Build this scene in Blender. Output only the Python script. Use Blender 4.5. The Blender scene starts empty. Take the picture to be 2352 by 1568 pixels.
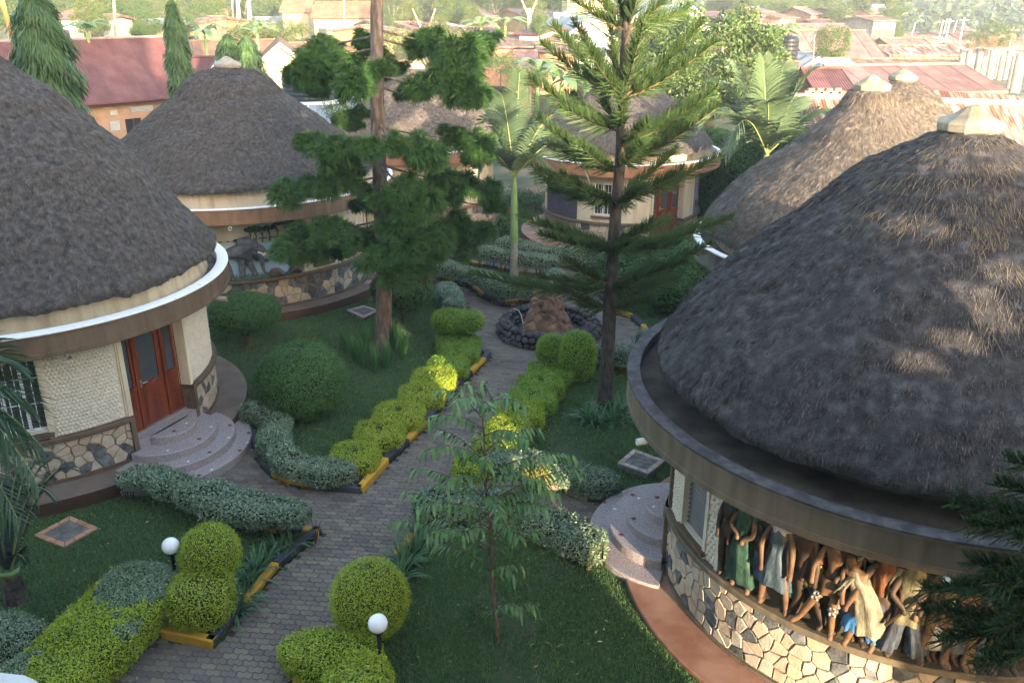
import bpy, math, random
import numpy as np
from mathutils import Vector
PI = math.pi
R_ = math.radians
random.seed(7)
RNG = np.random.default_rng(11)
scn = bpy.context.scene
COL = scn.collection

# ------------------------------------------------------------------ camera
CAM_H = 9.0
FOC = 2000.0 / 2352.0            # focal length / image width
TILT = math.atan(784 / 2000.0)
cd = bpy.data.cameras.new('camera'); cam = bpy.data.objects.new('camera', cd); COL.objects.link(cam)
cd.sensor_width = 36; cd.lens = 36 * FOC; cd.clip_start = .05; cd.clip_end = 4000
cam.location = (0, 0, CAM_H); cam.rotation_euler = (PI / 2 - TILT, 0, 0)
scn.camera = cam
# ------------------------------------------------------------------ light
HAZE = .00075
SUN_EL, SUN_AZ = R_(8.2), (.409, -.9125)
wd = bpy.data.worlds.new('World'); scn.world = wd; wd.use_nodes = True
wn = wd.node_tree; bg = wn.nodes['Background']
sky = wn.nodes.new('ShaderNodeTexSky'); sky.sky_type = 'NISHITA'; sky.sun_disc = False
sky.sun_elevation = SUN_EL; sky.sun_rotation = math.atan2(SUN_AZ[0], SUN_AZ[1]); sky.air_density = 1.0; sky.dust_density = 2.4; sky.ozone_density = 1.0
wn.links.new(sky.outputs[0], bg.inputs[0]); bg.inputs[1].default_value = .15
sl = bpy.data.lights.new('sun', 'SUN'); sl.energy = 2.0; sl.angle = R_(.6); sl.color = (1, .80, .55)
so = bpy.data.objects.new('sun', sl); COL.objects.link(so)
sd = Vector((SUN_AZ[0] * math.cos(SUN_EL), SUN_AZ[1] * math.cos(SUN_EL), math.sin(SUN_EL)))
so.rotation_euler = sd.to_track_quat('Z', 'Y').to_euler(); so.location = (20, -30, 30)
vs = scn.view_settings; vs.view_transform = 'Standard'; vs.look = 'None'; vs.exposure = 3.45; vs.gamma = 1
try: vs.use_curve_mapping = False
except Exception: pass
scn.render.engine = 'CYCLES'

# ------------------------------------------------------------------ survey helper: sight line of the camera to a height / distance
def sight(x, y):
    u = (x - 1176) / 2000.; v = (784 - y) / 2000.
    return (u, math.cos(TILT) + v * math.sin(TILT), -math.sin(TILT) + v * math.cos(TILT))
def at(x, y, z=0.):
    r = sight(x, y); t = (z - CAM_H) / r[2]; return (r[0] * t, r[1] * t)
def atY(x, y, Y):
    r = sight(x, y); t = Y / r[1]; return (r[0] * t, Y, CAM_H + r[2] * t)

# ------------------------------------------------------------------ noise
def _h(i, j, k, s):
    n = (i * 374761393 + j * 668265263 + k * 2147483647 + s * 144665) & 0xffffffff
    n = ((n ^ (n >> 13)) * 1274126177) & 0xffffffff
    return ((n ^ (n >> 16)) & 0xffff) / 65535.0
def vnoise(P, sc=1., seed=0):
    P = np.asarray(P, float) * sc; f = np.floor(P).astype(np.int64); t = P - f; t = t * t * (3 - 2 * t)
    r = 0
    for a in (0, 1):
        for b in (0, 1):
            for c in (0, 1):
                w = (t[:, 0] if a else 1 - t[:, 0]) * (t[:, 1] if b else 1 - t[:, 1]) * (t[:, 2] if c else 1 - t[:, 2])
                r = r + w * _h(f[:, 0] + a, f[:, 1] + b, f[:, 2] + c, seed)
    return r * 2 - 1
def fbm(P, sc=1., o=3, seed=0):
    return sum(vnoise(P, sc * 2 ** i, seed + i) / 2 ** i for i in range(o))
def nrm(a):
    a = np.asarray(a, float); return a / (np.linalg.norm(a, axis=-1, keepdims=True) + 1e-9)

# ------------------------------------------------------------------ mesh builder
class MB:
    def __init__(s): s.V = []; s.n = 0; s.F = []; s.M = []; s.smooth = False
    def add(s, V, Fs, mi=0):
        V = np.asarray(V, float).reshape(-1, 3)
        for F in Fs:
            F = np.asarray(F, np.int64)
            if F.size == 0: continue
            if F.ndim == 1: F = F[None]
            s.F.append(F + s.n); s.M.append(np.full(len(F), mi))
        s.V.append(V); s.n += len(V); return s
    def grid(s, G, mi=0, cu=False, cv=False):        # G (nu,nv,3)
        nu, nv = G.shape[:2]; I = np.arange(nu * nv).reshape(nu, nv)
        a = I; b = np.roll(I, -1, 0); c = np.roll(b, -1, 1); d = np.roll(I, -1, 1)
        if not cu: a, b, c, d = a[:-1], b[:-1], c[:-1], d[:-1]
        if not cv: a, b, c, d = a[:, :-1], b[:, :-1], c[:, :-1], d[:, :-1]
        return s.add(G.reshape(-1, 3), [np.stack([a.ravel(), b.ravel(), c.ravel(), d.ravel()], 1)], mi)
    def box(s, c, d, rz=0, mi=0, fn=None, ch=0.):
        hx, hy, hz = d[0] / 2, d[1] / 2, d[2] / 2
        if ch > 0:
            P = []
            for z, k in ((-hz, 0), (hz - ch, 0), (hz, ch)): P += [(-hx + k, -hy + k, z), (hx - k, -hy + k, z), (hx - k, hy - k, z), (-hx + k, hy - k, z)]
            Fq = [(3, 2, 1, 0), (8, 9, 10, 11)] + [(q * 4 + i, q * 4 + (i + 1) % 4, q * 4 + 4 + (i + 1) % 4, q * 4 + 4 + i) for q in (0, 1) for i in range(4)]
        else:
            P = [(x, y, z) for z in (-hz, hz) for x, y in ((-hx, -hy), (hx, -hy), (hx, hy), (-hx, hy))]
            Fq = [(3, 2, 1, 0), (4, 5, 6, 7), (0, 1, 5, 4), (1, 2, 6, 5), (2, 3, 7, 6), (3, 0, 4, 7)]
        P = np.array(P); cz, sz = math.cos(rz), math.sin(rz)
        P = np.stack([P[:, 0] * cz - P[:, 1] * sz + c[0], P[:, 0] * sz + P[:, 1] * cz + c[1], P[:, 2] + c[2]], 1)
        if fn: P = np.array([fn(*p) for p in P])
        return s.add(P, [np.array(Fq)], mi)
    def prism(s, poly, z0, z1, mi=0, ch=0., fn=None, mside=None):
        p = np.array(poly, float); n = len(p)
        ar = (p[:, 0] * np.roll(p[:, 1], -1) - np.roll(p[:, 0], -1) * p[:, 1]).sum()
        if ar < 0: p = p[::-1]
        rings = [(p, z0)]
        if ch > 0:
            e = nrm(np.roll(p, -1, 0) - p); nn = np.stack([-e[:, 1], e[:, 0]], 1); m = nrm(nn + np.roll(nn, 1, 0))
            rings += [(p, z1 - ch), (p + m * ch, z1)]
        else: rings += [(p, z1)]
        V = np.concatenate([np.c_[q, np.full(n, z)] for q, z in rings])
        if fn: V = np.array([fn(*q) for q in V])
        I = np.arange(n); J = (I + 1) % n
        S = [np.stack([k * n + I, k * n + J, k * n + n + J, k * n + n + I], 1) for k in range(len(rings) - 1)]
        L = (len(rings) - 1) * n
        if mside is None: s.add(V, S + [L + I, I[::-1]], mi)
        else:
            s.add(V, [L + I, I[::-1]], mi); s.n -= len(V); s.V.pop(); s.add(V, S, mside)
        return s
    def tube(s, path, rad, n=8, mi=0, caps=True):
        P = np.array(path, float); k = len(P); rad = np.broadcast_to(np.asarray(rad, float), (k,))
        T = nrm(np.gradient(P, axis=0)); ref = np.array([0, 0, 1.]) if abs(T[0][2]) < .9 else np.array([1., 0, 0])
        U = nrm(np.cross(T, ref)); W = np.cross(T, U); a = np.linspace(0, 2 * PI, n, endpoint=False)
        G = P[:, None] + rad[:, None, None] * (np.cos(a)[None, :, None] * U[:, None] + np.sin(a)[None, :, None] * W[:, None])
        s.grid(G, mi, False, True)
        if caps:
            s.add(G[0], [np.arange(n)], mi); s.add(G[-1], [np.arange(n)[::-1]], mi)
        return s
    def lathe(s, prof, c=(0, 0), n=48, a0=0, a1=360, mi=0, closed=False, ends=True):
        full = abs(a1 - a0) >= 359.9
        a = np.radians(np.linspace(a0, a1, n, endpoint=not full)); p = np.array(prof, float)
        G = np.stack([c[0] + p[None, :, 0] * np.cos(a)[:, None], c[1] + p[None, :, 0] * np.sin(a)[:, None], np.broadcast_to(p[None, :, 1], (len(a), len(p)))], 2)
        s.grid(G, mi, full, closed)
        if closed and not full and ends:
            m = len(p); s.add(G[0], [np.arange(m)], mi); s.add(G[-1], [np.arange(m)[::-1]], mi)
        return s
    def arc(s, c, r0, r1, z0, z1, a0=0, a1=360, mi=0, n=None):
        n = n or max(3, int(abs(a1 - a0) / 360 * 96) + 2)
        return s.lathe([(r0, z0), (r1, z0), (r1, z1), (r0, z1)], c, n, a0, a1, mi, True)
    def ball(s, c, r, nu=16, nv=10, mi=0, disp=None, fn=None):
        r = np.broadcast_to(np.asarray(r, float), (3,))
        th = np.linspace(0, 2 * PI, nu, endpoint=False)[:, None]; ph = np.linspace(.001, PI - .001, nv)[None]
        G = np.stack([np.cos(th) * np.sin(ph), np.sin(th) * np.sin(ph), np.broadcast_to(np.cos(ph), (nu, nv))], 2)
        if disp is not None: G = G * (1 + disp(G.reshape(-1, 3)).reshape(nu, nv, 1))
        G = G * r + np.array(c)
        if fn: G = np.array([fn(*q) for q in G.reshape(-1, 3)]).reshape(nu, nv, 3)
        return s.grid(G[:, ::-1], mi, True, False)
    def cards(s, P, D, N, L, W, mi=0, fold=.12):      # leaf-shaped quads
        n = len(P); D = nrm(D); S = nrm(np.cross(D, N)); N = nrm(np.cross(S, D))
        L = np.broadcast_to(L, (n,))[:, None]; W = np.broadcast_to(W, (n,))[:, None]
        m = P + D * L * .45
        V = np.stack([P, m + S * W * .5 + N * W * fold, P + D * L, m - S * W * .5 + N * W * fold], 1)
        return s.add(V.reshape(-1, 3), [np.arange(n * 4).reshape(n, 4)], mi)
    def strips(s, C, S, W, mi=0):                      # C (n,k,3) centre lines, S (n,3) or (n,k,3) side, W (k,) or (n,k)
        n, k = C.shape[:2]; S = nrm(S)
        if S.ndim == 2: S = S[:, None]
        W = np.broadcast_to(W, (n, k))[..., None] * .5
        V = np.stack([C - S * W, C + S * W], 2).reshape(n, k * 2, 3)
        b = (np.arange(n) * k * 2)[:, None] + (np.arange(k - 1) * 2)[None]
        F = np.stack([b, b + 1, b + 3, b + 2], 2).reshape(-1, 4)
        return s.add(V.reshape(-1, 3), [F], mi)
    def mesh(s, name, mats, org=(0, 0, 0)):
        V = np.concatenate(s.V) - np.array(org, float)
        me = bpy.data.meshes.new(name); me.vertices.add(len(V)); me.vertices.foreach_set('co', V.astype(np.float32).ravel())
        lt = np.concatenate([np.full(len(F), F.shape[1]) for F in s.F]); lv = np.concatenate([F.ravel() for F in s.F]); mi = np.concatenate(s.M)
        me.loops.add(len(lv)); me.polygons.add(len(lt))
        me.loops.foreach_set('vertex_index', lv.astype(np.int32))
        ls = np.concatenate([[0], np.cumsum(lt)[:-1]]); me.polygons.foreach_set('loop_start', ls.astype(np.int32))
        try: me.polygons.foreach_set('loop_total', lt.astype(np.int32))
        except Exception: pass
        if not isinstance(mats, (list, tuple)): mats = [mats]
        for m in mats: me.materials.append(m)
        me.polygons.foreach_set('material_index', mi.astype(np.int32))
        me.polygons.foreach_set('use_smooth', np.full(len(lt), s.smooth))
        me.update(calc_edges=True); return me

WORG = {}
def setp(o, label=None, cat=None, group=None, kind=None):
    if label: o['label'] = label
    if cat: o['category'] = cat
    if group: o['group'] = group
    if kind: o['kind'] = kind
    return o
def thing(name, label, cat, loc=(0, 0, 0), group=None, kind=None):
    o = bpy.data.objects.new(name, None); COL.objects.link(o); o.location = loc; o.empty_display_size = .2
    WORG[o] = Vector(loc); return setp(o, label, cat, group, kind)
def put(name, me, parent=None, loc=(0, 0, 0), rot=(0, 0, 0), sc=1, label=None, cat=None, group=None, kind=None):
    o = bpy.data.objects.new(name, me); COL.objects.link(o)
    l = Vector(loc)
    if parent is not None: o.parent = parent; l = l - WORG[parent]
    o.location = l; o.rotation_euler = rot; o.scale = (sc, sc, sc) if isinstance(sc, (int, float)) else sc
    WORG[o] = Vector(loc); return setp(o, label, cat, group, kind)
def build(name, mb, mats, parent=None, label=None, cat=None, group=None, kind=None, org=None):
    org = tuple(WORG[parent]) if parent is not None else (org or (0, 0, 0))
    return put(name, mb.mesh(name, mats, org), parent, org, label=label, cat=cat, group=group, kind=kind)

# ------------------------------------------------------------------ materials
MATS = {}
def mat(name, c1, c2=None, sc=5., rough=.85, bump=0., bsc=30., isl=0., objr=0., metal=0., spec=.3, transl=0., stretch=(1, 1, 1), c3=None, isc=None, detail=5, tex='noise', bdist=.02, lo=.35, hi=.65):
    m = bpy.data.materials.new(name); m.use_nodes = True; nt = m.node_tree; N = nt.nodes; L = nt.links
    b = N['Principled BSDF']; b.inputs['Roughness'].default_value = rough; b.inputs['Metallic'].default_value = metal
    b.inputs['Specular IOR Level'].default_value = spec
    rgb = lambda c: (c[0], c[1], c[2], 1)
    tc = N.new('ShaderNodeTexCoord'); mp = N.new('ShaderNodeMapping'); mp.inputs['Scale'].default_value = stretch
    L.new(tc.outputs['Object'], mp.inputs[0])
    out = None
    if c2 is not None:
        if tex == 'voronoi':
            t = N.new('ShaderNodeTexVoronoi'); t.inputs['Scale'].default_value = sc; fo = t.outputs['Distance']
        elif tex == 'wave':
            t = N.new('ShaderNodeTexWave'); t.inputs['Scale'].default_value = sc; t.inputs['Distortion'].default_value = 2; fo = t.outputs['Fac']
        else:
            t = N.new('ShaderNodeTexNoise'); t.inputs['Scale'].default_value = sc; t.inputs['Detail'].default_value = detail; fo = t.outputs['Fac']
        L.new(mp.outputs[0], t.inputs['Vector'])
        cr = N.new('ShaderNodeValToRGB'); L.new(fo, cr.inputs[0]); e = cr.color_ramp.elements
        e[0].position = lo; e[0].color = rgb(c1); e[1].position = hi; e[1].color = rgb(c2)
        if c3: x = e.new((lo + hi) / 2 + .01); x.color = rgb(c3)
        out = cr.outputs[0]
    else:
        r = N.new('ShaderNodeRGB'); r.outputs[0].default_value = rgb(c1); out = r.outputs[0]
    if isl or objr:
        if isl:
            g = N.new('ShaderNodeNewGeometry'); src = g.outputs['Random Per Island']
        if objr:
            oi = N.new('ShaderNodeObjectInfo')
            if isl:
                ad = N.new('ShaderNodeMath'); ad.operation = 'ADD'; L.new(src, ad.inputs[0]); L.new(oi.outputs['Random'], ad.inputs[1])
                fr = N.new('ShaderNodeMath'); fr.operation = 'FRACT'; L.new(ad.outputs[0], fr.inputs[0]); src = fr.outputs[0]
            else: src = oi.outputs['Random']
        k = isl or objr
        if isc:
            cr2 = N.new('ShaderNodeValToRGB'); L.new(src, cr2.inputs[0]); e = cr2.color_ramp.elements
            e[0].position = 0; e[0].color = rgb(isc[0]); e[1].position = 1; e[1].color = rgb(isc[-1])
            for q, cc in enumerate(isc[1:-1]): x = e.new((q + 1) / (len(isc) - 1)); x.color = rgb(cc)
            mx = N.new('ShaderNodeMix'); mx.data_type = 'RGBA'; mx.inputs[0].default_value = k
            L.new(out, mx.inputs[6]); L.new(cr2.outputs[0], mx.inputs[7]); out = mx.outputs[2]
        else:
            mr = N.new('ShaderNodeMapRange'); mr.inputs[3].default_value = 1 - k; mr.inputs[4].default_value = 1 + k; L.new(src, mr.inputs[0])
            hs = N.new('ShaderNodeHueSaturation'); L.new(out, hs.inputs['Color']); L.new(mr.outputs[0], hs.inputs['Value']); out = hs.outputs[0]
    L.new(out, b.inputs['Base Color'])
    if bump:
        t = N.new('ShaderNodeTexNoise'); t.inputs['Scale'].default_value = bsc; t.inputs['Detail'].default_value = 4; L.new(mp.outputs[0], t.inputs['Vector'])
        bp = N.new('ShaderNodeBump'); bp.inputs['Strength'].default_value = bump; bp.inputs['Distance'].default_value = bdist; L.new(t.outputs['Fac'], bp.inputs['Height']); L.new(bp.outputs[0], b.inputs['Normal'])
    if transl:
        tr = N.new('ShaderNodeBsdfTranslucent'); L.new(out, tr.inputs[0]); ms = N.new('ShaderNodeMixShader'); ms.inputs[0].default_value = transl
        L.new(b.outputs[0], ms.inputs[1]); L.new(tr.outputs[0], ms.inputs[2]); L.new(ms.outputs[0], N['Material Output'].inputs[0])
    MATS[name] = m; return m
def leafmat(name, c1, c2, isc=None, rough=.45, transl=.25, sc=1.5, k=.35, spec=.4):
    return mat(name, c1, c2, sc=sc, rough=rough, isl=.5 if isc else k, objr=0, transl=transl, spec=spec, isc=isc)

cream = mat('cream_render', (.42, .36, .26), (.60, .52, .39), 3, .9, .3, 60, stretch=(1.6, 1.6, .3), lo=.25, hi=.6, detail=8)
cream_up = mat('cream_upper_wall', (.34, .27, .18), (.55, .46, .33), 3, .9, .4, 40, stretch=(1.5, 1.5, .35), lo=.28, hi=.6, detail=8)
scallop_m = mat('scalloped_render', (.50, .45, .36), (.58, .52, .43), 8, .9, .2, 80)
brown = mat('brown_paint', (.085, .055, .035), (.14, .095, .062), 4, .6, .2, 50, stretch=(1.5, 1.5, .35), lo=.3, hi=.7, detail=8)
brownF = mat('olive_brown_paint', (.085, .066, .043), (.145, .115, .08), 4, .75, .25, 50, stretch=(1.5, 1.5, .3), lo=.3, hi=.7, detail=8)
brownB = mat('tan_brown_paint', (.17, .10, .06), (.25, .155, .095), 4, .65, .2, 50, stretch=(1.5, 1.5, .3), lo=.3, hi=.7, detail=8)
terra_f = mat('terracotta_fascia', (.24, .115, .065), (.30, .15, .09), 3, .6, .15, 50)
whitep = mat('white_rim_paint', (.40, .40, .40), (.80, .81, .83), 7, .6, .2, 40, lo=.22, hi=.40)
whitew = mat('worn_white_paint', (.34, .33, .34), (.75, .76, .78), 22, .7, .3, 40, lo=.30, hi=.42)
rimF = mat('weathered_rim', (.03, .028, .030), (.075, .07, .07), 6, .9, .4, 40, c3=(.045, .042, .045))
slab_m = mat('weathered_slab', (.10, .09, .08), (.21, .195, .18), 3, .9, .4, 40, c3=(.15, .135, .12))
slabF = mat('dark_slab_and_shade', (.028, .022, .018), (.075, .06, .045), 2, .9, .4, 30)  # dark slab colour; as upper wall it paints the shade under the thatch
slabD = mat('sandy_slab', (.35, .24, .15), (.48, .36, .24), 3, .9, .4, 30)
apr_b = mat('brown_apron', (.12, .085, .065), (.16, .12, .095), 2, .7, .2, 40)
apr_side = mat('dark_brown_riser', (.055, .03, .016), (.07, .04, .022), 2, .6, .2, 40)
apr_t = mat('terracotta_apron', (.19, .085, .05), (.27, .15, .10), 2.5, .6, .2, 40)
terrazzo = mat('grey_pink_terrazzo', (.19, .16, .16), (.33, .285, .285), 55, .55, .1, 60, lo=.42, hi=.58)
chip_r = mat('red_tile_chip', (.12, .03, .022)); chip_w = mat('white_tile_chip', (.62, .62, .64))
mortar = mat('tan_mortar', (.17, .13, .085), (.26, .20, .14), 12, .95, .5, 60)
stone_l = mat('sandstone', (.36, .27, .18), (.52, .44, .33), 6, .8, .6, 30, objr=.55, isc=[(.44, .36, .26), (.34, .24, .17), (.42, .38, .33), (.28, .21, .16), (.38, .33, .26)])
stone_d = mat('dark_slate_stone', (.06, .064, .07), (.14, .145, .15), 8, .8, .7, 25, objr=.4)
wood = mat('red_brown_wood', (.10, .020, .008), (.185, .042, .015), 4, .35, .25, 25, stretch=(1, 1, .2), spec=.5)
wood_d = mat('dark_wood', (.06, .018, .01), (.09, .03, .015), 5, .4, .2, 25, stretch=(1, 1, .2))
glass = mat('window_glass', (.04, .045, .05), (.07, .08, .09), 1, .12, spec=.4)
curtain = mat('grey_curtain', (.15, .16, .17), (.24, .25, .26), 9, .9, stretch=(6, 6, .2))
metal_w = mat('white_metal', (.70, .72, .74), rough=.4)
metal_s = mat('steel', (.5, .5, .5), rough=.3, metal=.8)
pvc = mat('pvc_pipe', (.62, .62, .60), (.70, .70, .68), 5, .4)
pvc_b = mat('grey_brown_pipe', (.25, .2, .16), rough=.5)
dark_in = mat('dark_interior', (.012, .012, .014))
capm = mat('cement_cap', (.22, .195, .16), (.32, .285, .23), 6, .9, .4, 30)
capF = mat('stained_cement_cap', (.15, .135, .095), (.30, .265, .20), 4, .9, .5, 30)
thatch_b = mat('thatch_mass', (.04, .034, .031), (.15, .13, .12), 9, .95, 1., 60, c3=(.085, .073, .07), bdist=.06, lo=.3, hi=.7)
thatch_o = mat('brown_thatch_mass', (.06, .045, .035), (.24, .20, .17), 9, .95, 1., 60, c3=(.13, .105, .085), bdist=.06, lo=.3, hi=.7)
def straw(name, cs): return mat(name, cs[0], cs[-1], 8., .8, isl=.5, isc=cs, spec=.2)
straw_a = straw('grey_straw', [(.035, .030, .027), (.125, .105, .092), (.045, .038, .034), (.26, .225, .20), (.06, .05, .045), (.15, .13, .115)])
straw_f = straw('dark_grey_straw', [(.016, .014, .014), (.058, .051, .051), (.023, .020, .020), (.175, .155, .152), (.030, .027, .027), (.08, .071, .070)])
straw_n = straw('pale_new_straw', [(.10, .08, .055), (.26, .20, .13), (.15, .12, .09), (.33, .27, .18), (.08, .065, .05)])
straw_o = straw('brown_straw', [(.085, .07, .06), (.21, .185, .165), (.12, .10, .085), (.31, .28, .26), (.07, .057, .05)])
# ------------------------------------------------------------------ terrain and ground
def tz(x, y):
    x = np.asarray(x, float); y = np.asarray(y, float)
    side = 1 / (1 + np.exp((x - 8) / 10.))
    t = np.clip(y - 48, 0, None)
    a = side * .062 * np.minimum(t, 260) + (1 - side) * .004 * t
    far = np.clip((y - 420) / 500., 0, 1); far = far * far * (3 - 2 * far)
    dip = np.exp(-((x / np.maximum(y, 1) - .50) / .05) ** 2)
    return a + far * (34 + 10 * np.sin(x * .006 + 1) + 6 * np.sin(x * .017)) * (1 - .35 * side) * (1 - .97 * dip) - .09
def tzf(x, y): return float(tz(x, y))
ground_m = mat('dry_earth_and_grass', (.035, .05, .018), (.20, .13, .08), .35, .95, .5, 8, c3=(.10, .09, .045), detail=8)
xs = np.concatenate([np.linspace(-700, -60, 24), np.linspace(-55, 60, 60), np.linspace(66, 900, 28)])
ys = np.concatenate([np.linspace(-60, 46, 12), np.linspace(50, 130, 30), np.linspace(140, 1600, 60)])
X, Y = np.meshgrid(xs, ys, indexing='ij')
g = MB(); g.smooth = True; g.grid(np.stack([X, Y, tz(X, Y)], 2))
build('ground', g, ground_m, kind='structure')

AC, BC, CC, DC, EC, FC = (-10.5, 17.8), (-9.0, 28.8), (-3.95, 37.0), (4.35, 34.6), (8.2, 20.6), (6.25, 12.15)
HUTR = [(AC, 4.33), (BC, 4.85), (CC, 3.9), (DC, 3.95), (EC, 3.9), (FC, 4.35)]
FOUN = (1.06, 23.7)
def P_(*l): return [at(*q) for q in l]
BEDS = {
 'front_left': P_((740,1225),(643,1308),(567,1400),(493,1490),(370,1465),(290,1530),(230,1568)) + [(-7.6,6.6),(-18,6.6),(-18,17),AC] + P_((330,1122),(357,1141),(457,1149),(520,1189),(615,1218),(700,1222)),
 'upper_left': P_((547,979),(575,1005),(590,1045),(597,1072),(623,1098),(670,1118),(720,1125),(831,1135),(894,1065),(941,1022),(981,979),(1017,936),(1050,896),(1086,863),(1117,833),(1127,816),(1104,812),(1085,770),(1086,740),(1072,702),(1050,668),(1010,650),(960,645),(885,655)) + [(-5.2,28.5),BC,(-14,24),(-15,20),AC],
 'palm': P_((1001,641),(1044,651),(1084,666),(1106,686),(1156,704),(1212,696),(1265,684),(1290,655),(1297,636),(1290,625),(1217,631),(1162,623),(1113,613),(1068,604),(1030,592),(1005,589)),
 'far_right': P_((1330,610),(1345,640),(1375,680),(1406,720),(1448,733),(1471,753),(1482,775)) + [(4.6,23.0),(5.5,21.5),(8,20.6),(12,24),(12,30),(2.9,29.6)],
 'middle_right': [(-1.07,15.35),(.82,21.0),(1.4,21.35)] + P_((1347,836),(1397,844),(1450,853)) + [(4.4,20.3),(6.25,16),FC,(2.3,14.3)] + P_((1351,1152),(1297,1132)) + [(-.6,14.9),(-1.0,15.05)],
 'front_right': [(-1.64,13.95),(-2.04,12.63),(-3.02,9.74),(-3.7,7.6),(-4.1,6.4),(9,6.4),FC,(2.0,12.47),(1.85,12.75),(1.2,13.15),(0,13.62)],
 'back': [(-6.5,36.5),(-3.6,34.9),(-1.6,33.2),(0,32.3),(1.5,31.6),(2.6,31.2),(9,31.2),(13,36),(12,42),(-9,43)],
}
def inpoly(px, py, poly):
    px = np.asarray(px); py = np.asarray(py); r = np.zeros(px.shape, bool); n = len(poly)
    for i in range(n):
        x1, y1 = poly[i]; x2, y2 = poly[i - 1]
        c = ((y1 > py) != (y2 > py)); r ^= c & (px < (x2 - x1) * (py - y1) / ((y2 - y1) or 1e-9) + x1)
    return r
lawn_m = mat('lawn_soil', (.024, .045, .015), (.06, .048, .028), 5.5, .95, .6, 30, c3=(.032, .052, .018), detail=6, lo=.35, hi=.70)
grass_m = leafmat('grass_blade', (.035, .085, .028), (.055, .12, .035), isc=[(.065, .16, .05), (.14, .26, .08), (.24, .32, .12), (.09, .20, .065)], sc=.8, transl=.15)
lawns = {}
for k, poly in BEDS.items():
    m = MB(); m.prism(poly, -.05, .055)
    lawns[k] = build('lawn', m, lawn_m, label=None, kind='structure')
# grass blades
def grass(name, poly, dens, h, seed):
    r = np.random.default_rng(seed); p = np.array(poly); lo, hi = p.min(0), p.max(0)
    n = int((hi - lo).prod() * dens); q = r.uniform(lo, hi, (n, 2)); q = q[inpoly(q[:, 0], q[:, 1], poly)]
    for c, R in HUTR: q = q[np.hypot(q[:, 0] - c[0], q[:, 1] - c[1]) > R - .02]
    d = q[:, 1] * math.cos(TILT) + CAM_H * math.sin(TILT); q = q[(np.abs(q[:, 0]) < d * .66)]
    w = fbm(np.c_[q, np.zeros(len(q))], .9, 3, 5); q = q[(w > -.52 + r.uniform(-.45, .45, len(q)))]
    n = len(q); a = r.uniform(0, 2 * PI, n); hh = h * r.uniform(.5, 1.3, n)
    P = np.c_[q, np.full(n, .05)]; lean = r.uniform(.1, .9, n); D = np.stack([np.cos(a) * lean, np.sin(a) * lean, np.ones(n)], 1)
    D = nrm(D); b = r.uniform(0, 2 * PI, n); S = np.stack([np.cos(b), np.sin(b), 0 * b], 1) * (.006 + .004 * r.random(n))[:, None]
    V = np.stack([P - S, P + S, P + D * hh[:, None]], 1); m = MB(); m.add(V.reshape(-1, 3), [np.arange(n * 3).reshape(n, 3)])
    return build(name, m, grass_m, label='short dark green lawn grass', cat='grass', kind='stuff')
grass('grass', [(-3.9, 7), (4.5, 7.2), (4.5, 12), (2.0, 12.6), (0, 13.6), (-1.64, 13.9), (-3.0, 9.8)], 5200, .05, 1)
grass('grass', BEDS['front_left'], 3800, .05, 2)
grass('grass', BEDS['upper_left'], 2300, .055, 3)
grass('grass', BEDS['middle_right'], 3000, .055, 4)
grass('grass', BEDS['palm'], 1500, .06, 5)
grass('grass', BEDS['far_right'], 900, .06, 6)
grass('grass', BEDS['back'], 900, .06, 7)

# ------------------------------------------------------------------ paved path
joint_m = mat('path_bedding', (.02, .018, .016), (.05, .045, .04), 6, .95, .4, 40)
paver_m = mat('concrete_paver', (.075, .064, .062), (.165, .14, .125), 1.1, .85, .5, 120, isl=.6, objr=1, isc=[(.095, .078, .070), (.175, .14, .095), (.11, .09, .08), (.21, .17, .115), (.135, .11, .092), (.08, .068, .060)])
m = MB(); m.prism([(-9, 6), (9, 6), (13, 42), (-14, 42)], -.07, -.012)
path = build('path', m, joint_m, kind='structure')
LP, WP = .235, .118
def paver_mesh():
    a = .016; b = .012; t = .0035
    bot = [(0, 0), (LP / 8, a), (3 * LP / 8, -a), (LP / 2, 0), (5 * LP / 8, a), (7 * LP / 8, -a)]
    o = [(x, y) for x, y in bot] + [(LP, 0), (LP + b, WP / 2)] + [(x, y + WP) for x, y in ([(LP, 0)] + bot[:0:-1])] + [(0, WP), (b, WP / 2)]
    c = np.array([LP / 2, WP / 2]); o = np.array(o); o = c + (o - c) * (1 - np.array([.03, .055]))
    mb = MB(); mb.prism(o - c, -.03, 0, 0, .006); return mb
pm = paver_mesh(); pmesh = pm.mesh('paver', paver_m)
ang = math.atan2(.313, .95)                                     # courses run across the main path
cells = []
ca, sa = math.cos(-.10), math.sin(-.10)
for j in range(-20, 245):
    for i in range(-60, 70):
        u = (i + .5 * (j % 2)) * LP; v = j * WP
        cells.append((u * ca - v * sa, 7 + u * sa + v * ca))
cells = np.array(cells); cx, cy = cells[:, 0], cells[:, 1]
ok = inpoly(cx, cy, [(-8.0, 6.8), (5, 6.8), (6.5, 22), (6.0, 33.5), (-7, 34)])
for k, poly in BEDS.items():
    ok &= ~inpoly(cx, cy, poly)
for c, R in HUTR: ok &= np.hypot(cx - c[0], cy - c[1]) > R - .05
ok &= np.hypot(cx - FOUN[0], cy - FOUN[1]) > 1.35
dp = cy * math.cos(TILT) + CAM_H * math.sin(TILT); ok &= np.abs(cx) < dp * .63
cells = cells[ok]; cells = cells[np.argsort(np.hypot(cells[:, 0], cells[:, 1]))]
rr = np.random.default_rng(3); vis = (cells[:, 1] > 9.0)
near = cells[vis][:300]; rest = np.concatenate([cells[~vis], cells[vis][300:]])
for x, y in near:
    put('paver', pmesh, path, (x, y, .006 * rr.random()), (rr.normal(0, .006), rr.normal(0, .006), -.10 + rr.normal(0, .008)))
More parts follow.
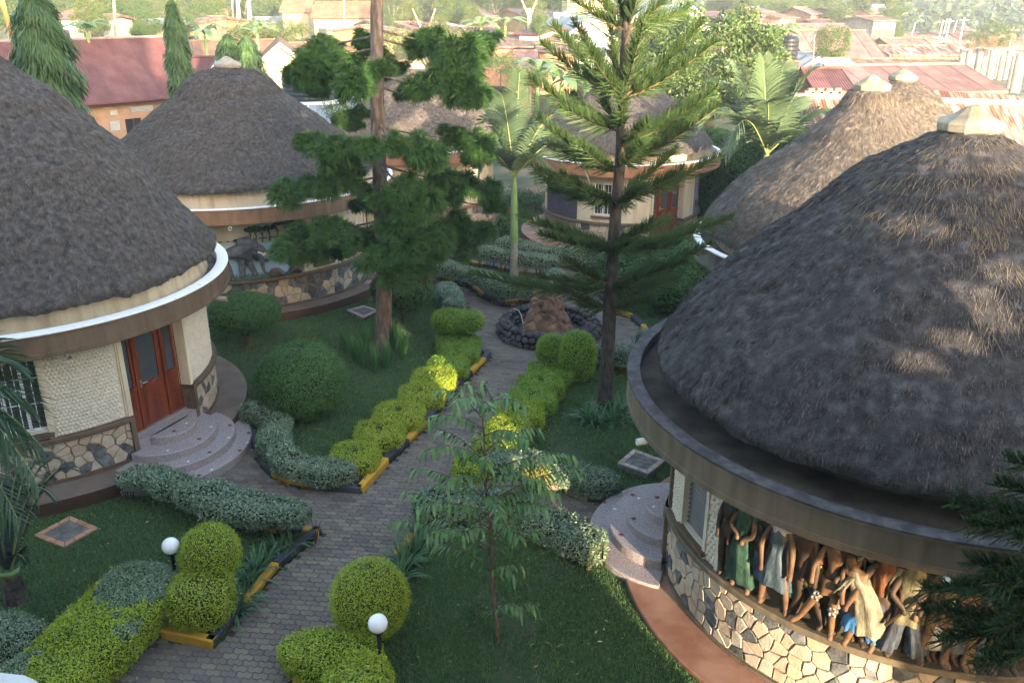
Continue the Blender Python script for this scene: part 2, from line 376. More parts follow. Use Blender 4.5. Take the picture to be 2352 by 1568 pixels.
V0 = np.concatenate(pm.V); M_ = MB(); n0 = len(V0); nr = len(rest)
th = -.10 + rr.normal(0, .008, nr); zz = .007 * rr.random(nr); tx = rr.normal(0, .008, (nr, 2))
VX = V0[None, :, 0] * np.cos(th)[:, None] - V0[None, :, 1] * np.sin(th)[:, None] + rest[:, :1]
VY = V0[None, :, 0] * np.sin(th)[:, None] + V0[None, :, 1] * np.cos(th)[:, None] + rest[:, 1:]
VZ = V0[None, :, 2] + zz[:, None] + V0[None, :, 0] * tx[:, :1] + V0[None, :, 1] * tx[:, 1:]
Fs = [(F[None] + (np.arange(nr) * n0)[:, None, None]).reshape(-1, F.shape[1]) for F in pm.F]
M_.add(np.stack([VX, VY, VZ], 2).reshape(-1, 3), Fs)
build('paver', M_, paver_m, path, kind='stuff')

# ------------------------------------------------------------------ kerbs
yel = mat('yellow_kerb_paint', (.36, .19, .018), (.46, .26, .03), 4, .7, .35, 60, objr=.2)
blk = mat('black_kerb_paint', (.028, .030, .040), (.055, .056, .068), 5, .6, .35, 60, objr=.25)
conc = mat('bare_kerb_concrete', (.16, .12, .08), (.25, .19, .13), 5, .9, .4, 50)
kerb = thing('kerb', None, None, (0, 20, 0), kind='structure')
def kerb_stone(pts, col, side=1, px=True, w=.15, h=.15):
    P = np.array([at(*p) for p in pts] if px else pts, float)
    # resample
    seg = np.linalg.norm(np.diff(P, axis=0), axis=1); s = np.r_[0, np.cumsum(seg)]; n = max(2, int(s[-1] / .22) + 1) if len(P) > 2 else 2
    t = np.linspace(.008, s[-1] - .008, n); Q = np.stack([np.interp(t, s, P[:, k]) for k in (0, 1)], 1)
    T = nrm(np.gradient(Q, axis=0)); Nn = np.stack([-T[:, 1], T[:, 0]], 1) * side
    inner = Q + Nn * w; ch = .018
    def ring(off, z): return np.c_[Q + Nn * off, np.full(n, z)]
    G = np.stack([ring(0, -.05), ring(0, h - ch), ring(ch, h), ring(w - ch, h), ring(w, h - ch), ring(w, -.05)], 1)
    m = MB(); m.grid(G, 0, False, True); m.add(G[0], [np.arange(6)]); m.add(G[-1], [np.arange(6)[::-1]])
    c = {'y': (yel, 'yellow painted kerb stone'), 'b': (blk, 'black painted kerb stone'), 'c': (conc, 'unpainted concrete kerb stone')}[col]
    build('kerb_stone', m, c[0], kerb, label=c[1])
for col, pts in [('b', [(357,1141),(410,1144),(457,1149)]), ('y', [(457,1149),(490,1168),(520,1189)]), ('b', [(520,1189),(565,1206),(615,1218)]), ('y', [(615,1218),(660,1221)]), ('b', [(660,1221),(700,1222)]), ('y', [(700,1222),(738,1224)]),
    ('b', [(740,1225),(643,1308)]), ('y', [(643,1308),(567,1400)]), ('b', [(567,1400),(493,1488)]), ('y', [(490,1491),(370,1465)]), ('b', [(370,1467),(290,1530)]), ('y', [(290,1530),(228,1570)]), ('b', [(226,1572),(150,1640)])]:
    kerb_stone(pts, col, -1)
for col, pts in [('b', [(547,979),(575,1005),(590,1045),(597,1072),(623,1098)]), ('y', [(623,1098),(670,1118),(720,1125)]), ('b', [(720,1125),(829,1135)]), ('y', [(833,1134),(894,1065)]), ('b', [(894,1065),(941,1022)]), ('y', [(941,1022),(981,979)]), ('b', [(981,979),(1017,936)]),
    ('y', [(1017,936),(1050,896)]), ('b', [(1050,896),(1086,863)]), ('y', [(1086,863),(1117,833)]), ('b', [(1117,833),(1128,816)]), ('b', [(1126,814),(1100,811)]),
    ('y', [(1001,641),(1044,651)]), ('b', [(1044,651),(1066,657),(1084,666)]), ('y', [(1084,666),(1096,674),(1106,686)]), ('b', [(1106,686),(1128,697),(1156,704)]), ('y', [(1158,703),(1190,700),(1212,695)]), ('b', [(1214,695),(1255,687)]), ('y', [(1292,652),(1297,637)]),
    ('y', [(1217,631),(1190,629)]), ('b', [(1190,629),(1162,623)]), ('y', [(1162,623),(1150,620)]), ('b', [(1150,620),(1113,613)]), ('y', [(1113,613),(1068,604)]), ('b', [(1068,604),(1030,593)]), ('y', [(1030,593),(1005,588)])]:
    kerb_stone(pts, col, 1)
for col, pts in [('b', [(1330,610),(1345,640)]), ('y', [(1345,640),(1373,678)]), ('b', [(1375,680),(1406,719)]), ('y', [(1406,720),(1448,733)]), ('b', [(1448,733),(1471,753)]), ('y', [(1471,754),(1481,774)])]:
    kerb_stone(pts, col, 1)
for col, pts in [('b', [(1347,836),(1392,843)]), ('y', [(1394,844),(1450,853)])]: kerb_stone(pts, col, -1)
d = np.array([.313, .95]); p0 = np.array([-1.02, 15.5])
for i in range(6):
    kerb_stone([p0 + d * i * .92, p0 + d * (i + 1) * .92], 'yb'[i % 2], -1, False)
kerb_stone([(-.6, 14.9), (-.95, 15.0), (-1.08, 15.2), (-1.03, 15.45)], 'y', -1, False)
kerb_stone([(2.25, 14.45), (1.9, 14.5), (1.47, 14.5)], 'c', -1, False)
kerb_stone([(1.45, 14.5), (1.03, 14.82), (.5, 14.88)], 'c', -1, False)
kerb_stone([(.45, 14.88), (-.57, 14.9)], 'c', -1, False)
for col, a, b in (('b', (-1.64,13.93), (-1.84,13.3)), ('y', (-1.85,13.27), (-2.06,12.6)), ('b', (-2.07,12.57), (-2.36,11.7)), ('y', (-2.37,11.67), (-2.66,10.8)), ('b', (-2.67,10.77), (-3.0,9.8)), ('y', (-3.01,9.77), (-3.3,8.9))):
    kerb_stone([a, b], col, 1, False)
for a, b in (((-1.6,13.97), (-.8,13.85)), ((-.78,13.85), (0,13.64)), ((.02,13.63), (.7,13.38)), ((.72,13.37), (1.3,13.1)), ((1.32,13.08), (1.98,12.5))):
    kerb_stone([a, b], 'c', -1, False)
# ------------------------------------------------------------------ thatched round huts
def cylmap(c, R, az0=0.):
    def f(u, v, w):
        a = R_(az0) + u / R; return (c[0] + (R + w) * math.cos(a), c[1] + (R + w) * math.sin(a), v)
    return f
def planemap(c, az, dist):
    a = R_(az); n = (math.cos(a), math.sin(a)); t = (-n[1], n[0])
    def f(u, v, w): return (c[0] + n[0] * (dist + w) + t[0] * u, c[1] + n[1] * (dist + w) + t[1] * u, v)
    return f
def ubox(m, fn, u0, u1, v0, v1, w0, w1, mi=0, nu=1):
    for k in range(nu):
        a = u0 + (u1 - u0) * k / nu; b = u0 + (u1 - u0) * (k + 1) / nu
        P = [fn(u, v, w) for v in (v0, v1) for u, w in ((a, w0), (b, w0), (b, w1), (a, w1))]
        m.add(P, [[(0, 1, 2, 3), (4, 7, 6, 5), (0, 4, 5, 1), (1, 5, 6, 2), (2, 6, 7, 3), (3, 7, 4, 0)]], mi)
    return m
def clip(poly, p, q):        # keep the side nearer to p
    mx, my = (p[0] + q[0]) / 2, (p[1] + q[1]) / 2; nx, ny = q[0] - p[0], q[1] - p[1]; o = []
    for i in range(len(poly)):
        a, b = poly[i - 1], poly[i]; da = (a[0] - mx) * nx + (a[1] - my) * ny; db = (b[0] - mx) * nx + (b[1] - my) * ny
        if (da < 0) != (db < 0):
            t = da / (da - db); o.append((a[0] + (b[0] - a[0]) * t, a[1] + (b[1] - a[1]) * t))
        if db < 0: o.append(b)
    return o
def cells2d(w, h, s, rng, jit=.46, asp=1.):
    nx, ny = max(1, round(w / (s * asp))), max(1, round(h / s)); dx, dy = w / nx, h / ny
    S = [((i + .5 + rng.uniform(-jit, jit) + .25 * (j % 2)) * dx, (j + .5 + rng.uniform(-jit, jit)) * dy) for i in range(-1, nx + 1) for j in range(ny)]
    out = []
    for p in S:
        poly = [(0, 0), (w, 0), (w, h), (0, h)]
        for q in S:
            if q is not p and abs(q[0] - p[0]) < 2.6 * dx and abs(q[1] - p[1]) < 2.6 * dy:
                poly = clip(poly, p, q)
                if len(poly) < 3: break
        if len(poly) >= 3:
            cx = sum(a for a, _ in poly) / len(poly); cy = sum(b for _, b in poly) / len(poly)
            A = abs(sum(poly[i - 1][0] * poly[i][1] - poly[i][0] * poly[i - 1][1] for i in range(len(poly)))) / 2
            if A > .12 * dx * dy: out.append((cx, cy, poly, A))
    return out
def stones(parent, fn, u0, u1, v0, v1, s, dark, seed, joint=.012, pale=None):
    rng = random.Random(seed)
    for cx, cy, poly, A in cells2d(u1 - u0, v1 - v0, s, rng):
        k = 1 - joint * 2 / math.sqrt(A); P = []
        # break edges for a rough outline
        for i in range(len(poly)):
            a, b = poly[i], poly[(i + 1) % len(poly)]; P.append(a)
            if math.hypot(a[0] - b[0], a[1] - b[1]) > s * .5: P.append(((a[0] + b[0]) / 2 + rng.uniform(-.012, .012), (a[1] + b[1]) / 2 + rng.uniform(-.012, .012)))
        P = [(u0 + cx + (x - cx) * k, v0 + cy + (y - cy) * k) for x, y in P]; t = rng.uniform(.012, .03)
        m = MB(); n = len(P); q = [(u0 + cx + (x - u0 - cx) * .93, v0 + cy + (y - v0 - cy) * .93) for x, y in P]; tl = rng.uniform(-.05, .05), rng.uniform(-.05, .05)
        V = [fn(x, y, -.01) for x, y in P] + [fn(x, y, t * .7) for x, y in P] + [fn(x, y, t + (x - u0 - cx) * tl[0] + (y - v0 - cy) * tl[1]) for x, y in q]
        I = np.arange(n); J = (I + 1) % n
        m.add(V, [np.stack([I, J, J + n, I + n], 1), np.stack([I + n, J + n, J + 2 * n, I + 2 * n], 1), I + 2 * n])
        dk = rng.random() < dark
        build('stone', m, stone_d if dk else stone_l, parent, label=None)
def door_unit(parent, c, az, dist, half, z0, z1, lab=None):
    f = planemap(c, az, dist); H = z1 - z0
    fr = MB(); t = .055
    us = [-half, -half + .40, half - .40, half]
    for u in us: ubox(fr, f, u - t / 2, u + t / 2, z0, z1, -.04, .06)
    ubox(fr, f, -half, half, z1 - .07, z1, -.04, .055); ubox(fr, f, -half, -half + .4, z0, z0 + .05, -.03, .05); ubox(fr, f, half - .4, half, z0, z0 + .05, -.03, .05)
    for a, b in ((us[0], us[1]), (us[2], us[3])): ubox(fr, f, a + t / 2, b - t / 2, z0 + .88, z0 + .97, -.03, .045)
    F0 = build('door_frame', fr, wood, parent)
    def leaf(u0, u1, name, arch, lower):
        m = MB(); w = u1 - u0; g0 = z0 + (.97 if lower else .97); st = .06 if w < .5 else .11
        # stiles and rails round an arched glazed opening
        gu0, gu1, gz0, gz1 = u0 + st, u1 - st, g0, z1 - .16
        ubox(m, f, u0, gu0, z0, z1 - .07, -.02, .025); ubox(m, f, gu1, u1, z0, z1 - .07, -.02, .025); ubox(m, f, gu0, gu1, z0, g0, -.02, .02)
        # arch head
        cx = (gu0 + gu1) / 2; r = (gu1 - gu0) / 2; n = 8; zc = gz1 - r * .75
        for k in range(n):
            a0 = PI * k / n; a1 = PI * (k + 1) / n
            p = [(cx + r * math.cos(a0), zc + r * .75 * math.sin(a0)), (cx + r * math.cos(a1), zc + r * .75 * math.sin(a1))]
            V = [f(p[0][0], z1 - .07, .025), f(p[0][0], p[0][1], .025), f(p[1][0], p[1][1], .025), f(p[1][0], z1 - .07, .025), f(p[0][0], p[0][1], -.01), f(p[1][0], p[1][1], -.01)]
            m.add(V, [[(0, 1, 2, 3), (1, 4, 5, 2)]])
        d = build(name, m, wood, parent)
        g = MB(); ubox(g, f, gu0, gu1, gz0, gz1, -.012, -.004); build('glass_pane', g, glass, d)
        cu = MB(); n = 14
        C = np.array([[f(gu0 + (gu1 - gu0) * i / n, z, -.05 + .012 * math.sin(i * 2.1)) for z in (gz0, gz1)] for i in range(n + 1)]); cu.grid(C); build('curtain', cu, curtain, d)
        pn = MB()
        ubox(pn, f, u0 + st, u1 - st, z0 + .12, g0 - .14, .02, .032)
        ubox(pn, f, u0 + st + .03, u1 - st - .03, z0 + .16, g0 - .19, .032, .037)
        rr = random.Random(4)
        for k in range(10 if w > .5 else 5):                     # carved scrolls
            uu = cx + rr.uniform(-.6, .6) * (w / 2 - st - .06); vv = z0 + .22 + (g0 - z0 - .48) * (k + .5) / (10 if w > .5 else 5)
            th = np.linspace(0, PI * 1.5, 7) + rr.uniform(0, 6); q = rr.uniform(.03, .07)
            pn.tube([f(uu + q * math.cos(a) * (1 - .1 * i), vv + q * math.sin(a) * (1 - .1 * i), .038) for i, a in enumerate(th)], .007, 5)
        for sgn in (-1, 1): pn.tube([f(cx + sgn * x * (w / 2 - st), g0 - .10 + .07 * math.sin(x * PI), .026) for x in np.linspace(0, 1, 7)], .013, 5)
        build('carved_panel', pn, wood, d)
        return d
    t2 = t / 2
    leaf(us[0] + t2, us[1] - t2, 'side_light', True, True); leaf(us[2] + t2, us[3] - t2, 'side_light', True, True)
    d = leaf(us[1] + t2, us[2] - t2, 'door', True, True)
    h = MB(); hu = us[1] + .10; h.tube([f(hu, z0 + 1.0, .03), f(hu, z0 + 1.0, .075), f(hu + .11, z0 + .99, .08)], .011, 6); ubox(h, f, hu - .02, hu + .02, z0 + .9, z0 + 1.06, .025, .034); build('handle', h, metal_s, d)
    tr = MB(); ubox(tr, f, -half, half, z0 - .02, z0 + .012, -.04, .09); build('threshold', tr, metal_s, parent)
louvre_m = mat('brown_louvre_glass', (.05, .04, .035), (.08, .065, .055), 2, .35, spec=.25)
def window_unit(parent, c, R, a0, a1, z0, z1, grille=True, louvre=False, mull=2, sill=None, fmat=None):
    az = (a0 + a1) / 2; hw = R * math.sin(R_((a1 - a0) / 2)); f = planemap(c, az, R * math.cos(R_((a1 - a0) / 2)) - .09)
    m = MB(); t = .05; fm = fmat or metal_w
    for u in (-hw, hw - t): ubox(m, f, u, u + t, z0, z1, -.03, .03)
    for v in (z0, z1 - t): ubox(m, f, -hw + t, hw - t, v, v + t, -.03, .03)
    for k in range(1, mull): u = -hw + 2 * hw * k / mull; ubox(m, f, u - .018, u + .018, z0 + t, z1 - t, -.025, .025)
    w = build('window', m, fm, parent)
    g = MB(); ubox(g, f, -hw + t, hw - t, z0 + t, z1 - t, -.012, -.005); build('pane', g, glass, w)
    cu = MB(); n = 24; C = np.array([[f(-hw + 2 * hw * i / n, z, -.09 + .015 * math.sin(i * 1.9)) for z in (z0, z1)] for i in range(n + 1)]); cu.grid(C); build('curtain', cu, curtain, w)
    if grille:
        b = MB(); nb = max(4, int(2 * hw / .13))
        for i in range(nb + 1): u = -hw + .03 + (2 * hw - .06) * i / nb; b.tube([f(u, z0 + .02, .05), f(u, z1 - .02, .05)], .008, 5)
        for v in (z0 + .05, z0 + (z1 - z0) * .38, z0 + (z1 - z0) * .72, z1 - .05): b.tube([f(-hw, v, .058), f(hw, v, .058)], .008, 5)
        th = np.linspace(0, 2 * PI, 13)
        for s_ in (-1, 1): b.tube([f(s_ * .09 + .055 * math.cos(a), z0 + (z1 - z0) * .55 + .055 * math.sin(a), .058) for a in th], .007, 4)
        build('burglar_bars', b, metal_w, w)
    if louvre:
        k = int((z1 - z0) / .085)
        for i in range(k):
            v = z0 + .05 + (z1 - z0 - .1) * (i + .5) / k; b = MB()
            P = [f(u, v + dv, dw) for u in (-hw + t, hw - t) for dv, dw in ((.035, .0), (-.035, .07))]
            Q = [f(u, v + dv - .006, dw) for u in (-hw + t, hw - t) for dv, dw in ((.035, .0), (-.035, .07))]
            b.add(P + Q, [[(0, 1, 3, 2), (4, 6, 7, 5), (1, 5, 7, 3), (0, 2, 6, 4)]]); build('louvre_blade', b, louvre_m, w)
    s = MB(); ubox(s, f, -hw - .06, hw + .06, z0 - .10, z0 - .02, -.05, .2 if sill is None else sill); build('window_sill', s, brown, parent)
    return w
THP = [(.30, 7.30), (.50, 7.22), (.85, 7.00), (1.21, 6.78), (1.50, 6.56), (1.62, 6.44), (1.92, 6.18), (2.56, 5.60), (3.1, 5.08), (3.58, 4.54), (3.87, 4.14), (4.02, 3.93), (3.98, 3.78)]
def hut(c, p):
    Rw, Rg, Ra, Rt = p['Rw'], p['Rg'], p['Ra'], p['Rt']; top = p['apex']; zf = p.get('zf', 3.1); zt = p.get('zt', 3.55)
    root = thing('thatched_hut', p['label'], 'hut', (c[0], c[1], 0), group=None)
    ga, gb = p.get('gap', (None, None)); gap = ga is not None
    A0, A1 = (gb, ga + 360) if gap else (0, 360)
    nn = 96; za = p.get('za', .35)
    m = MB(); m.lathe([(Rw - .3, za), (Ra - .015, za), (Ra, za - .015)], c, nn, A0, A1); ap = build('apron', m, p['apron'], root)
    m = MB(); m.lathe([(Ra, za - .015), (Ra, -.08)], c, nn, A0, A1); build('riser', m, p.get('riser', apr_side), ap)
    m = MB(); m.arc(c, Rw - .25, Rw - .03, za - .05, 1.2, A0, A1); build('plinth_wall', m, mortar, root)
    m = MB(); m.arc(c, Rw - .02, Rw + .02, za + .002, za + .05, A0, A1); build('skirting', m, p['brown'], root)
    m = MB(); m.lathe([(Rw - .26, 1.2), (Rw + .05, 1.2), (Rw + .06, 1.215), (Rw + .06, 1.285), (Rw + .045, 1.30), (Rw - .26, 1.30)], c, nn, A0, A1, 0, True); build('ledge', m, p['brown'], root)
    sa, sb = p['stones']; f = cylmap(c, Rw - .03, 0)
    stones(root, f, R_(sa) * Rw, R_(sb) * Rw, za + .06, 1.195, p['ssize'], p['dark'], p['seed'])
    # wall, leaving out doors and windows
    holes = sorted(p.get('holes', [])); w = MB(); a = A0; Rwi, Rwo = Rw - .25, Rw - .055
    allh = [(h[0], h[1], h[2], h[3]) for h in holes]
    for h0, h1, z0, z1 in allh:
        w.arc(c, Rwi, Rwo, 1.3, zf, a, h0); w.arc(c, Rwi, Rwo, 1.3, z0, h0, h1)
        if z1 < zf - .01: w.arc(c, Rwi, Rwo, z1, zf, h0, h1)
        a = h1
    w.arc(c, Rwi, Rwo, 1.3, zf, a, A1)
    build('wall', w, p['wall'], root)
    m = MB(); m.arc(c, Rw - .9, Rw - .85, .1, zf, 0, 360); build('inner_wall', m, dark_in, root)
    if gap:
        for a_, s_ in ((ga, -1), (gb, 1)):
            m = MB(); m.arc(c, Rw - .30, Rw + .055, za + .01, 1.30, *((a_ - 1.5, a_) if s_ < 0 else (a_, a_ + 1.5))); build('door_pier', m, p['brown'], root)
            m = MB(); m.arc(c, Rw - .30, Rw + .0, 1.3, zf, *((a_ - 1.3, a_ + .2) if s_ < 0 else (a_ - .2, a_ + 1.3))); build('door_surround', m, p['trim'], root)
    # ring beam, gutter slab, rim
    m = MB(); m.lathe([(Rw - .9, zf), (Rg - .02, zf), (Rg, zf + .015), (Rg, zf + .10), (Rg - .012, zf + .105), (Rg - .012, zt - .04), (Rg + .008, zt - .03), (Rg + .008, zt - .005)], c, nn); m.smooth = False; fa = build('ring_beam', m, p['fascia'], root)
    rw = p.get('rimw', .24)
    m = MB(); m.lathe([(Rg + .008, zt - .004), (Rg + .006, zt + .025), (Rg - rw + .01, zt + .03), (Rg - rw, zt + .02), (Rg - rw, zt - .17)], c, nn); build('gutter_rim', m, p['rim'], root)
    m = MB(); m.lathe([(Rg - rw + .002, zt - .16), (Rw - .5, zt - .13)], c, nn); build('gutter_floor', m, p['slab'], root)
    zk = top - 7.62; k = (top - 3.9) / 3.72; kr = Rt / 3.97
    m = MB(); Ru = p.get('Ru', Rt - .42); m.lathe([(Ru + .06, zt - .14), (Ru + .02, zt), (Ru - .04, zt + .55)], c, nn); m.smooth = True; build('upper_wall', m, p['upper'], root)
    prof = [(r * kr if i > 3 else r * (.5 + .5 * kr), 3.9 + (z - 3.9) * k) for i, (r, z) in enumerate(THP)]
    if p.get('thfix'): prof = p['thfix']
    pr = np.array(prof); s = np.r_[0, np.cumsum(np.hypot(*np.diff(pr, axis=0).T))]; nv = 90; q = np.linspace(0, s[-1], nv)
    pp = np.stack([np.interp(q, s, pr[:, 0]), np.interp(q, s, pr[:, 1])], 1); na = 260
    a = np.linspace(0, 2 * PI, na, endpoint=False)
    G = np.stack([c[0] + pp[None, :, 0] * np.cos(a)[:, None], c[1] + pp[None, :, 0] * np.sin(a)[:, None], np.broadcast_to(pp[None, :, 1], (na, nv))], 2)
    T = nrm(np.gradient(pp, axis=0)); NR = np.stack([-T[:, 1], T[:, 0]], 1); NR *= -np.sign(NR[:, :1] + 1e-6) * -1
    NR[NR[:, 0] < 0] *= -1
    N3 = np.stack([NR[None, :, 0] * np.cos(a)[:, None], NR[None, :, 0] * np.sin(a)[:, None], np.broadcast_to(NR[None, :, 1], (na, nv))], 2)
    X = G.reshape(-1, 3)
    d = .05 * fbm(X, .9, 2, p['seed']) + .028 * vnoise(X, 4, 3) + .022 * vnoise(X, 11, 4)
    wob = .05 * vnoise(np.c_[X[:, 0], X[:, 1], X[:, 0] * 0], 1.3, 8) + .028 * vnoise(np.c_[X[:, 0], X[:, 1], X[:, 0] * 0], 4, 9) + .03 * vnoise(np.c_[X[:, 0], X[:, 1], X[:, 0] * 0], 13, 10)
    edge = np.tile((np.linspace(0, 1, nv) ** 8), na)
    X = X + N3.reshape(-1, 3) * d[:, None]; X[:, 2] += wob * edge
    G = X.reshape(na, nv, 3); m = MB(); m.smooth = True; m.grid(G[:, ::-1], 0, True)
    E_ = G[:, -1]; C0 = np.array([c[0], c[1], 0]); inn = E_.copy(); inn[:, :2] = C0[:2] + (E_[:, :2] - C0[:2]) * (Rt - .55) / Rt; inn[:, 2] = E_[:, 2] + .10
    m.grid(np.stack([E_, inn], 1), 0, True)
    th = build('thatch', m, p['tmat'], root)
    # straw
    def straws(n, lo, hi, ln, wd_, mt, liftk, rs, aq):
        r = np.random.default_rng(rs); t = r.uniform(lo, hi, n); 
        wgt = np.interp(t * s[-1], s, pr[:, 0]) / pr[:, 0].max(); keep = r.random(n) < wgt + .08; t = t[keep]; n = len(t)
        ai = r.uniform(aq[0], aq[1], n); fi = ai / (2 * PI) * na; i0 = np.floor(fi).astype(int) % na; fj = t * (nv - 2); j0 = np.floor(fj).astype(int)
        base = G[i0, j0] * (1 - (fj - j0))[:, None] + G[i0, np.minimum(j0 + 1, nv - 1)] * (fj - j0)[:, None]
        da = (fi - np.floor(fi)) * 2 * PI / na; ca_, sa_ = np.cos(da), np.sin(da); bx = base[:, 0] - c[0]; by = base[:, 1] - c[1]
        base = np.stack([c[0] + bx * ca_ - by * sa_, c[1] + bx * sa_ + by * ca_, base[:, 2]], 1)
        tj = np.stack([np.cos(ai) * np.interp(fj, np.arange(nv), T[:, 0]), np.sin(ai) * np.interp(fj, np.arange(nv), T[:, 0]), np.interp(fj, np.arange(nv), T[:, 1])], 1)
        tj *= np.sign(-tj[:, 2:3] + 1e-9); nj = np.stack([np.cos(ai) * np.interp(fj, np.arange(nv), NR[:, 0]), np.sin(ai) * np.interp(fj, np.arange(nv), NR[:, 0]), np.interp(fj, np.arange(nv), NR[:, 1])], 1)
        sj = np.cross(tj, nj); L = ln * r.uniform(.4, 1.2, n)[:, None]; lift = liftk * r.uniform(-.1, 1., n)[:, None]
        D = nrm(tj + sj * r.normal(0, .28, (n, 1)) + nj * lift)
        P0 = base - nj * .01; P1 = P0 + D * L * .5 + nj * .006; P2 = P0 + D * L - nj * L * lift * .35
        S_ = sj + nj * r.normal(0, .4, (n, 1)); mm = MB(); mm.strips(np.stack([P0, P1, P2], 1), S_, wd_ * np.array([.8, 1, .3])[None] * r.uniform(.6, 1.5, (n, 1)))
        o = build('straw', mm, mt, th, kind='stuff')
    aw = p['view']                                              # the sector of the roof in view, with a margin
    straws(int(p['ns'] * 1.6), .02, 1.0, p.get('sl', .085), .0075, p['straw'], .34, 1, aw)
    if p.get('new'): straws(p['new'], .02, .38, .26, .0055, straw_n, .06, 2, aw)
    if p.get('new2'): straws(p['new2'], .3, .62, .28, .006, straw_n, .2, 5, p.get('aw2', aw))
    # collar of straw hanging over the step
    straws(int(p['ns'] * .06), .24, .31, .18, .008, p['straw'], .25, 3, aw)
    # cement cap
    zc = pr[1, 1] + .07; ns = p.get('capn', 40); r0 = .405
    m = MB(); m.lathe([(.02, zc + .33), (.09, zc + .305), (.22, zc + .215), (.36, zc + .145), (r0, zc + .115), (r0 + .012, zc + .10), (r0 + .012, zc + .01), (r0 - .03, zc - .03), (.2, zc - .02)], c, ns, 8, 368)
    m.smooth = ns > 12
    V = m.V[0]; V += np.stack([vnoise(V, 3, 1), vnoise(V, 3, 2), vnoise(V, 4, 3)], 1) * .014; low = V[:, 2] < zc; V[low, 2] += .03 * vnoise(V[low], 12, 5)
    build('roof_cap', m, p['cap'], root)
    for az_, L_, mt in p.get('spouts', []):
        m = MB(); a_ = R_(az_); r0_ = Rg - .05; z_ = zf + .22; n = 12; th_ = np.linspace(0, 2 * PI, n, endpoint=False)
        ax = np.array([math.cos(a_), math.sin(a_), -.06]); sd_ = np.array([-math.sin(a_), math.cos(a_), 0]); up = np.array([0, 0, 1.])
        o_ = np.array([c[0], c[1], z_]); rg = lambda d_, r_: o_ + ax * d_ + r_ * (np.cos(th_)[:, None] * sd_ + np.sin(th_)[:, None] * up)
        m.grid(np.stack([rg(r0_, .052), rg(Rg + L_, .052), rg(Rg + L_, .043), rg(r0_, .043)], 1), 0, True); build('rain_spout', m, mt, root)
    return root

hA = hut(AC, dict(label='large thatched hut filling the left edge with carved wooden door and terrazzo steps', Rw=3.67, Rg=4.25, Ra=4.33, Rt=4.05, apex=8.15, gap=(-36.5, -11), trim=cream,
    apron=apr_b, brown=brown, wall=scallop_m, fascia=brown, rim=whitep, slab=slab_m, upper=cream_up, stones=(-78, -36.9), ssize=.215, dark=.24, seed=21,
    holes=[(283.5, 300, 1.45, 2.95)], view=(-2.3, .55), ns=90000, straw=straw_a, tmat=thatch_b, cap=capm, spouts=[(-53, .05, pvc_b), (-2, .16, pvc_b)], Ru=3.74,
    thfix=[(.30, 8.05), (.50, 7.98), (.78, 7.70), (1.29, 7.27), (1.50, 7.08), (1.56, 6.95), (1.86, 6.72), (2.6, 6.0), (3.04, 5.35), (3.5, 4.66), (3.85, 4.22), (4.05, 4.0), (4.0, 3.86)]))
# second stone field to the right of the door
stones(hA, cylmap(AC, 3.64, 0), R_(-9) * 3.67, R_(22) * 3.67, .41, 1.195, .215, .24, 33)
door_unit(hA, AC, -23.75, 3.30, .77, .74, 2.96)
window_unit(hA, AC, 3.6, -76, -60, 1.45, 2.95, True, False, 3)
for a_ in (-37.4, -59.6, -76.6): m = MB(); m.arc(AC, 3.55, 3.645, 1.302, 3.1, a_ - .9, a_ + .9); build('plaster_band', m, cream, hA)
m = MB(); rg_ = np.random.default_rng(5); n_ = 150; a_ = np.radians(rg_.uniform(-75, 12, n_)); rr_ = rg_.uniform(3.78, 4.0, n_); P_d = np.stack([AC[0] + rr_ * np.cos(a_), AC[1] + rr_ * np.sin(a_), np.full(n_, 3.412)], 1)
m.cards(P_d, rg_.normal(0, 1, (n_, 3)) * [1, 1, .1], rg_.normal(0, .2, (n_, 3)) + [0, 0, 1], rg_.uniform(.03, .09, n_), rg_.uniform(.02, .05, n_)); build('gutter_litter', m, mat('gutter_litter', (.1, .08, .06), rough=.9, isl=.9, isc=[(.03, .025, .02), (.12, .09, .06), (.5, .5, .5)]), hA, kind='stuff')
def scallops(parent, c, R, a0, a1, z0, z1, s, seed):           # rows of thrown plaster scales
    r = np.random.default_rng(seed); rows = int((z1 - z0) / s); W = R_(a1 - a0) * R; colsn = int(W / s); m = MB(); P = []; f = cylmap(c, R, a0)
    for j in range(rows):
        for i in range(colsn):
            u = (i + .5 * (j % 2) + r.normal(0, .06)) * s; v = z0 + (j + .5 + r.normal(0, .05)) * s; h = .026 + .014 * r.random()
            if u > W - s * .4: continue
            k = s * .56
            P += [f(u - k, v + k * .2, 0), f(u, v + k, 0), f(u + k, v + k * .2, 0), f(u + k * .7, v - k * .8, 0), f(u - k * .7, v - k * .8, 0), f(u + k * .1, v - k * .45, h)]
    n = len(P) // 6; b = np.arange(n) * 6; F = np.concatenate([np.stack([b + i, b + 5, b + (i + 1) % 5], 1) for i in range(5)]); m.add(P, [F]); 
    return build('plaster_scales', m, scallop_m, parent, kind='stuff')
scallops(hA, AC, 3.615, -58.4, -38.5, 1.31, 3.1, .072, 1)
scallops(hA, AC, 3.615, -9, 24, 1.31, 3.1, .072, 2)
scallops(hA, AC, 3.615, -58.4, -38.5, 1.31, 3.1, .072, 3)
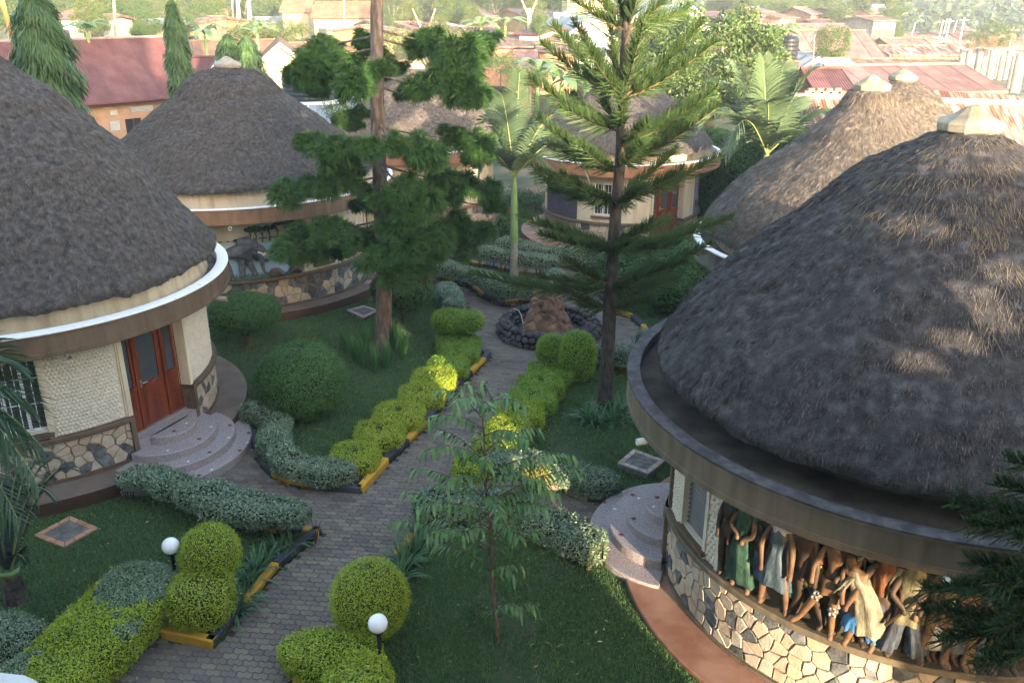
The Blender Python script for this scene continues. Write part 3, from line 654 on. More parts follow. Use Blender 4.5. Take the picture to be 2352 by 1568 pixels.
def steps(parent, c, R, az, zs, rs, matr, chips, seed, land=None):
    a = R_(az); r = random.Random(seed); t = (-math.sin(a), math.cos(a)); n = (math.cos(a), math.sin(a))
    if land:
        m = MB(); m.arc(c, R - .55, R + .04, .0, zs[0], az - land, az + land); build('landing', m, matr, parent)
    first = None
    for k, (z, rad) in enumerate(zip(zs, rs)):
        pl = []
        for th in np.linspace(-PI / 2, PI / 2, 28):
            u = rad * math.sin(th) * 1.12; w = rad * math.cos(th); pl.append((c[0] + n[0] * (R - .04 * k - .03 + w) + t[0] * u, c[1] + n[1] * (R - .04 * k - .03 + w) + t[1] * u))
        m = MB(); m.prism(pl, -.06, z, 0, .015); s_ = build('step', m, matr, parent)
        for q in range(chips[k]):
            th = -1.1 + 2.2 * (q + .5) / chips[k] + r.uniform(-.12, .12); rr_ = rad - .15 - r.uniform(0, .06); u = rr_ * math.sin(th) * 1.12; w = rr_ * math.cos(th)
            x, y = c[0] + n[0] * (R + w) + t[0] * u, c[1] + n[1] * (R + w) + t[1] * u; red = (q + k) % 2 == 0; m = MB(); g_ = r.uniform(0, 1.5)
            m.box((x, y, z + .0015), (.075 if red else .06, .075 if red else .035, .003), g_); build('tile_chip', m, chip_r if red else chip_w, s_)
steps(hA, AC, 3.66, -23.75, (.72, .54, .37, .19), (.5, .92, 1.28, 1.62), terrazzo, (2, 3, 5, 6), 5, 13.2)

hB = hut(BC, dict(label='thatched hut with the elephant mural behind the left tree', Rw=4.35, Rg=5.0, Ra=4.85, Rt=4.55, apex=7.25, gap=(-13, 8), trim=cream,
    apron=apr_b, brown=brown, wall=cream, fascia=brownB, rim=whitep, slab=slab_m, upper=cream_up, stones=(-92, -14.5), ssize=.225, dark=.6, seed=40,
    holes=[(313.8, 321.6, 1.5, 2.95)], view=(-3.0, .6), ns=60000, straw=straw_a, tmat=thatch_b, cap=capm, spouts=[(-77.5, .03, pvc), (-34.7, .03, pvc)], Ru=4.3, rimw=.1, sl=.17,
    thfix=[(.3, 7.02), (.50, 6.95), (.85, 6.88), (1.27, 6.65), (1.55, 6.38), (1.62, 6.24), (1.9, 6.02), (2.6, 5.5), (3.36, 4.93), (4.0, 4.45), (4.35, 4.2), (4.52, 4.05), (4.48, 3.93)]))
door_unit(hB, BC, -2.5, 3.95, .72, .74, 2.96)
window_unit(hB, BC, 4.3, -46.2, -38.4, 1.5, 2.95, True, False, 1, fmat=metal_w)
steps(hB, BC, 4.34, -2.5, (.72, .54, .37, .19), (.5, .9, 1.25, 1.55), terrazzo, (1, 2, 3, 3), 6, 11)
ex = thing('fire_extinguisher', 'red fire extinguisher hung on the cream wall of the elephant mural hut', 'fire extinguisher', (BC[0] + 4.42 * math.cos(R_(-26.8)), BC[1] + 4.42 * math.sin(R_(-26.8)), 1.42))
m = MB(); m.smooth = True; ox, oy, oz = WORG[ex]; m.lathe([(.001, oz), (.07, oz), (.075, oz + .02), (.075, oz + .40), (.05, oz + .46), (.02, oz + .48), (.001, oz + .48)], (ox, oy), 16)
build('cylinder', m, mat('red_enamel', (.42, .015, .01), rough=.25, spec=.6), ex)
m = MB(); m.tube([(ox, oy, oz + .47), (ox, oy, oz + .53)], .02, 8); m.tube([(ox, oy, oz + .52), (ox + .08, oy - .02, oz + .55)], .012, 6); build('valve', m, dark_in, ex)
m = MB(); m.tube([(ox, oy, oz + .5), (ox + .09, oy - .03, oz + .42), (ox + .10, oy - .05, oz + .2), (ox + .09, oy - .05, oz + .12)], .011, 6); build('hose', m, dark_in, ex)
m = MB(); m.arc((ox, oy), .0755, .077, oz + .08, oz + .17, -110, 0); build('label_plate', m, chip_w, ex)

hC = hut(CC, dict(label='sunlit thatched hut standing farthest back behind the left tree', Rw=3.2, Rg=3.7, Ra=3.75, Rt=3.45, apex=6.62, gap=(-150, -128), trim=cream,
    apron=apr_b, brown=brownB, wall=cream, fascia=terra_f, rim=whitep, slab=slabD, upper=cream_up, stones=(-80, 0), ssize=.3, dark=.4, seed=50,
    holes=[(289, 303, 1.5, 2.9)], view=(-3.3, .4), ns=26000, straw=straw_o, tmat=thatch_o, cap=capm, Ru=3.15, sl=.2, rimw=.12))
window_unit(hC, CC, 3.15, -71, -57, 1.5, 2.9, True, False, 2)
door_unit(hC, CC, -139, 2.85, .6, .5, 2.8)

hD = hut(DC, dict(label='thatched hut with terracotta ring beam and red wooden door behind the tall pine', Rw=3.08, Rg=3.78, Ra=3.98, Rt=3.35, apex=6.55, gap=(-74, -47), trim=cream,
    apron=apr_t, brown=brownF, wall=cream, fascia=terra_f, rim=whitep, slab=slabD, upper=cream_up, stones=(-128, -75), ssize=.3, dark=.3, seed=60,
    holes=[(243.5, 257, 1.55, 2.75)], view=(-3.3, .5), ns=26000, straw=straw_o, tmat=thatch_b, cap=capm, Ru=3.0, sl=.2, rimw=.14, riser=apr_t))
stones(hD, cylmap(DC, 3.05, 0), R_(-45.5) * 3.08, R_(-5) * 3.08, .41, 1.195, .3, .3, 61)
door_unit(hD, DC, -60.5, 2.72, .70, .74, 2.96)
window_unit(hD, DC, 3.0, -116.5, -103, 1.55, 2.75, True, False, 2)
steps(hD, DC, 3.07, -60.5, (.72, .5, .28), (.5, .95, 1.4), terrazzo, (1, 2, 3), 8, 13)
bare = mat('grey_mural_ground', (.14, .14, .17), (.24, .24, .28), 4, .9)
m = MB(); m.arc(DC, 3.026, 3.045, 1.31, 2.95, -167, -129); build('mural_panel', m, mat('dark_purple_grey_panel', (.045, .042, .062), (.07, .065, .09), 3, .85), hD, label='dark purple grey unpainted mural panel')
m = MB(); m.arc(DC, 3.026, 3.045, 1.31, 3.08, -30, -2); build('mural_panel', m, bare, hD, label='pale grey mural panel with dark twigs')
m = MB(); f = cylmap(DC, 3.05, -16); r = random.Random(2)
for k in range(9):
    u, v = r.uniform(-.6, .5), r.uniform(1.5, 2.8); m.tube([f(u, v, 0), f(u + r.uniform(-.06, .06), v + .15, .01), f(u + r.uniform(-.1, .1), v + .3, 0)], .012, 4)
build('twig_relief', m, dark_in, hD)

hE = hut(EC, dict(label='thatched hut with pale rim partly hidden behind the big right hut', Rw=3.1, Rg=3.72, Ra=3.9, Rt=3.5, apex=7.32, gap=(150, 172), trim=cream,
    apron=apr_b, brown=brown, wall=cream, fascia=slab_m, rim=whitep, slab=slab_m, upper=cream_up, stones=(-150, -100), ssize=.34, dark=.4, seed=70, holes=[],
    view=(-3.6, .6), ns=60000, straw=straw_o, tmat=thatch_o, cap=capF, Ru=3.1, sl=.18, new=5000, rimw=.16, capn=12,
    thfix=[(.3, 7.08), (.46, 7.02), (.62, 6.75), (1.0, 6.34), (1.2, 6.16), (1.28, 6.04), (1.86, 5.62), (2.5, 5.1), (2.95, 4.65), (3.25, 4.3), (3.42, 4.02), (3.5, 3.86), (3.44, 3.72)]))
hE2 = hut((11.9, 27.6), dict(label='thatched hut of which only the peak shows behind the right huts', Rw=2.9, Rg=3.4, Ra=3.6, Rt=3.2, apex=7.0, trim=cream,
    apron=apr_b, brown=brown, wall=cream, fascia=slab_m, rim=whitep, slab=slab_m, upper=cream_up, stones=(-120, -110), ssize=.4, dark=.4, seed=71, holes=[],
    view=(-3.6, .6), ns=16000, straw=straw_o, tmat=thatch_o, cap=capF, Ru=2.9, sl=.2, new=2500, capn=12))

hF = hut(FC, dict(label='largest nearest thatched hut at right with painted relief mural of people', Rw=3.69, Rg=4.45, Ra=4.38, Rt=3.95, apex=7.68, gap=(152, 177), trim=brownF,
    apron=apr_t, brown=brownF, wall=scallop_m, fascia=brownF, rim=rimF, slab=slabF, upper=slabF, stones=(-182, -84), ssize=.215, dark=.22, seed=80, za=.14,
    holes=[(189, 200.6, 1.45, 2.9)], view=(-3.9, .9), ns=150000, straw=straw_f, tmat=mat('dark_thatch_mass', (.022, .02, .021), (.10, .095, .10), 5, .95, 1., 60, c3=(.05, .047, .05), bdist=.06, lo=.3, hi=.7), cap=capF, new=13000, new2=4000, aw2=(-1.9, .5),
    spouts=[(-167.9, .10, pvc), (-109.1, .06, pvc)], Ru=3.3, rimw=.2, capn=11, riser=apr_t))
door_unit(hF, FC, 164.5, 3.28, .74, .74, 2.96)
window_unit(hF, FC, 3.62, -171, -159.4, 1.45, 2.9, False, True, 2)
scallops(hF, FC, 3.637, -180, -171.6, 1.31, 3.08, .085, 5); scallops(hF, FC, 3.637, -159, -154.6, 1.31, 3.08, .085, 6); scallops(hF, FC, 3.637, -171.6, -159, 1.31, 1.36, .05, 7)
for a_ in (-154.2, -171.3, -159.2): m = MB(); m.arc(FC, 3.56, 3.67, 1.302, 3.1, a_ - .55, a_ + .55); build('plaster_band', m, scallop_m, hF)
steps(hF, FC, 3.68, 162, (.72, .54, .37, .19), (.42, .78, 1.12, 1.5), terrazzo, (2, 2, 3, 4), 9, 14)
# ------------------------------------------------------------------ relief murals
def skin(name, J, E, matl, parent, fn, label=None, sub=1, kind=None):
    names = list(J); V = [fn(*J[k][:3]) for k in names]; me = bpy.data.meshes.new(name)
    o0 = WORG[parent]; me.from_pydata([tuple(Vector(v) - o0) for v in V], [(names.index(a), names.index(b)) for a, b in E], [])
    me.materials.append(matl)
    o = put(name, me, parent, o0, label=label); md = o.modifiers.new('skin', 'SKIN'); md.use_smooth_shade = True
    if not me.skin_vertices: me.attributes  # layer comes with the modifier
    sv = me.skin_vertices[0].data if me.skin_vertices else None
    if sv is None: raise RuntimeError('no skin layer')
    for i, k in enumerate(names):
        r = J[k][3]; sv[i].radius = (r, r) if not isinstance(r, tuple) else r
    sv[0].use_root = True
    s2 = o.modifiers.new('sub', 'SUBSURF'); s2.levels = sub; s2.render_levels = sub
    return o
skin_b = mat('painted_brown_skin', (.085, .045, .024), (.15, .085, .045), 5, .6, .3, 40)
skin_d = mat('painted_dark_skin', (.028, .018, .012), (.06, .036, .022), 5, .6, .3, 40)
def cloth(n, a, b): return mat(n, tuple(q * .35 for q in a), b, 6, .75, .7, 24, c3=a, lo=.25, hi=.7, detail=8, stretch=(1.6, 1.6, .7))
c_green = cloth('green_painted_dress', (.018, .048, .032), (.04, .09, .058)); c_blue = cloth('blue_grey_painted_dress', (.04, .06, .08), (.09, .12, .135))
c_white = cloth('cream_painted_tunic', (.17, .155, .11), (.28, .25, .18)); c_cream = cloth('yellow_cream_painted_shirt', (.13, .115, .065), (.20, .18, .10))
c_bt = cloth('bright_blue_painted_trousers', (.03, .12, .28), (.06, .18, .36)); c_gt = cloth('grey_blue_painted_trousers', (.05, .06, .08), (.09, .105, .13))
c_or = cloth('orange_painted_wrap', (.10, .035, .014), (.16, .06, .022)); c_ye = cloth('yellow_painted_skirt', (.28, .22, .03), (.36, .28, .05)); c_teal = cloth('teal_painted_shirt', (.08, .22, .18), (.14, .32, .26))
c_wh = cloth('white_painted_cloth', (.26, .26, .26), (.40, .40, .40))
def loft(name, rings, matl, parent, fn, fold=.012, nf=7, seed=0, n=28, label=None):
    # rings: (u, v, half width, depth) of a cloth tube seen from the front
    R0 = np.array(rings, float); k = 14; t = np.linspace(0, len(R0) - 1, k); R1 = np.stack([np.interp(t, np.arange(len(R0)), R0[:, i]) for i in range(4)], 1)
    a = np.linspace(0, 2 * PI, n, endpoint=False); G = np.zeros((n, k, 3)); r = random.Random(seed); ph = r.uniform(0, 6)
    for j in range(k):
        q = 1 + fold / max(R1[j, 2], .05) * np.sin(a * nf + ph + j * .15) * (j / k) * 2
        for i in range(n): G[i, j] = fn(R1[j, 0] + math.cos(a[i]) * R1[j, 2] * q[i], R1[j, 1] + .01 * math.sin(a[i] * 5 + j), 1.02 * R1[j, 3] * (.35 + .75 * math.sin(a[i]) * q[i]))
    m = MB(); m.smooth = True; m.grid(G, 0, True); m.add(G[:, -1], [np.arange(n)]); m.add(G[:, 0], [np.arange(n)[::-1]])
    return build(name, m, matl, parent, label=label)
def figure(parent, fn, label, sk, pose, head=True):
    """pose: joints (u, v, w) for pel, chest, neck, head, sh*, el*, ha*, hip*, kn*, an*, toe* with * in l, r"""
    rad = dict(pel=.095, waist=.08, chest=(.115, .09), neck=.045, head=(.075, .09), crown=(.06, .07), sh=.055, el=.042, wr=.034, ha=.044, hip=.088, kn=.062, an=.042, toe=.04)
    J = {}; 
    for k, v in pose.items():
        kk = k[:-1] if k not in ('pel', 'chest', 'neck', 'head', 'waist', 'crown') else k
        J[k] = (*v, rad[kk])
    order = ['pel'] + [k for k in J if k != 'pel']; J = {k: J[k] for k in order}
    E = [('pel', 'waist'), ('waist', 'chest'), ('chest', 'neck'), ('neck', 'head'), ('head', 'crown')]
    for s in 'lr':
        for a, b in (('chest', 'sh'), ('sh', 'el'), ('el', 'wr'), ('wr', 'ha'), ('pel', 'hip'), ('hip', 'kn'), ('kn', 'an'), ('an', 'toe')):
            A_ = a if a in ('chest', 'pel') else a + s
            if A_ in J and b + s in J: E.append((A_, b + s))
    used = {q for e in E for q in e}; E = [e for e in E if e[0] in J and e[1] in J]
    J = {k: v for k, v in J.items() if k in {q for e in E for q in e}}
    return skin('relief_figure', J, E, sk, parent, fn, label=label)
def stand(u0, v0=1.36, h=1.55, spread=.09, arms=((-.19, -.17), (.19, .17)), lean=0., hands=None, w=.05, knee=0., bend=0.):
    q = lambda du, f, dw=0: (u0 + du + lean * f * h + bend * max(0, f - .5) * h, v0 + f * h, w + dw)
    P = dict(pel=q(0, .52), waist=q(0, .61), chest=q(0, .74, .01), neck=q(0, .845), head=q(.0, .915, .02), crown=q(0, .965, .02))
    for s, g in (('l', -1), ('r', 1)):
        P['hip' + s] = q(g * .07, .49); P['kn' + s] = (u0 + g * (.07 + spread * .5) + knee * g, v0 + .27 * h, w + .03); P['an' + s] = (u0 + g * (.06 + spread), v0 + .05 * h, w); P['toe' + s] = (u0 + g * (.06 + spread) + .05 * (1 if knee >= 0 else -1), v0 + .015, w + .09)
        P['sh' + s] = q(g * .135, .80); i = 0 if g < 0 else 1
        P['el' + s] = q(arms[i][0], .62, .09); hd = hands[i] if hands else (arms[i][1], .46)
        P['wr' + s] = q(hd[0], hd[1] + .02, .125); P['ha' + s] = q(hd[0] * .97, hd[1] - .03, .14)
    return P
FM = cylmap(FC, 3.645, 0)
U = lambda az: R_(az) * 3.645
mur_bg = mat('painted_mural_ground', (.016, .013, .010), (.055, .048, .032), 1.6, .7, .3, 20, c3=(.03, .028, .014), detail=6)
m = MB(); m.arc(FC, 3.60, 3.645, 1.302, 3.09, -153.6, -60); build('mural_panel', m, mur_bg, hF)
def blobpanel(name, fn, pts, mt, parent, w=.012, n=28, label=None):
    m = MB(); P = [fn(u, v, w) for u, v in pts]; Q = [fn(u, v, 0) for u, v in pts]; k = len(P)
    m.add(P + Q, [np.arange(k), [(i, k + i, k + (i + 1) % k, (i + 1) % k) for i in range(k)]]); build(name, m, mt, parent, label=label)
rm = random.Random(5)
sk_blue = mat('painted_pale_blue_sky', (.22, .34, .50), (.34, .44, .58), 3, .8); gr_p = mat('painted_olive_ground', (.05, .06, .018), (.10, .11, .03), 5, .8, .3, 30)
blobpanel('painted_sky_patch', FM, [(U(-153.3), 2.05), (U(-150.5), 2.1), (U(-150.2), 3.05), (U(-153.3), 3.05)], sk_blue, hF, .006)
blobpanel('painted_tree_band', FM, [(U(-135), 1.75), (U(-131), 1.9), (U(-128), 1.72), (U(-126.5), 1.85), (U(-126.5), 2.0), (U(-131), 2.1), (U(-135), 2.0)], gr_p, hF, .006)
for i in range(16):                                            # pale panes and hats of the painted crowd high up
    a_ = -127 + i * 3.0 + rm.uniform(-.6, .6); u = U(a_); v = 2.62 + rm.uniform(-.06, .14); s_ = rm.uniform(.05, .1)
    blobpanel('painted_cloth_patch', FM, [(u - s_, v), (u + s_ * .7, v - .04), (u + s_, v + .12), (u - s_ * .4, v + .22)], rm.choice([c_wh, c_wh, c_cream, c_teal]), hF, .007)
# woman in a green dress
u = U(-146); figure(hF, FM, 'relief of a woman in a green dress', skin_b, stand(u, spread=.07, hands=((-.03, .56), (.05, .53))))
loft('dress', [(u, 2.68, .10, .13), (u, 2.52, .145, .16), (u, 2.28, .12, .15), (u - .01, 2.12, .16, .17), (u, 1.8, .21, .17), (u + .01, 1.50, .27, .16)], c_green, hF, FM, .02, 8, 1)
loft('sleeve', [(u - .13, 2.66, .05, .1), (u - .18, 2.56, .075, .12), (u - .2, 2.48, .06, .1)], c_green, hF, FM); loft('sleeve', [(u + .13, 2.66, .05, .1), (u + .20, 2.58, .085, .13), (u + .25, 2.50, .07, .1)], c_green, hF, FM)
# dark child behind the green woman
u = U(-150.9); figure(hF, FM, 'relief of a dark figure beside the panel edge', skin_d, stand(u, h=1.45, spread=.02, w=.03, arms=((-.12, -.09), (.14, .12))))
# woman in a short blue grey dress
u = U(-137.6); figure(hF, FM, 'relief of a woman striding in a blue grey dress', skin_b, stand(u, spread=.13, knee=.02, arms=((-.22, -.2), (.22, .24)), hands=((-.16, .40), (.24, .42))))
loft('dress', [(u, 2.66, .10, .13), (u, 2.52, .14, .16), (u, 2.30, .115, .15), (u - .01, 2.12, .17, .17), (u - .02, 1.74, .27, .17)], c_blue, hF, FM, .02, 7, 2)
loft('collar', [(u, 2.74, .07, .12), (u, 2.64, .15, .15), (u, 2.58, .13, .14)], c_wh, hF, FM)
# crouching figure with orange wrap and yellow skirt in the background
u = U(-130.3); P = stand(u, spread=.16, w=.04, lean=-.12, knee=-.05); figure(hF, FM, 'relief of a bent figure in orange and yellow', skin_d, P)
loft('wrap', [(u - .18, 2.72, .12, .08), (u - .1, 2.5, .2, .09), (u - .02, 2.34, .17, .09)], c_or, hF, FM); loft('skirt', [(u - .02, 2.3, .13, .08), (u + .03, 1.95, .18, .09)], c_ye, hF, FM)
loft('skirt', [(u - .34, 2.46, .10, .05), (u - .36, 2.2, .15, .06), (u - .3, 2.04, .1, .05)], sk_blue, hF, FM)
# tall bare-chested man
u = U(-126.2); P = stand(u, v0=1.33, h=1.62, spread=.10, arms=((-.22, -.2), (.2, .1)), hands=((-.22, .50), (.07, .58)))
P['knl'] = (u - .17, 1.86, .13); P['anl'] = (u - .33, 1.47, .11); P['toel'] = (u - .42, 1.37, .17); P['knr'] = (u + .07, 1.84, .13); P['anr'] = (u + .08, 1.42, .1); P['toer'] = (u + .10, 1.345, .19)
figure(hF, FM, 'relief of a tall bare chested man with bandaged knees', skin_b, P)
loft('loincloth', [(u, 2.22, .13, .15), (u, 2.08, .155, .17), (u - .02, 1.98, .17, .16)], skin_b, hF, FM)
for (bu, bv, tl) in ((u - .14, 1.97, -.06), (u - .16, 1.90, -.05), (u + .07, 1.83, 0), (u + .072, 1.75, 0)):
    loft('bandage', [(bu, bv + .025, .058, .15), (bu, bv, .064, .165), (bu, bv - .025, .058, .15)], c_wh, hF, FM)
# boy in a cream tunic bending forward
u = U(-119.6); P = stand(u, h=1.35, spread=.03, bend=-.42, w=.12, arms=((-.2, -.3), (-.05, -.2)), hands=((-.24, .50), (-.20, .44)))
P['anl'] = (u - .14, 1.42, .12); P['toel'] = (u - .17, 1.35, .2); P['knl'] = (u - .09, 1.74, .16); P['anr'] = (u + .16, 1.42, .1); P['toer'] = (u + .12, 1.35, .18)
figure(hF, FM, 'relief of a boy in a cream tunic bending towards the tall man', skin_b, P)
loft('tunic', [(u - .17, 2.47, .09, .17), (u - .12, 2.34, .135, .20), (u - .03, 2.15, .16, .21), (u + .04, 1.90, .19, .21), (u + .08, 1.60, .20, .19)], c_white, hF, FM, .022, 7, 5)
loft('sleeve', [(u - .18, 2.40, .06, .21), (u - .26, 2.24, .06, .22), (u - .33, 2.12, .055, .2)], c_white, hF, FM)
loft('shorts', [(u - .06, 1.86, .08, .2), (u - .12, 1.72, .10, .2), (u - .13, 1.60, .105, .18)], c_bt, hF, FM); loft('shorts', [(u + .10, 1.62, .08, .17), (u + .13, 1.52, .085, .17)], c_bt, hF, FM)
# man in a yellow cream shirt with a long stick
u = U(-112.2); figure(hF, FM, 'relief of a man in a cream shirt carrying a long stick', skin_d, stand(u, spread=.12, arms=((-.22, -.1), (.24, .1)), hands=((-.06, .50), (.10, .52)), w=.1))
loft('shirt', [(u, 2.70, .11, .15), (u, 2.55, .17, .19), (u, 2.2, .15, .18), (u + .01, 1.92, .19, .19)], c_cream, hF, FM, .016, 6, 6)
for g in (-1, 1):
    loft('sleeve', [(u + g * .15, 2.66, .06, .13), (u + g * .22, 2.45, .065, .14), (u + g * .24, 2.22, .05, .13)], c_cream, hF, FM)
    loft('trouser_leg', [(u + g * .07, 2.0, .095, .17), (u + g * .12, 1.75, .10, .17), (u + g * .17, 1.46, .115, .16)], c_gt, hF, FM)
m = MB(); m.tube([FM(u + .22, 2.72, .17), FM(u + .05, 2.35, .25), FM(u - .22, 1.86, .2)], .022, 8); build('stick', m, skin_d, hF)
loft('hat', [(u + .12, 2.99, .05, .12), (u + .12, 2.93, .08, .14), (u + .12, 2.9, .14, .17), (u + .12, 2.885, .13, .16)], c_wh, hF, FM)
loft('hat', [(u - .1, 2.92, .05, .12), (u - .1, 2.86, .08, .14), (u - .1, 2.83, .14, .17), (u - .1, 2.815, .13, .16)], c_wh, hF, FM)
for az_, cl in ((-142.3, c_gt), (-134.2, c_green), (-123.2, c_blue), (-109.4, c_gt), (-104.6, c_cream), (-100.6, c_gt), (-96.9, c_blue)):
    u = U(az_); figure(hF, FM, 'relief of a dark onlooker in the background of the frieze', skin_d, stand(u, h=1.52, spread=.05, w=.0, arms=((-.2, -.16), (.2, .16))))
    loft('wrap', [(u, 2.68, .11, .06), (u, 2.4, .13, .07), (u, 2.0, .15, .07), (u, 1.66, .17, .07)], cl, hF, FM, .012, 6, 9)
for az_, cl, sk_, lab in ((-117.0, c_or, skin_d, 'relief of a dark figure behind the bending boy'), (-106.8, c_teal, skin_b, 'relief of a figure in a teal shirt'), (-102.6, c_or, skin_b, 'relief of a figure in an orange shirt at the right end'), (-99.0, c_cream, skin_b, 'relief of the rightmost figure in a cream shirt'), (-95.0, c_wh, skin_d, 'relief of a figure in white behind the pine')):
    u = U(az_); figure(hF, FM, lab, sk_, stand(u, spread=.09, w=.06 if az_ < -110 else .09, arms=((-.25, -.28), (.2, .2))))
    loft('shirt', [(u, 2.70, .10, .12), (u, 2.55, .14, .14), (u, 2.2, .13, .13)], cl, hF, FM, .012, 6, 7)
    loft('trouser_leg', [(u, 2.16, .15, .12), (u, 1.9, .17, .13), (u, 1.6, .18, .12)], c_gt if cl is not c_teal else c_wh, hF, FM, .012, 6, 7)

# elephant mural on the second hut
BM = cylmap(BC, 4.31, 0); UB = lambda az: R_(az) * 4.31
pw = mat('painted_water', (.20, .33, .46), (.30, .42, .54), 1.2, .8); ps = mat('painted_sky', (.30, .30, .28), (.33, .32, .13), .9, .8, c3=(.26, .25, .16)); pt = mat('painted_dark_foliage', (.012, .03, .022), (.03, .065, .04), 9, .8, .6, 25)
eleph = mat('painted_elephant_hide', (.05, .053, .066), (.12, .125, .145), 7, .65, .6, 22); tusk = mat('painted_tusk', (.62, .60, .52)); rockp = mat('painted_brown_rock', (.05, .035, .035), (.16, .11, .10), 9, .7, .5, 25)
reed = mat('painted_reed', (.05, .12, .10), (.12, .20, .17), 6, .8, isl=.3)
m = MB(); m.arc(BC, 4.27, 4.31, 1.302, 2.35, -98, -51.5); build('painted_water_panel', m, pw, hB)
m = MB(); m.arc(BC, 4.27, 4.309, 2.352, 3.09, -98, -51.5); build('painted_sky_panel', m, ps, hB)
m = MB(); u0, u1 = UB(-97), UB(-52); n = 60; rm = random.Random(8)
top_ = [(u0 + (u1 - u0) * i / n, 2.42 + .10 * i / n + .05 * rm.random()) for i in range(n + 1)]; pts = top_ + [(u1, 2.24), (u0, 2.2)]
blobpanel('painted_treeline', BM, pts, pt, hB, .012)
def flat_tree(u, v, h, w_, sd):
    r = random.Random(sd); m = MB(); m.tube([BM(u, v, .02), BM(u + .02, v + h * .5, .025), BM(u - .01, v + h * .8, .02)], [.022, .016, .012], 5)
    for k in range(3): m.tube([BM(u + .01, v + h * .5, .02), BM(u + r.uniform(-.5, .5) * w_, v + h * .85, .02)], .010, 4)
    o = build('relief_tree', m, pt, hB)
    m = MB(); m.smooth = True
    for k in range(11): m.ball((u + r.uniform(-1, 1) * w_ * .75, v + h * r.uniform(.82, 1.05), .012), (w_ * .38, w_ * .20, .035), 9, 6, fn=BM, disp=lambda q: .25 * vnoise(q, 3, sd))
    build('crown', m, pt, o)
for i, (az_, v, h, w_) in enumerate(((-71.5, 2.38, .42, .20), (-69.4, 2.42, .42, .2), (-67.0, 2.40, .42, .22), (-64.2, 2.42, .40, .18), (-61, 2.45, .44, .2), (-58, 2.5, .45, .2), (-55.5, 2.5, .42, .16), (-75, 2.3, .2, .2))): flat_tree(UB(az_), v, h, w_, i)
def elephant(u, v, s, w, lab, near):
    J = dict(pel=(u - .55 * s, v + .86 * s, w, (.27 * s, .16)), mid=(u - .25 * s, v + .84 * s, w + .02, (.30 * s, .17)), sho=(u + .05 * s, v + .88 * s, w + .02, (.27 * s, .16)), nk=(u + .24 * s, v + .98 * s, w + .03, (.2 * s, .14)), hd=(u + .42 * s, v + 1.0 * s, w + .04, (.19 * s, .13)),
        t1=(u + .56 * s, v + .78 * s, w + .05, .09 * s), t2=(u + .60 * s, v + .52 * s, w + .05, .07 * s), t3=(u + .60 * s, v + .28 * s, w + .05, .055 * s), t4=(u + .66 * s, v + .12 * s, w + .05, .045 * s), t5=(u + .74 * s, v + .13 * s, w + .05, .035 * s))
    if not near: J.update(t2=(u + .74 * s, v + .62 * s, w + .05, .065 * s), t3=(u + .95 * s, v + .52 * s, w + .05, .05 * s), t4=(u + 1.1 * s, v + .5 * s, w + .05, .04 * s), t5=(u + 1.2 * s, v + .55 * s, w + .05, .03 * s))
    E = [('pel', 'mid'), ('mid', 'sho'), ('sho', 'nk'), ('nk', 'hd'), ('hd', 't1'), ('t1', 't2'), ('t2', 't3'), ('t3', 't4'), ('t4', 't5')]
    for n_, r0, du, kx in () if not near else (('a', 'sho', .0, -.02), ('b', 'sho', .16, .12), ('c', 'pel', -.08, .03), ('d', 'pel', .12, .1)):
        J[n_ + '1'] = (J[r0][0] + du * s, v + .52 * s, w + (.05 if n_ in 'ac' else .0), .12 * s); J[n_ + '2'] = (J[r0][0] + (du + kx) * s, v + .26 * s, w + .03, .09 * s); J[n_ + '3'] = (J[r0][0] + (du + kx * 1.5) * s, v + .03 * s, w + .03, .095 * s)
        E += [(r0, n_ + '1'), (n_ + '1', n_ + '2'), (n_ + '2', n_ + '3')]
    e = skin('relief_elephant', J, E, eleph, hB, BM, lab, 2)
    m = MB(); m.smooth = True; n = 26; ea = [(0, .34), (.12, .36), (.20, .18), (.19, -.06), (.16, -.30), (.06, -.42), (-.06, -.30), (-.18, -.20), (-.26, -.02), (-.24, .18), (-.14, .32)]
    for side, z in ((1, .14), (-1, .02)):
        ring = [BM(u + .18 * s + x * s, v + .93 * s + y * s, w + z + .02 * math.sin(k * 2.)) for k, (x, y) in enumerate(ea)]; cc = BM(u + .16 * s, v + .93 * s, w + z + .05)
        if side == 1:
            k = len(ring); m.add(ring + [cc] + [BM(u + .18 * s + x * s, v + .93 * s + y * s, w + z - .04) for x, y in ea], [[(i, (i + 1) % k, k) for i in range(k)], [(i, k + 1 + i, k + 1 + (i + 1) % k, (i + 1) % k) for i in range(k)]])
    build('ear', m, eleph, e)
    for dv in (0, .05):
        m = MB(); m.tube([BM(u + .50 * s, v + (.80 - dv) * s, w + .13 - dv), BM(u + .66 * s, v + (.72 - dv) * s, w + .15 - dv), BM(u + (.86 + dv) * s, v + (.76 - dv) * s, w + .13 - dv)], [.028, .024, .008], 7); build('tusk', m, tusk, e)
elephant(UB(-76.0), 1.36, 1.0, .05, 'relief of a large dark grey elephant with spread ear', True)
elephant(UB(-72.6), 1.42, .84, -.03, 'relief of the second elephant behind', False)
for az_, v, a, b in ((-63.4, 1.44, .19, .15), (-61.6, 1.40, .12, .1), (-55.2, 1.48, .17, .15), (-53.6, 1.44, .1, .12), (-66.6, 1.84, .10, .055), (-62.5, 1.90, .16, .03)):
    m = MB(); m.smooth = True; m.ball((UB(az_), v, .02), (a, b, .10), 14, 9, fn=BM, disp=lambda q: .35 * vnoise(q, 2.2, int(az_ * 10) % 17)); build('relief_rock', m, rockp, hB)
m = MB(); r = np.random.default_rng(3); n = 420; uu = r.uniform(UB(-95), UB(-52.5), n); hh = r.uniform(.08, .2, n)
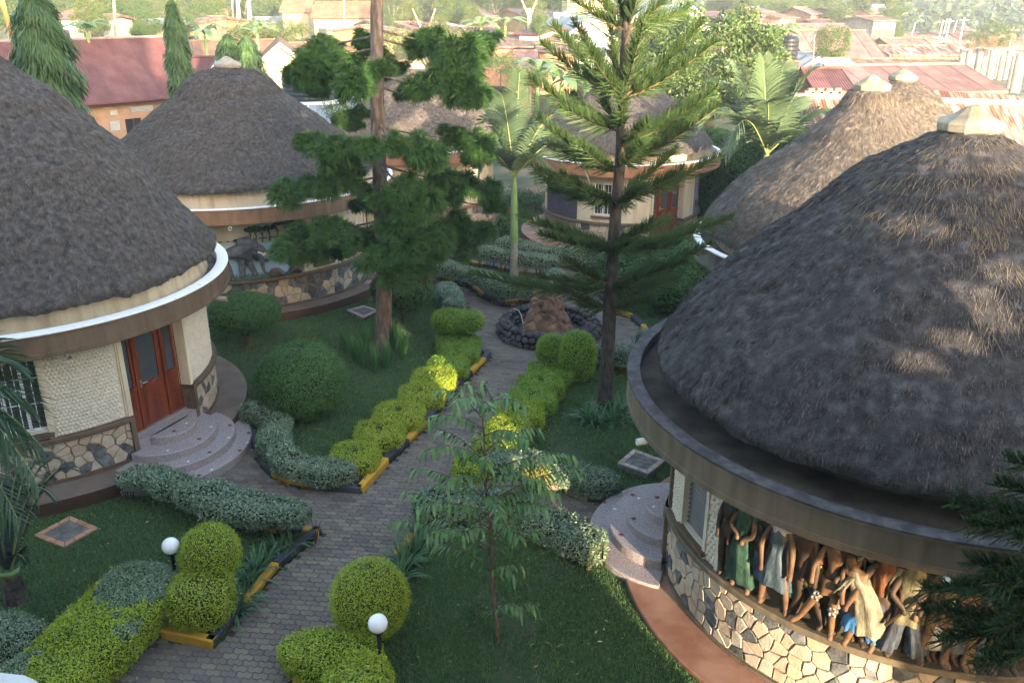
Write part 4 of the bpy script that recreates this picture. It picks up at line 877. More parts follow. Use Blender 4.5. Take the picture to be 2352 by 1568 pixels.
C = np.array([[BM(a, 1.31, .02), BM(a + q * .3 * (rr_ - .5), 1.31 + q * .6, .035), BM(a + q * .9 * (rr_ - .5), 1.31 + q, .03)] for a, q, rr_ in zip(uu, hh, r.random(n))]); m.strips(C, np.array([[-math.sin(a / 4.31), math.cos(a / 4.31), 0] for a in uu]), np.array([.022, .02, .004])); build('relief_reeds', m, reed, hB, kind='stuff')

# ------------------------------------------------------------------ fountain
ft = thing('fountain', 'round rock walled fountain with a reddish artificial rock mound in the middle', 'fountain', (FOUN[0], FOUN[1], 0))
rock_m = mat('purple_grey_rock', (.035, .030, .034), (.13, .115, .12), 4, .8, .9, 14, objr=.35); mound_m = mat('reddish_cement_rock', (.10, .055, .035), (.24, .14, .09), 3.5, .75, .6, 9, c3=(.17, .095, .06)); basin_m = mat('dark_wet_basin', (.02, .02, .022), (.05, .05, .055), 3, .35, .3, 20)
m = MB(); m.lathe([(1.12, -.02), (1.14, .22), (1.30, .36), (1.44, .22), (1.47, -.02)], FOUN, 64); build('wall_core', m, mat('dark_joint', (.015, .014, .015)), ft)
m = MB(); m.lathe([(.0, .03), (1.2, .035)], FOUN, 48); build('basin_floor', m, basin_m, ft)
rks = []
for k in range(7):
    m = MB(); m.smooth = False; m.ball((0, 0, 0), (1, .8, .75), 12, 8, disp=lambda q: .22 * vnoise(q, 1.6, k * 7) + .14 * vnoise(q, 3.5, k)); rks.append(m.mesh('rock', rock_m))
r = random.Random(6)
for R, z, n, s in ((1.45, .07, 46, .115), (1.43, .22, 44, .11), (1.34, .36, 42, .105), (1.20, .365, 38, .10), (1.10, .22, 34, .10), (1.11, .09, 34, .105)):
    for i in range(n):
        a = 2 * PI * (i + r.uniform(-.15, .15) + .5 * (z > .2)) / n; rr_ = R + r.uniform(-.02, .03)
        put('rock', r.choice(rks), ft, (FOUN[0] + rr_ * math.cos(a), FOUN[1] + rr_ * math.sin(a), z + r.uniform(-.02, .03)), (r.uniform(-.5, .5), r.uniform(-.5, .5), a + r.uniform(-.6, .6)), s * .9 * r.uniform(.8, 1.2))
m = MB(); m.smooth = True; nu, nv = 150, 100
a = np.linspace(0, 2 * PI, nu, endpoint=False)[:, None]; t = np.linspace(0, 1, nv)[None]; H_ = 1.62
rad = np.interp(t[0], [0, .12, .3, .45, .7, .88, .97, 1], [.76, .72, .60, .50, .40, .29, .15, 0])[None]
P = np.stack([np.cos(a) * rad, np.sin(a) * rad, np.broadcast_to(t * H_, (nu, nv))], 2).reshape(-1, 3)
rg = np.random.default_rng(9); S = np.stack([rg.uniform(0, 2 * PI, 64), rg.uniform(0, H_, 64)], 1); sr = np.interp(S[:, 1] / H_, [0, .3, 1], [.78, .55, .25]); SP = np.stack([np.cos(S[:, 0]) * sr, np.sin(S[:, 0]) * sr, S[:, 1]], 1)
D = np.sqrt(((P[:, None] - SP[None]) ** 2 * np.array([1, 1, .7])).sum(2)); D.sort(1); e = np.clip((D[:, 1] - D[:, 0]) / .16, 0, 1)
d = .085 * (np.sqrt(e) - .75) + .02 * vnoise(P, 8, 2); P[:, :2] += (nrm(P * np.array([1, 1, 0])) * d[:, None])[:, :2]
P += np.array([FOUN[0] - .05, FOUN[1] - .05, .03]); m.grid(P.reshape(nu, nv, 3), 0, True); build('rock_mound', m, mound_m, ft)
m = MB(); x, y = FOUN; m.smooth = True
m.tube([(x - 1.0, y + .72, .46), (x - .86, y + .56, .47), (x - .78, y + .3, .38), (x - .72, y - .1, .22), (x - .74, y - .5, .10), (x - .80, y - .62, .05)], .016, 6); build('hose', m, mat('pale_green_hose', (.28, .32, .25), rough=.4), ft)

# ------------------------------------------------------------------ inspection covers
tile_m = mat('pale_stone_tile', (.26, .21, .19), (.36, .30, .27), 6, .8, .3, 40, objr=.2); tile_o = mat('orange_tile', (.30, .15, .09), (.36, .21, .13), 5, .8, .4, 40, objr=.2); cov = mat('cover_concrete', (.07, .065, .06), (.15, .14, .13), 6, .9, .4, 40)
def cover(c, corners, z, lab, tm):
    t = thing('inspection_cover', lab, 'manhole cover', (c[0], c[1], 0)); q = [np.array([*p]) for p in corners]; C = sum(q) / 4
    m = MB(); m.prism([C + (p - C) * .985 for p in q], .0, z - .03); build('base', m, cov, t)
    m = MB(); m.prism([C + (p - C) * .70 for p in q], .0, z - .008, 0, .004); build('lid', m, cov, t)
    for i in range(4):
        a, b = q[i], q[(i + 1) % 4]; ai, bi = C + (a - C) * .72, C + (b - C) * .72; n = 3
        for k in range(n):
            s0, s1 = k / n + .012, (k + 1) / n - .012; m = MB(); m.prism([a + (b - a) * s0, a + (b - a) * s1, ai + (bi - ai) * s1, ai + (bi - ai) * s0], z - .03, z, 0, .004); build('tile', m, tm, t)
cover((-8.0, 13.4), P_((80,1240),(163,1195),(228,1222),(150,1267)), .11, 'square inspection cover with orange tile border on the front left lawn', tile_o)
cover((2.75, 16.5), [at(x_, y_, .2) for x_, y_ in ((1418,1062),(1456,1030),(1528,1056),(1490,1087))], .2, 'square inspection cover with pale tile border beside the right hut', tile_m)
cover((-4.0, 24.4), [at(x_, y_, .16) for x_, y_ in ((796,711),(836,701),(870,712),(836,729))], .16, 'square inspection cover on the lawn behind the left tree trunk', tile_m)

# ------------------------------------------------------------------ globe lamps
globe_m = mat('opal_globe', (.72, .73, .78), rough=.25, spec=.5)
def globe_lamp(c, z, lab):
    t = thing('garden_lamp', lab, 'lamp', (c[0], c[1], 0), group=None)
    m = MB(); m.tube([(c[0], c[1], 0), (c[0], c[1], z - .13)], .03, 10); build('post', m, dark_in, t)
    m = MB(); m.lathe([(.001, z - .15), (.07, z - .15), (.075, z - .11), (.001, z - .10)], c, 16); build('collar', m, dark_in, t)
    m = MB(); m.smooth = True; m.ball((c[0], c[1], z), .135, 32, 20); build('globe', m, globe_m, t)
globe_lamp(at(392, 1253, 1.05), 1.05, 'white globe lamp above the hedge left of the round topiary ball')
globe_lamp(at(868, 1431, 1.05), 1.05, 'white globe lamp in front of the round topiary ball right of the path')
# ------------------------------------------------------------------ clipped hedges and shrubs
lime = leafmat('lime_duranta_leaf', (.22, .30, .02), (.32, .40, .03), isc=[(.16, .24, .018), (.37, .45, .03), (.27, .36, .03), (.50, .55, .06), (.09, .155, .014)], k=.3)
limeg = leafmat('green_lime_leaf', (.12, .24, .02), (.20, .33, .035), isc=[(.10, .22, .018), (.28, .43, .04), (.18, .32, .03), (.40, .54, .07), (.06, .12, .012)])
gold = leafmat('golden_leaf', (.30, .26, .03), (.40, .34, .04), isc=[(.25, .22, .02), (.42, .36, .05)])
varg = leafmat('variegated_grey_green_leaf', (.13, .20, .125), (.21, .28, .19), isc=[(.05, .12, .055), (.22, .29, .18), (.09, .17, .09), (.55, .60, .46), (.03, .08, .035), (.15, .22, .12)])
dkg = leafmat('dark_green_leaf', (.045, .12, .03), (.07, .16, .04), isc=[(.03, .09, .022), (.08, .18, .045), (.05, .12, .03), (.12, .24, .06)])
twig = mat('twig_bark', (.06, .045, .03), (.12, .09, .06), 12, .9)
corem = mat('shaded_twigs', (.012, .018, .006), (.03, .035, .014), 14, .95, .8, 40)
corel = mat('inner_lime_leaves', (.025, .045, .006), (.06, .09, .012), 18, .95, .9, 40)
def hsurf_cards(m, P, N, size, seed, mi=0, rough=.55):
    r = np.random.default_rng(seed); n = len(P); Q = r.normal(0, 1, (n, 3)); D = nrm(Q - N * (Q * N).sum(1)[:, None] * .35 + N * .25); NN = nrm(N + r.normal(0, rough, (n, 3)))
    m.cards(P + N * np.where(r.random((n, 1)) < .04, r.uniform(.03, .075, (n, 1)), r.uniform(-.05, .035, (n, 1))) - D * size * .4, D, NN, size * r.uniform(.6, 1.35, n), size * .55 * r.uniform(.7, 1.2, n), mi)
def sweep_surface(line, hw, z0, z1, rnd=.10, seed=0, lump=.04, lumps=1.6, ns=None, taper=True):
    """rounded hedge body swept along a polyline -> grid of points (i along, j round) with normals"""
    L = np.array(line, float); s = np.r_[0, np.cumsum(np.linalg.norm(np.diff(L, axis=0), axis=1))]
    ns = ns or max(8, int(s[-1] / .07)); t = np.linspace(0, s[-1], ns); C = np.stack([np.interp(t, s, L[:, k]) for k in (0, 1)], 1)
    for _ in range(4): C[1:-1] = (C[:-2] + 2 * C[1:-1] + C[2:]) / 4
    T = nrm(np.gradient(C, axis=0)); S = np.stack([-T[:, 1], T[:, 0]], 1); nj = 28; a = np.linspace(0, 2 * PI, nj, endpoint=False)
    e = .45; ca, sa = np.sign(np.cos(a)) * np.abs(np.cos(a)) ** e, np.sign(np.sin(a)) * np.abs(np.sin(a)) ** e
    end = np.minimum(t, s[-1] - t); k = np.sqrt(np.clip(1 - (1 - np.clip(end / (rnd * 1.6), 0, 1)) ** 2, .02, 1))
    hz, cz = (z1 - z0) / 2, (z0 + z1) / 2
    G = np.concatenate([C[:, None] + S[:, None] * (ca * hw)[None, :, None] * k[:, None, None], (cz + sa * hz * (.6 + .4 * k[:, None]))[..., None]], 2)
    F = G.reshape(-1, 3); Nn = nrm(np.concatenate([S[:, None] * np.cos(a)[None, :, None], np.broadcast_to(np.sin(a)[None, :, None], (ns, nj, 1))], 2)).reshape(-1, 3)
    F = F + Nn * (lump * fbm(F, lumps, 3, seed))[:, None]
    return F.reshape(ns, nj, 3), Nn.reshape(ns, nj, 3)
def grid_cards(m, G, Nn, dens, size, seed, closed=True, mi=0, rough=.55, zmin=None):
    r = np.random.default_rng(seed); a = G; b = np.roll(G, -1, 1)
    A = np.linalg.norm(np.cross(a[1:, :] - a[:-1, :], b[:-1] - a[:-1]), axis=2); p = A.ravel() / A.sum(); n = int(A.sum() * dens)
    k = r.choice(len(p), n, p=p); i, j = np.unravel_index(k, A.shape); j2 = (j + 1) % G.shape[1]; u, v = r.random((n, 1)), r.random((n, 1))
    P = (G[i, j] * (1 - u) + G[i + 1, j] * u) * (1 - v) + (G[i, j2] * (1 - u) + G[i + 1, j2] * u) * v; N = Nn[i, j]
    hsurf_cards(m, P, N, size, seed, mi, rough); return P
def hedge(name, label, line, hw, z0, z1, lm, dens=2600, size=.05, seed=0, cat='hedge', stems=True, lump=.07, core=corem, group=None, patch=None, lumps=1.6):
    L = np.array(line, float); c = L.mean(0); root = thing(name, label, cat, (c[0], c[1], .05), group=group)
    G, N = sweep_surface(line, hw, z0, z1, min(hw, .3), seed, lump, lumps)
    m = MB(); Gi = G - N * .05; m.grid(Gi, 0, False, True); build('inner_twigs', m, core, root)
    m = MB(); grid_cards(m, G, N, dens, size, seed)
    mats = [lm]
    if patch:
        Q = np.concatenate(m.V).reshape(-1, 4, 3).mean(1); w = fbm(Q, patch[1], 2, 77 + seed) + .2 * vnoise(Q, 9, 3); mi = (w > patch[2]).astype(int)
        o = 0
        for q in range(len(m.M)): k = len(m.M[q]); m.M[q] = mi[o:o + k]; o += k
        mats = [lm, patch[0]]
    build('foliage', m, mats, root)
    if stems:
        m = MB(); r = random.Random(seed); s = np.r_[0, np.cumsum(np.linalg.norm(np.diff(L, axis=0), axis=1))]; n = max(2, int(s[-1] / .22))
        for i in range(n):
            t = s[-1] * (i + .5) / n; x, y = (float(np.interp(t, s, L[:, k])) for k in (0, 1)); x += r.uniform(-.5, .5) * hw; y += r.uniform(-.5, .5) * hw
            for q in range(3):
                a = r.uniform(0, 6.28); d = r.uniform(.05, .16); m.tube([(x, y, 0), (x + d * .4 * math.cos(a), y + d * .4 * math.sin(a), (z0 + .1) * .5), (x + d * math.cos(a), y + d * math.sin(a), z0 + .12)], [.012, .009, .006], 5, caps=False)
        build('stems', m, twig, root, kind='stuff')
    return root
def ball_shrub(label, c, r3, zc, lm, dens=2800, size=.042, seed=0, cat='topiary', name='topiary_ball', stem=.03, group=None, lump=.035, core=corem, flat=0., fl=None):
    root = thing(name, label, cat, (c[0], c[1], .05), group=group); nu, nv = 48, 30
    th = np.linspace(0, 2 * PI, nu, endpoint=False)[:, None]; ph = np.linspace(.02, PI - .02, nv)[None]
    N = np.stack([np.cos(th) * np.sin(ph), np.sin(th) * np.sin(ph), np.broadcast_to(np.cos(ph), (nu, nv))], 2); Fl = N.reshape(-1, 3)
    if flat: Fs = np.sign(Fl) * np.abs(Fl) ** (1 - flat)
    else: Fs = Fl
    G = Fs * np.array(r3) * (1 + lump * fbm(Fl, 2.2, 3, seed))[:, None] + np.array([c[0], c[1], zc]); G = G.reshape(nu, nv, 3)
    G2 = np.concatenate([G, G[:1]], 0).transpose(1, 0, 2); N2 = np.concatenate([N, N[:1]], 0).transpose(1, 0, 2)
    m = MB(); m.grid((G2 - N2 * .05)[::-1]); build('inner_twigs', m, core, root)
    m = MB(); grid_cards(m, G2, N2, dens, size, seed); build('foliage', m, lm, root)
    m = MB(); rr = random.Random(seed); zb = zc - r3[2] * .8
    for q in range(5 if stem else 0):
        a = rr.uniform(0, 6.28); m.tube([(c[0] + .02 * math.cos(a), c[1] + .02 * math.sin(a), 0), (c[0] + .05 * math.cos(a), c[1] + .05 * math.sin(a), zb * .5 + .03), (c[0] + r3[0] * .4 * math.cos(a), c[1] + r3[0] * .4 * math.sin(a), zb + .15)], [stem, stem * .8, stem * .5], 6, caps=False)
    if stem: build('stems', m, twig, root, kind='stuff')
    if fl:
        m = MB(); rg = np.random.default_rng(seed); k = fl[1]; 
        i = rg.integers(2, 13, k); j = rg.integers(0, nu, k); P = G2[i, j]; 
        for p in P:
            Q = p + rg.normal(0, .05, (14, 3)); m.cards(Q, rg.normal(0, 1, (14, 3)), rg.normal(0, 1, (14, 3)), .10, .045)
        build('flowers', m, fl[0], root)
    return root
G_m = 'lime mounds clipped along the left edge of the main path'
# lime mounds, left row: tops (x, y, half width px)
for i, (px, py, w, lab) in enumerate(((831,1035,50,'frontmost clipped lime mound of the left path row, next to the yellow kerb corner'), (885,985,52,'second clipped lime mound from the front in the left path row'), (930,942,54,'third clipped lime mound from the front in the left path row'), (981,897,48,'fourth clipped lime mound from the front in the left path row'),
        (1011,860,46,'fifth clipped lime mound of the left path row, its right tip sunlit'), (1043,832,42,'sixth clipped lime mound of the left path row, below the fountain ring'), (1070,799,42,'seventh clipped lime mound of the left path row beside the fountain'), (1068,778,44,'flat clipped lime mound at the far end of the left path row'))):
    x, y = at(px - 15, py, .42); k = (y * .931 + 3.0) / 2000
    ball_shrub(lab, (x, y), (w * k * 1.08, w * k * .98, .21 if i < 7 else .17), .25, lime if i < 5 else limeg, 3400, .042, 100 + i, 'shrub', 'clipped_shrub', .02, None, .08, corel, .52)
for i, (px, py, w, z, lab) in enumerate(((1036,736,45,.78,'clipped lollipop shrub, left of the two beside the fountain path'), (1075,738,36,.78,'clipped lollipop shrub, right of the two beside the fountain path'))):
    x, y = at(px, py, z); k = (y * .931 + 3.0) / 2000; ball_shrub(lab, (x, y), (w * k, w * k * .9, .27), z, limeg, 3000, .038, 120 + i, 'shrub', 'clipped_shrub', .025, None, .06, corel, .2)
ball_shrub('low lime mound under the pair of lollipop shrubs', at(1035, 772, .3), (.42, .4, .3), .3, limeg, 2600, .038, 131, 'shrub', 'clipped_shrub', 0, None, .06, corem, .2)
for i, (px, py, w, h, lab) in enumerate(((1265,836,46,.32,'flat lime mound at the fountain end of the right path row'), (1243,868,48,.36,'second lime mound from the fountain in the right path row'), (1222,900,50,.36,'third lime mound from the fountain in the right path row'), (1195,935,50,.36,'fourth lime mound from the fountain in the right path row'), (1165,972,48,.38,'fifth lime mound from the fountain in the right path row'), (1140,1008,46,.38,'frontmost yellow mound of the right path row behind the sapling'), (1085,1055,40,.34,'small yellow mound at the rounded yellow kerb end'))):
    x, y = at(px, py + 6, .45); k = (y * .931 + 3.0) / 2000; ball_shrub(lab, (x, y), (w * k * 1.08, w * k * .98, h * .64), .27, lime if i > 2 else limeg, 3400, .042, 140 + i, 'shrub', 'clipped_shrub', .02, None, .07, corel, .52)
ball_shrub('rounded lime shrub just in front of the fountain wall', at(1270, 800, .75), (.42, .40, .42), .70, limeg, 3000, .038, 150, 'shrub', 'clipped_shrub', .03, None, .05, corel, .1)
ball_shrub('taller rounded lime shrub right of the fountain front', at(1326, 815, .75), (.44, .42, .66), .72, limeg, 3000, .038, 151, 'shrub', 'clipped_shrub', .03, None, .05, corel, .2)
# topiary balls and bushes
ball_shrub('large dark green clipped ball bush on the upper left lawn', at(693, 872, 1.0), (1.0, .96, .86), .98, dkg, 3200, .045, 160, 'topiary', 'topiary_ball', .05)
ball_shrub('mushroom shaped dark green bush beside the large left hut', at(560, 715, 1.05), (.98, .9, .48), 1.02, dkg, 2600, .055, 161, 'shrub', 'clipped_bush', .07)
ball_shrub('round lime topiary ball beside the left globe lamp', at(483, 1272, .85), (.46, .46, .48), .85, lime, 5200, .026, 162, 'topiary', 'topiary_ball', .03, None, .02, corel)
ball_shrub('large round lime topiary ball right of the path behind the globe lamp', at(850, 1372, .8), (.565, .56, .60), .78, lime, 5200, .026, 163, 'topiary', 'topiary_ball', .03, None, .02, corel)
ball_shrub('small boxy two tone shrub beside the yellow kerb corner', at(460, 1372, .5), (.50, .44, .36), .48, lime, 3600, .034, 164, 'shrub', 'clipped_shrub', .03, None, .07, corem, .35)
# hedges
hedge('clipped_hedge', 'broad lime hedge with grey green patches filling the bottom left corner', [at(-60, 1660, .55), at(110, 1540, .6), at(215, 1440, .6), at(300, 1365, .6), at(385, 1298, .6)], .60, .06, .74, lime, 3800, .036, 201, patch=(varg, .9, .22), lump=.07, core=corel)
hedge('clipped_hedge', 'grey green and lime hedge at the left frame edge joining the bottom left hedge', [at(-70, 1440, .6), at(20, 1440, .6), at(75, 1475, .6)], .34, .08, .62, varg, 3200, .04, 202, patch=(lime, 1.1, .15), lump=.07)
hedge('clipped_hedge', 'lime hedge in the bottom centre in front of the right globe lamp', [at(640, 1470, .5), at(770, 1490, .55), at(880, 1490, .55)], .36, .06, .60, lime, 3800, .036, 203, lump=.05, core=corel)
hedge('clipped_hedge', 'lime hedge running out of the bottom edge right of the path', [at(840, 1490, .55), at(800, 1600, .55), at(770, 1720, .55)], .47, .06, .60, lime, 3800, .036, 204, lump=.05, core=corel)
hedge('variegated_hedge', 'grey green hedge on stems below the large left hut steps', [at(265, 1098, .6), at(350, 1092, .6), at(430, 1122, .6), at(515, 1150, .6), at(600, 1172, .6), at(715, 1175, .6)], .34, .40, .74, varg, 2300, .055, 205, lump=.10, lumps=2.4)
hedge('variegated_hedge', 'curved grey green hedge hooking round the upper left lawn', [at(548, 935, .45), at(600, 935, .45), at(638, 968, .45), at(628, 1010, .45), at(655, 1055, .45), at(730, 1072, .45), at(820, 1074, .45)], .30, .12, .58, varg, 2300, .055, 206, lump=.09)
hedge('variegated_hedge', 'grey green hedge across the front of the right lawn behind the sapling', [at(950, 1138, .5), at(1080, 1150, .5), at(1190, 1165, .5), at(1300, 1205, .5), at(1385, 1255, .5)], .32, .14, .62, varg, 2300, .055, 207, lump=.10)
hedge('variegated_hedge', 'grey green hedge in front of the pine lawn beside the sloping path', [at(1120, 1040, .45), at(1220, 1052, .45), at(1320, 1080, .45), at(1425, 1108, .4)], .34, .08, .52, varg, 2300, .055, 208, lump=.08)
hedge('variegated_hedge', 'yellow tuft of hedge behind the sapling crown', [at(1200, 1060, .55), at(1260, 1075, .55)], .26, .14, .58, leafmat('yellow_leaf', (.20, .20, .04), (.28, .27, .06), isc=[(.12, .15, .03), (.32, .29, .07)]), 2200, .045, 209, lump=.08)
hedge('variegated_hedge', 'grey green hedge strip right of the red flowered bush', [at(1012, 652, .5), at(1035, 672, .5), at(1046, 705, .5)], .34, .10, .62, varg, 2200, .05, 210, lump=.06)
hedge('variegated_hedge', 'curved grey green hedge in front of the middle palm', [at(985, 597, .7), at(1050, 618, .7), at(1105, 630, .7), at(1150, 655, .7), at(1215, 661, .7), at(1265, 650, .7), at(1285, 622, .7)], .27, .38, .82, varg, 1900, .055, 211, lump=.06)
hedge('variegated_hedge', 'straight grey green hedge on bare stems behind the middle palm', [at(1075, 569, .75), at(1130, 577, .75), at(1180, 584, .75), at(1240, 592, .75), at(1282, 600, .75)], .27, .42, .86, varg, 1900, .055, 212, lump=.05)
hedge('variegated_hedge', 'back grey green hedge edging the far lawn', [at(1140, 550, .6), at(1200, 562, .6), at(1280, 577, .6), at(1400, 582, .6), at(1560, 575, .6)], .34, .15, .72, varg, 1500, .06, 213, lump=.07)
hedge('variegated_hedge', 'grey green hedge on stems between the pine trunk and the right hut rim', [at(1362, 802, .6), at(1410, 808, .6), at(1465, 815, .6)], .27, .32, .76, varg, 2200, .05, 214, lump=.07)
hedge('variegated_hedge', 'small grey green bush at the kerb end near the right hut rim', [at(1462, 765, .5), at(1500, 768, .5)], .28, .2, .6, varg, 2000, .05, 215, lump=.07)
hedge('hedge_wall', 'tall dark green creeper hedge behind the right huts', [(7.0, 38.6), (9.4, 35.5), (12, 33.5)], .5, .1, 4.0, dkg, 700, .10, 216, lump=.12, stems=False)
for i, (px, py, r3, z, lab) in enumerate(((1480, 630, (1.5, 1.2, 1.0), .95, 'dark green rounded shrub mass right of the pine trunk'), (1560, 600, (1.3, 1.2, .9), .9, 'dark green shrub between the pine and the right hut thatch'), (1530, 665, (1.1, .9, .7), .65, 'low dark shrub beside the right hut thatch edge'))):
    ball_shrub(lab, at(px, py, z), r3, z, dkg, 900, .085, 220 + i, 'shrub', 'dark_shrub', .05, None, .12)
red = mat('red_petals', (.42, .015, .01), (.55, .03, .02), 5, .6)
ball_shrub('dark bush with red flowers behind the left tree trunk', at(925, 665, 1.05), (.85, .7, .62), 1.05, dkg, 900, .085, 230, 'shrub', 'flowering_bush', .03, None, .14, corem, 0, (red, 30))
ball_shrub('loose bush with a few red flowers beside the middle palm trunk', at(1163, 520, .8), (.4, .4, .6), .8, dkg, 600, .09, 231, 'shrub', 'flowering_bush', .02, None, .2, corem, 0, (red, 4))

# strap leaved clumps
strap = leafmat('strap_leaf', (.03, .085, .03), (.05, .12, .045), isc=[(.045, .12, .055), (.11, .21, .10), (.07, .16, .07)]); iris = leafmat('iris_leaf', (.03, .10, .03), (.06, .14, .045), isc=[(.045, .14, .04), (.12, .26, .08)])
def straps(m, c, n, L, w, lean, r, z=.05, droop=.5):
    a = r.uniform(0, 2 * PI, n); ln = L * r.uniform(.6, 1.15, n); k = 6; t = np.linspace(0, 1, k)[None]; le = r.uniform(lean[0], lean[1], n)[:, None]
    out = ln[:, None] * t * le; up = ln[:, None] * (t * np.sqrt(1 - np.clip(le, 0, .95) ** 2) - droop * le * t ** 2.4)
    C = np.stack([c[0] + np.cos(a)[:, None] * (out + .03), c[1] + np.sin(a)[:, None] * (out + .03), np.maximum(z + up, .06)], 2); C[:, 0, 2] = z - .02
    m.strips(C, np.stack([-np.sin(a), np.cos(a), 0 * a], 1), w * np.array([.7, 1, 1, .9, .6, .1]))
def clump(label, pts, n, L, w, lean, mt, seed, droop=.5, cat='plant'):
    c0 = pts[0]; root = thing('leaf_clump', label, cat, (c0[0], c0[1], .05)); r = np.random.default_rng(seed)
    for p in pts: m = MB(); straps(m, p, n, L, w, lean, r, droop=droop); build('leaves', m, mt, root)
clump('upright iris leaves ringed round the left tree trunk', [at(*q) for q in ((815,838),(835,850),(862,862),(890,852),(925,832),(842,812),(905,808),(795,815))], 60, .85, .028, (.05, .35), iris, 1, .3)
clump('dark strap leaved clump at the foot of the tall pine', [at(*q) for q in ((1350,972),(1372,985),(1410,978),(1425,962),(1395,955))], 46, .75, .032, (.3, .85), strap, 2, .7)
clump('strap leaved clump spilling over the yellow kerb on the left of the path', [at(*q) for q in ((575,1345),(560,1380),(590,1320),(545,1415))], 50, .62, .028, (.3, .9), strap, 3, .8)
clump('strap leaved plants by the black kerb at the end of the stem hedge', [at(*q) for q in ((640,1268),(615,1290),(670,1262))], 26, .55, .030, (.3, .85), strap, 4, .7)
clump('strap leaved clump right of the path behind the big topiary ball', [at(*q) for q in ((930,1310),(955,1275),(915,1345),(965,1240))], 48, .68, .030, (.25, .9), strap, 5, .7)
clump('strap leaved plants under the dark shrubs right of the pine', [at(*q) for q in ((1455,715),(1475,700),(1490,730),(1440,700))], 30, .7, .035, (.2, .8), strap, 6, .6)
clump('grassy plants on the palm bed behind the kerb', [at(*q) for q in ((1150,672),(1120,660),(1180,682))], 40, .45, .025, (.2, .8), strap, 7, .6)

# ------------------------------------------------------------------ the hoop pine on the left
bark_l = mat('scaly_grey_bark', (.07, .055, .05), (.19, .155, .14), 9, .95, 1., 26, stretch=(1, 1, .35), c3=(.12, .095, .085)); bark_d = mat('dark_pine_bark', (.022, .018, .016), (.075, .06, .05), 10, .95, 1., 30, stretch=(1, 1, .4)); bark_y = mat('orange_brown_twig', (.10, .06, .03), (.16, .10, .05), 6, .8)
needle = leafmat('hoop_pine_needles', (.025, .075, .022), (.045, .11, .03), isc=[(.022, .07, .020), (.065, .145, .04), (.038, .10, .028), (.14, .23, .055), (.026, .078, .022)], sc=2, spec=.25, transl=.06)
needle2 = leafmat('cook_pine_needles', (.03, .06, .016), (.055, .095, .025), isc=[(.022, .06, .018), (.06, .11, .03), (.035, .08, .024), (.10, .15, .04)], sc=2, spec=.25, transl=.08)
def tuft_mesh(seed):
    """one rounded clump: a dozen puffs of short needle covered strands"""
    r = np.random.default_rng(seed); nl = 15; n1 = 80; dl = nrm(r.normal(0, 1, (nl, 3)) + [0, 0, .1]); cen = dl * r.uniform(.30, .68, (nl, 1)) * np.array([1, 1, .78]); n = nl * n1; ii = np.repeat(np.arange(nl), n1)
    d = nrm(r.normal(0, 1, (n, 3)) + dl[ii] * .7); base = cen[ii] + d * r.uniform(.02, .16, (n, 1)); L = r.uniform(.20, .40, (n, 1, 1)); k = 4; t = np.linspace(0, 1, k)[None, :, None]
    C = base[:, None] + d[:, None] * L * t + np.array([0, 0, -1.]) * L * (.1 + .45 * r.random((n, 1, 1))) * t ** 2
    m = MB(); side = nrm(np.cross(d, r.normal(0, 1, (n, 3)))); m.strips(C, side, np.array([.02, .028, .024, .006])); m.strips(C, np.cross(side, d), np.array([.02, .028, .024, .006]))
    q = 14; tt = np.tile(np.linspace(.1, .98, q), n); kk = np.repeat(np.arange(n), q); f = tt * (k - 1); j = np.minimum(f.astype(int), k - 2); w = (f - j)[:, None]
    P = C[kk, j] * (1 - w) + C[kk, j + 1] * w; T = nrm(C[kk, j + 1] - C[kk, j]); X = nrm(np.cross(T, r.normal(0, 1, (len(kk), 3)))); D = nrm(T * 1.1 + X)
    m.cards(P, D, np.cross(D, T), .055 * r.uniform(.7, 1.2, len(kk)), .012, 0)
    return m.mesh('needle_tuft', needle)
tufts = [tuft_mesh(i) for i in range(4)]
LT = at(881, 806)
lt = thing('hoop_pine', 'tall dark conifer with clumped tufts of foliage on the left lawn', 'tree', (LT[0], LT[1], 0))
m = MB(); m.smooth = True; zz = np.linspace(-.1, 15.5, 110); R = np.interp(zz, [0, .3, 1, 4, 9, 15.5], [.29, .235, .215, .19, .15, .05])
a = np.linspace(0, 2 * PI, 28, endpoint=False)[:, None]; cx = LT[0] + .036 * zz + .04 * np.sin(zz * .7); cy = LT[1] + .03 * np.sin(zz)
G = np.stack([cx + R * np.cos(a), cy + R * np.sin(a), np.broadcast_to(zz, (28, 110))], 2); F_ = G.reshape(-1, 3); dd = .012 * vnoise(F_ * np.array([6, 6, 14.]), 1, 1) + .010 * vnoise(F_ * np.array([14, 14, 30.]), 1, 2)
G = (F_ + np.stack([np.cos(a) + 0 * zz, np.sin(a) + 0 * zz, 0 * a + 0 * zz], 2).reshape(-1, 3) * dd[:, None]).reshape(28, 110, 3); m.grid(G, 0, True); build('trunk', m, bark_l, lt)
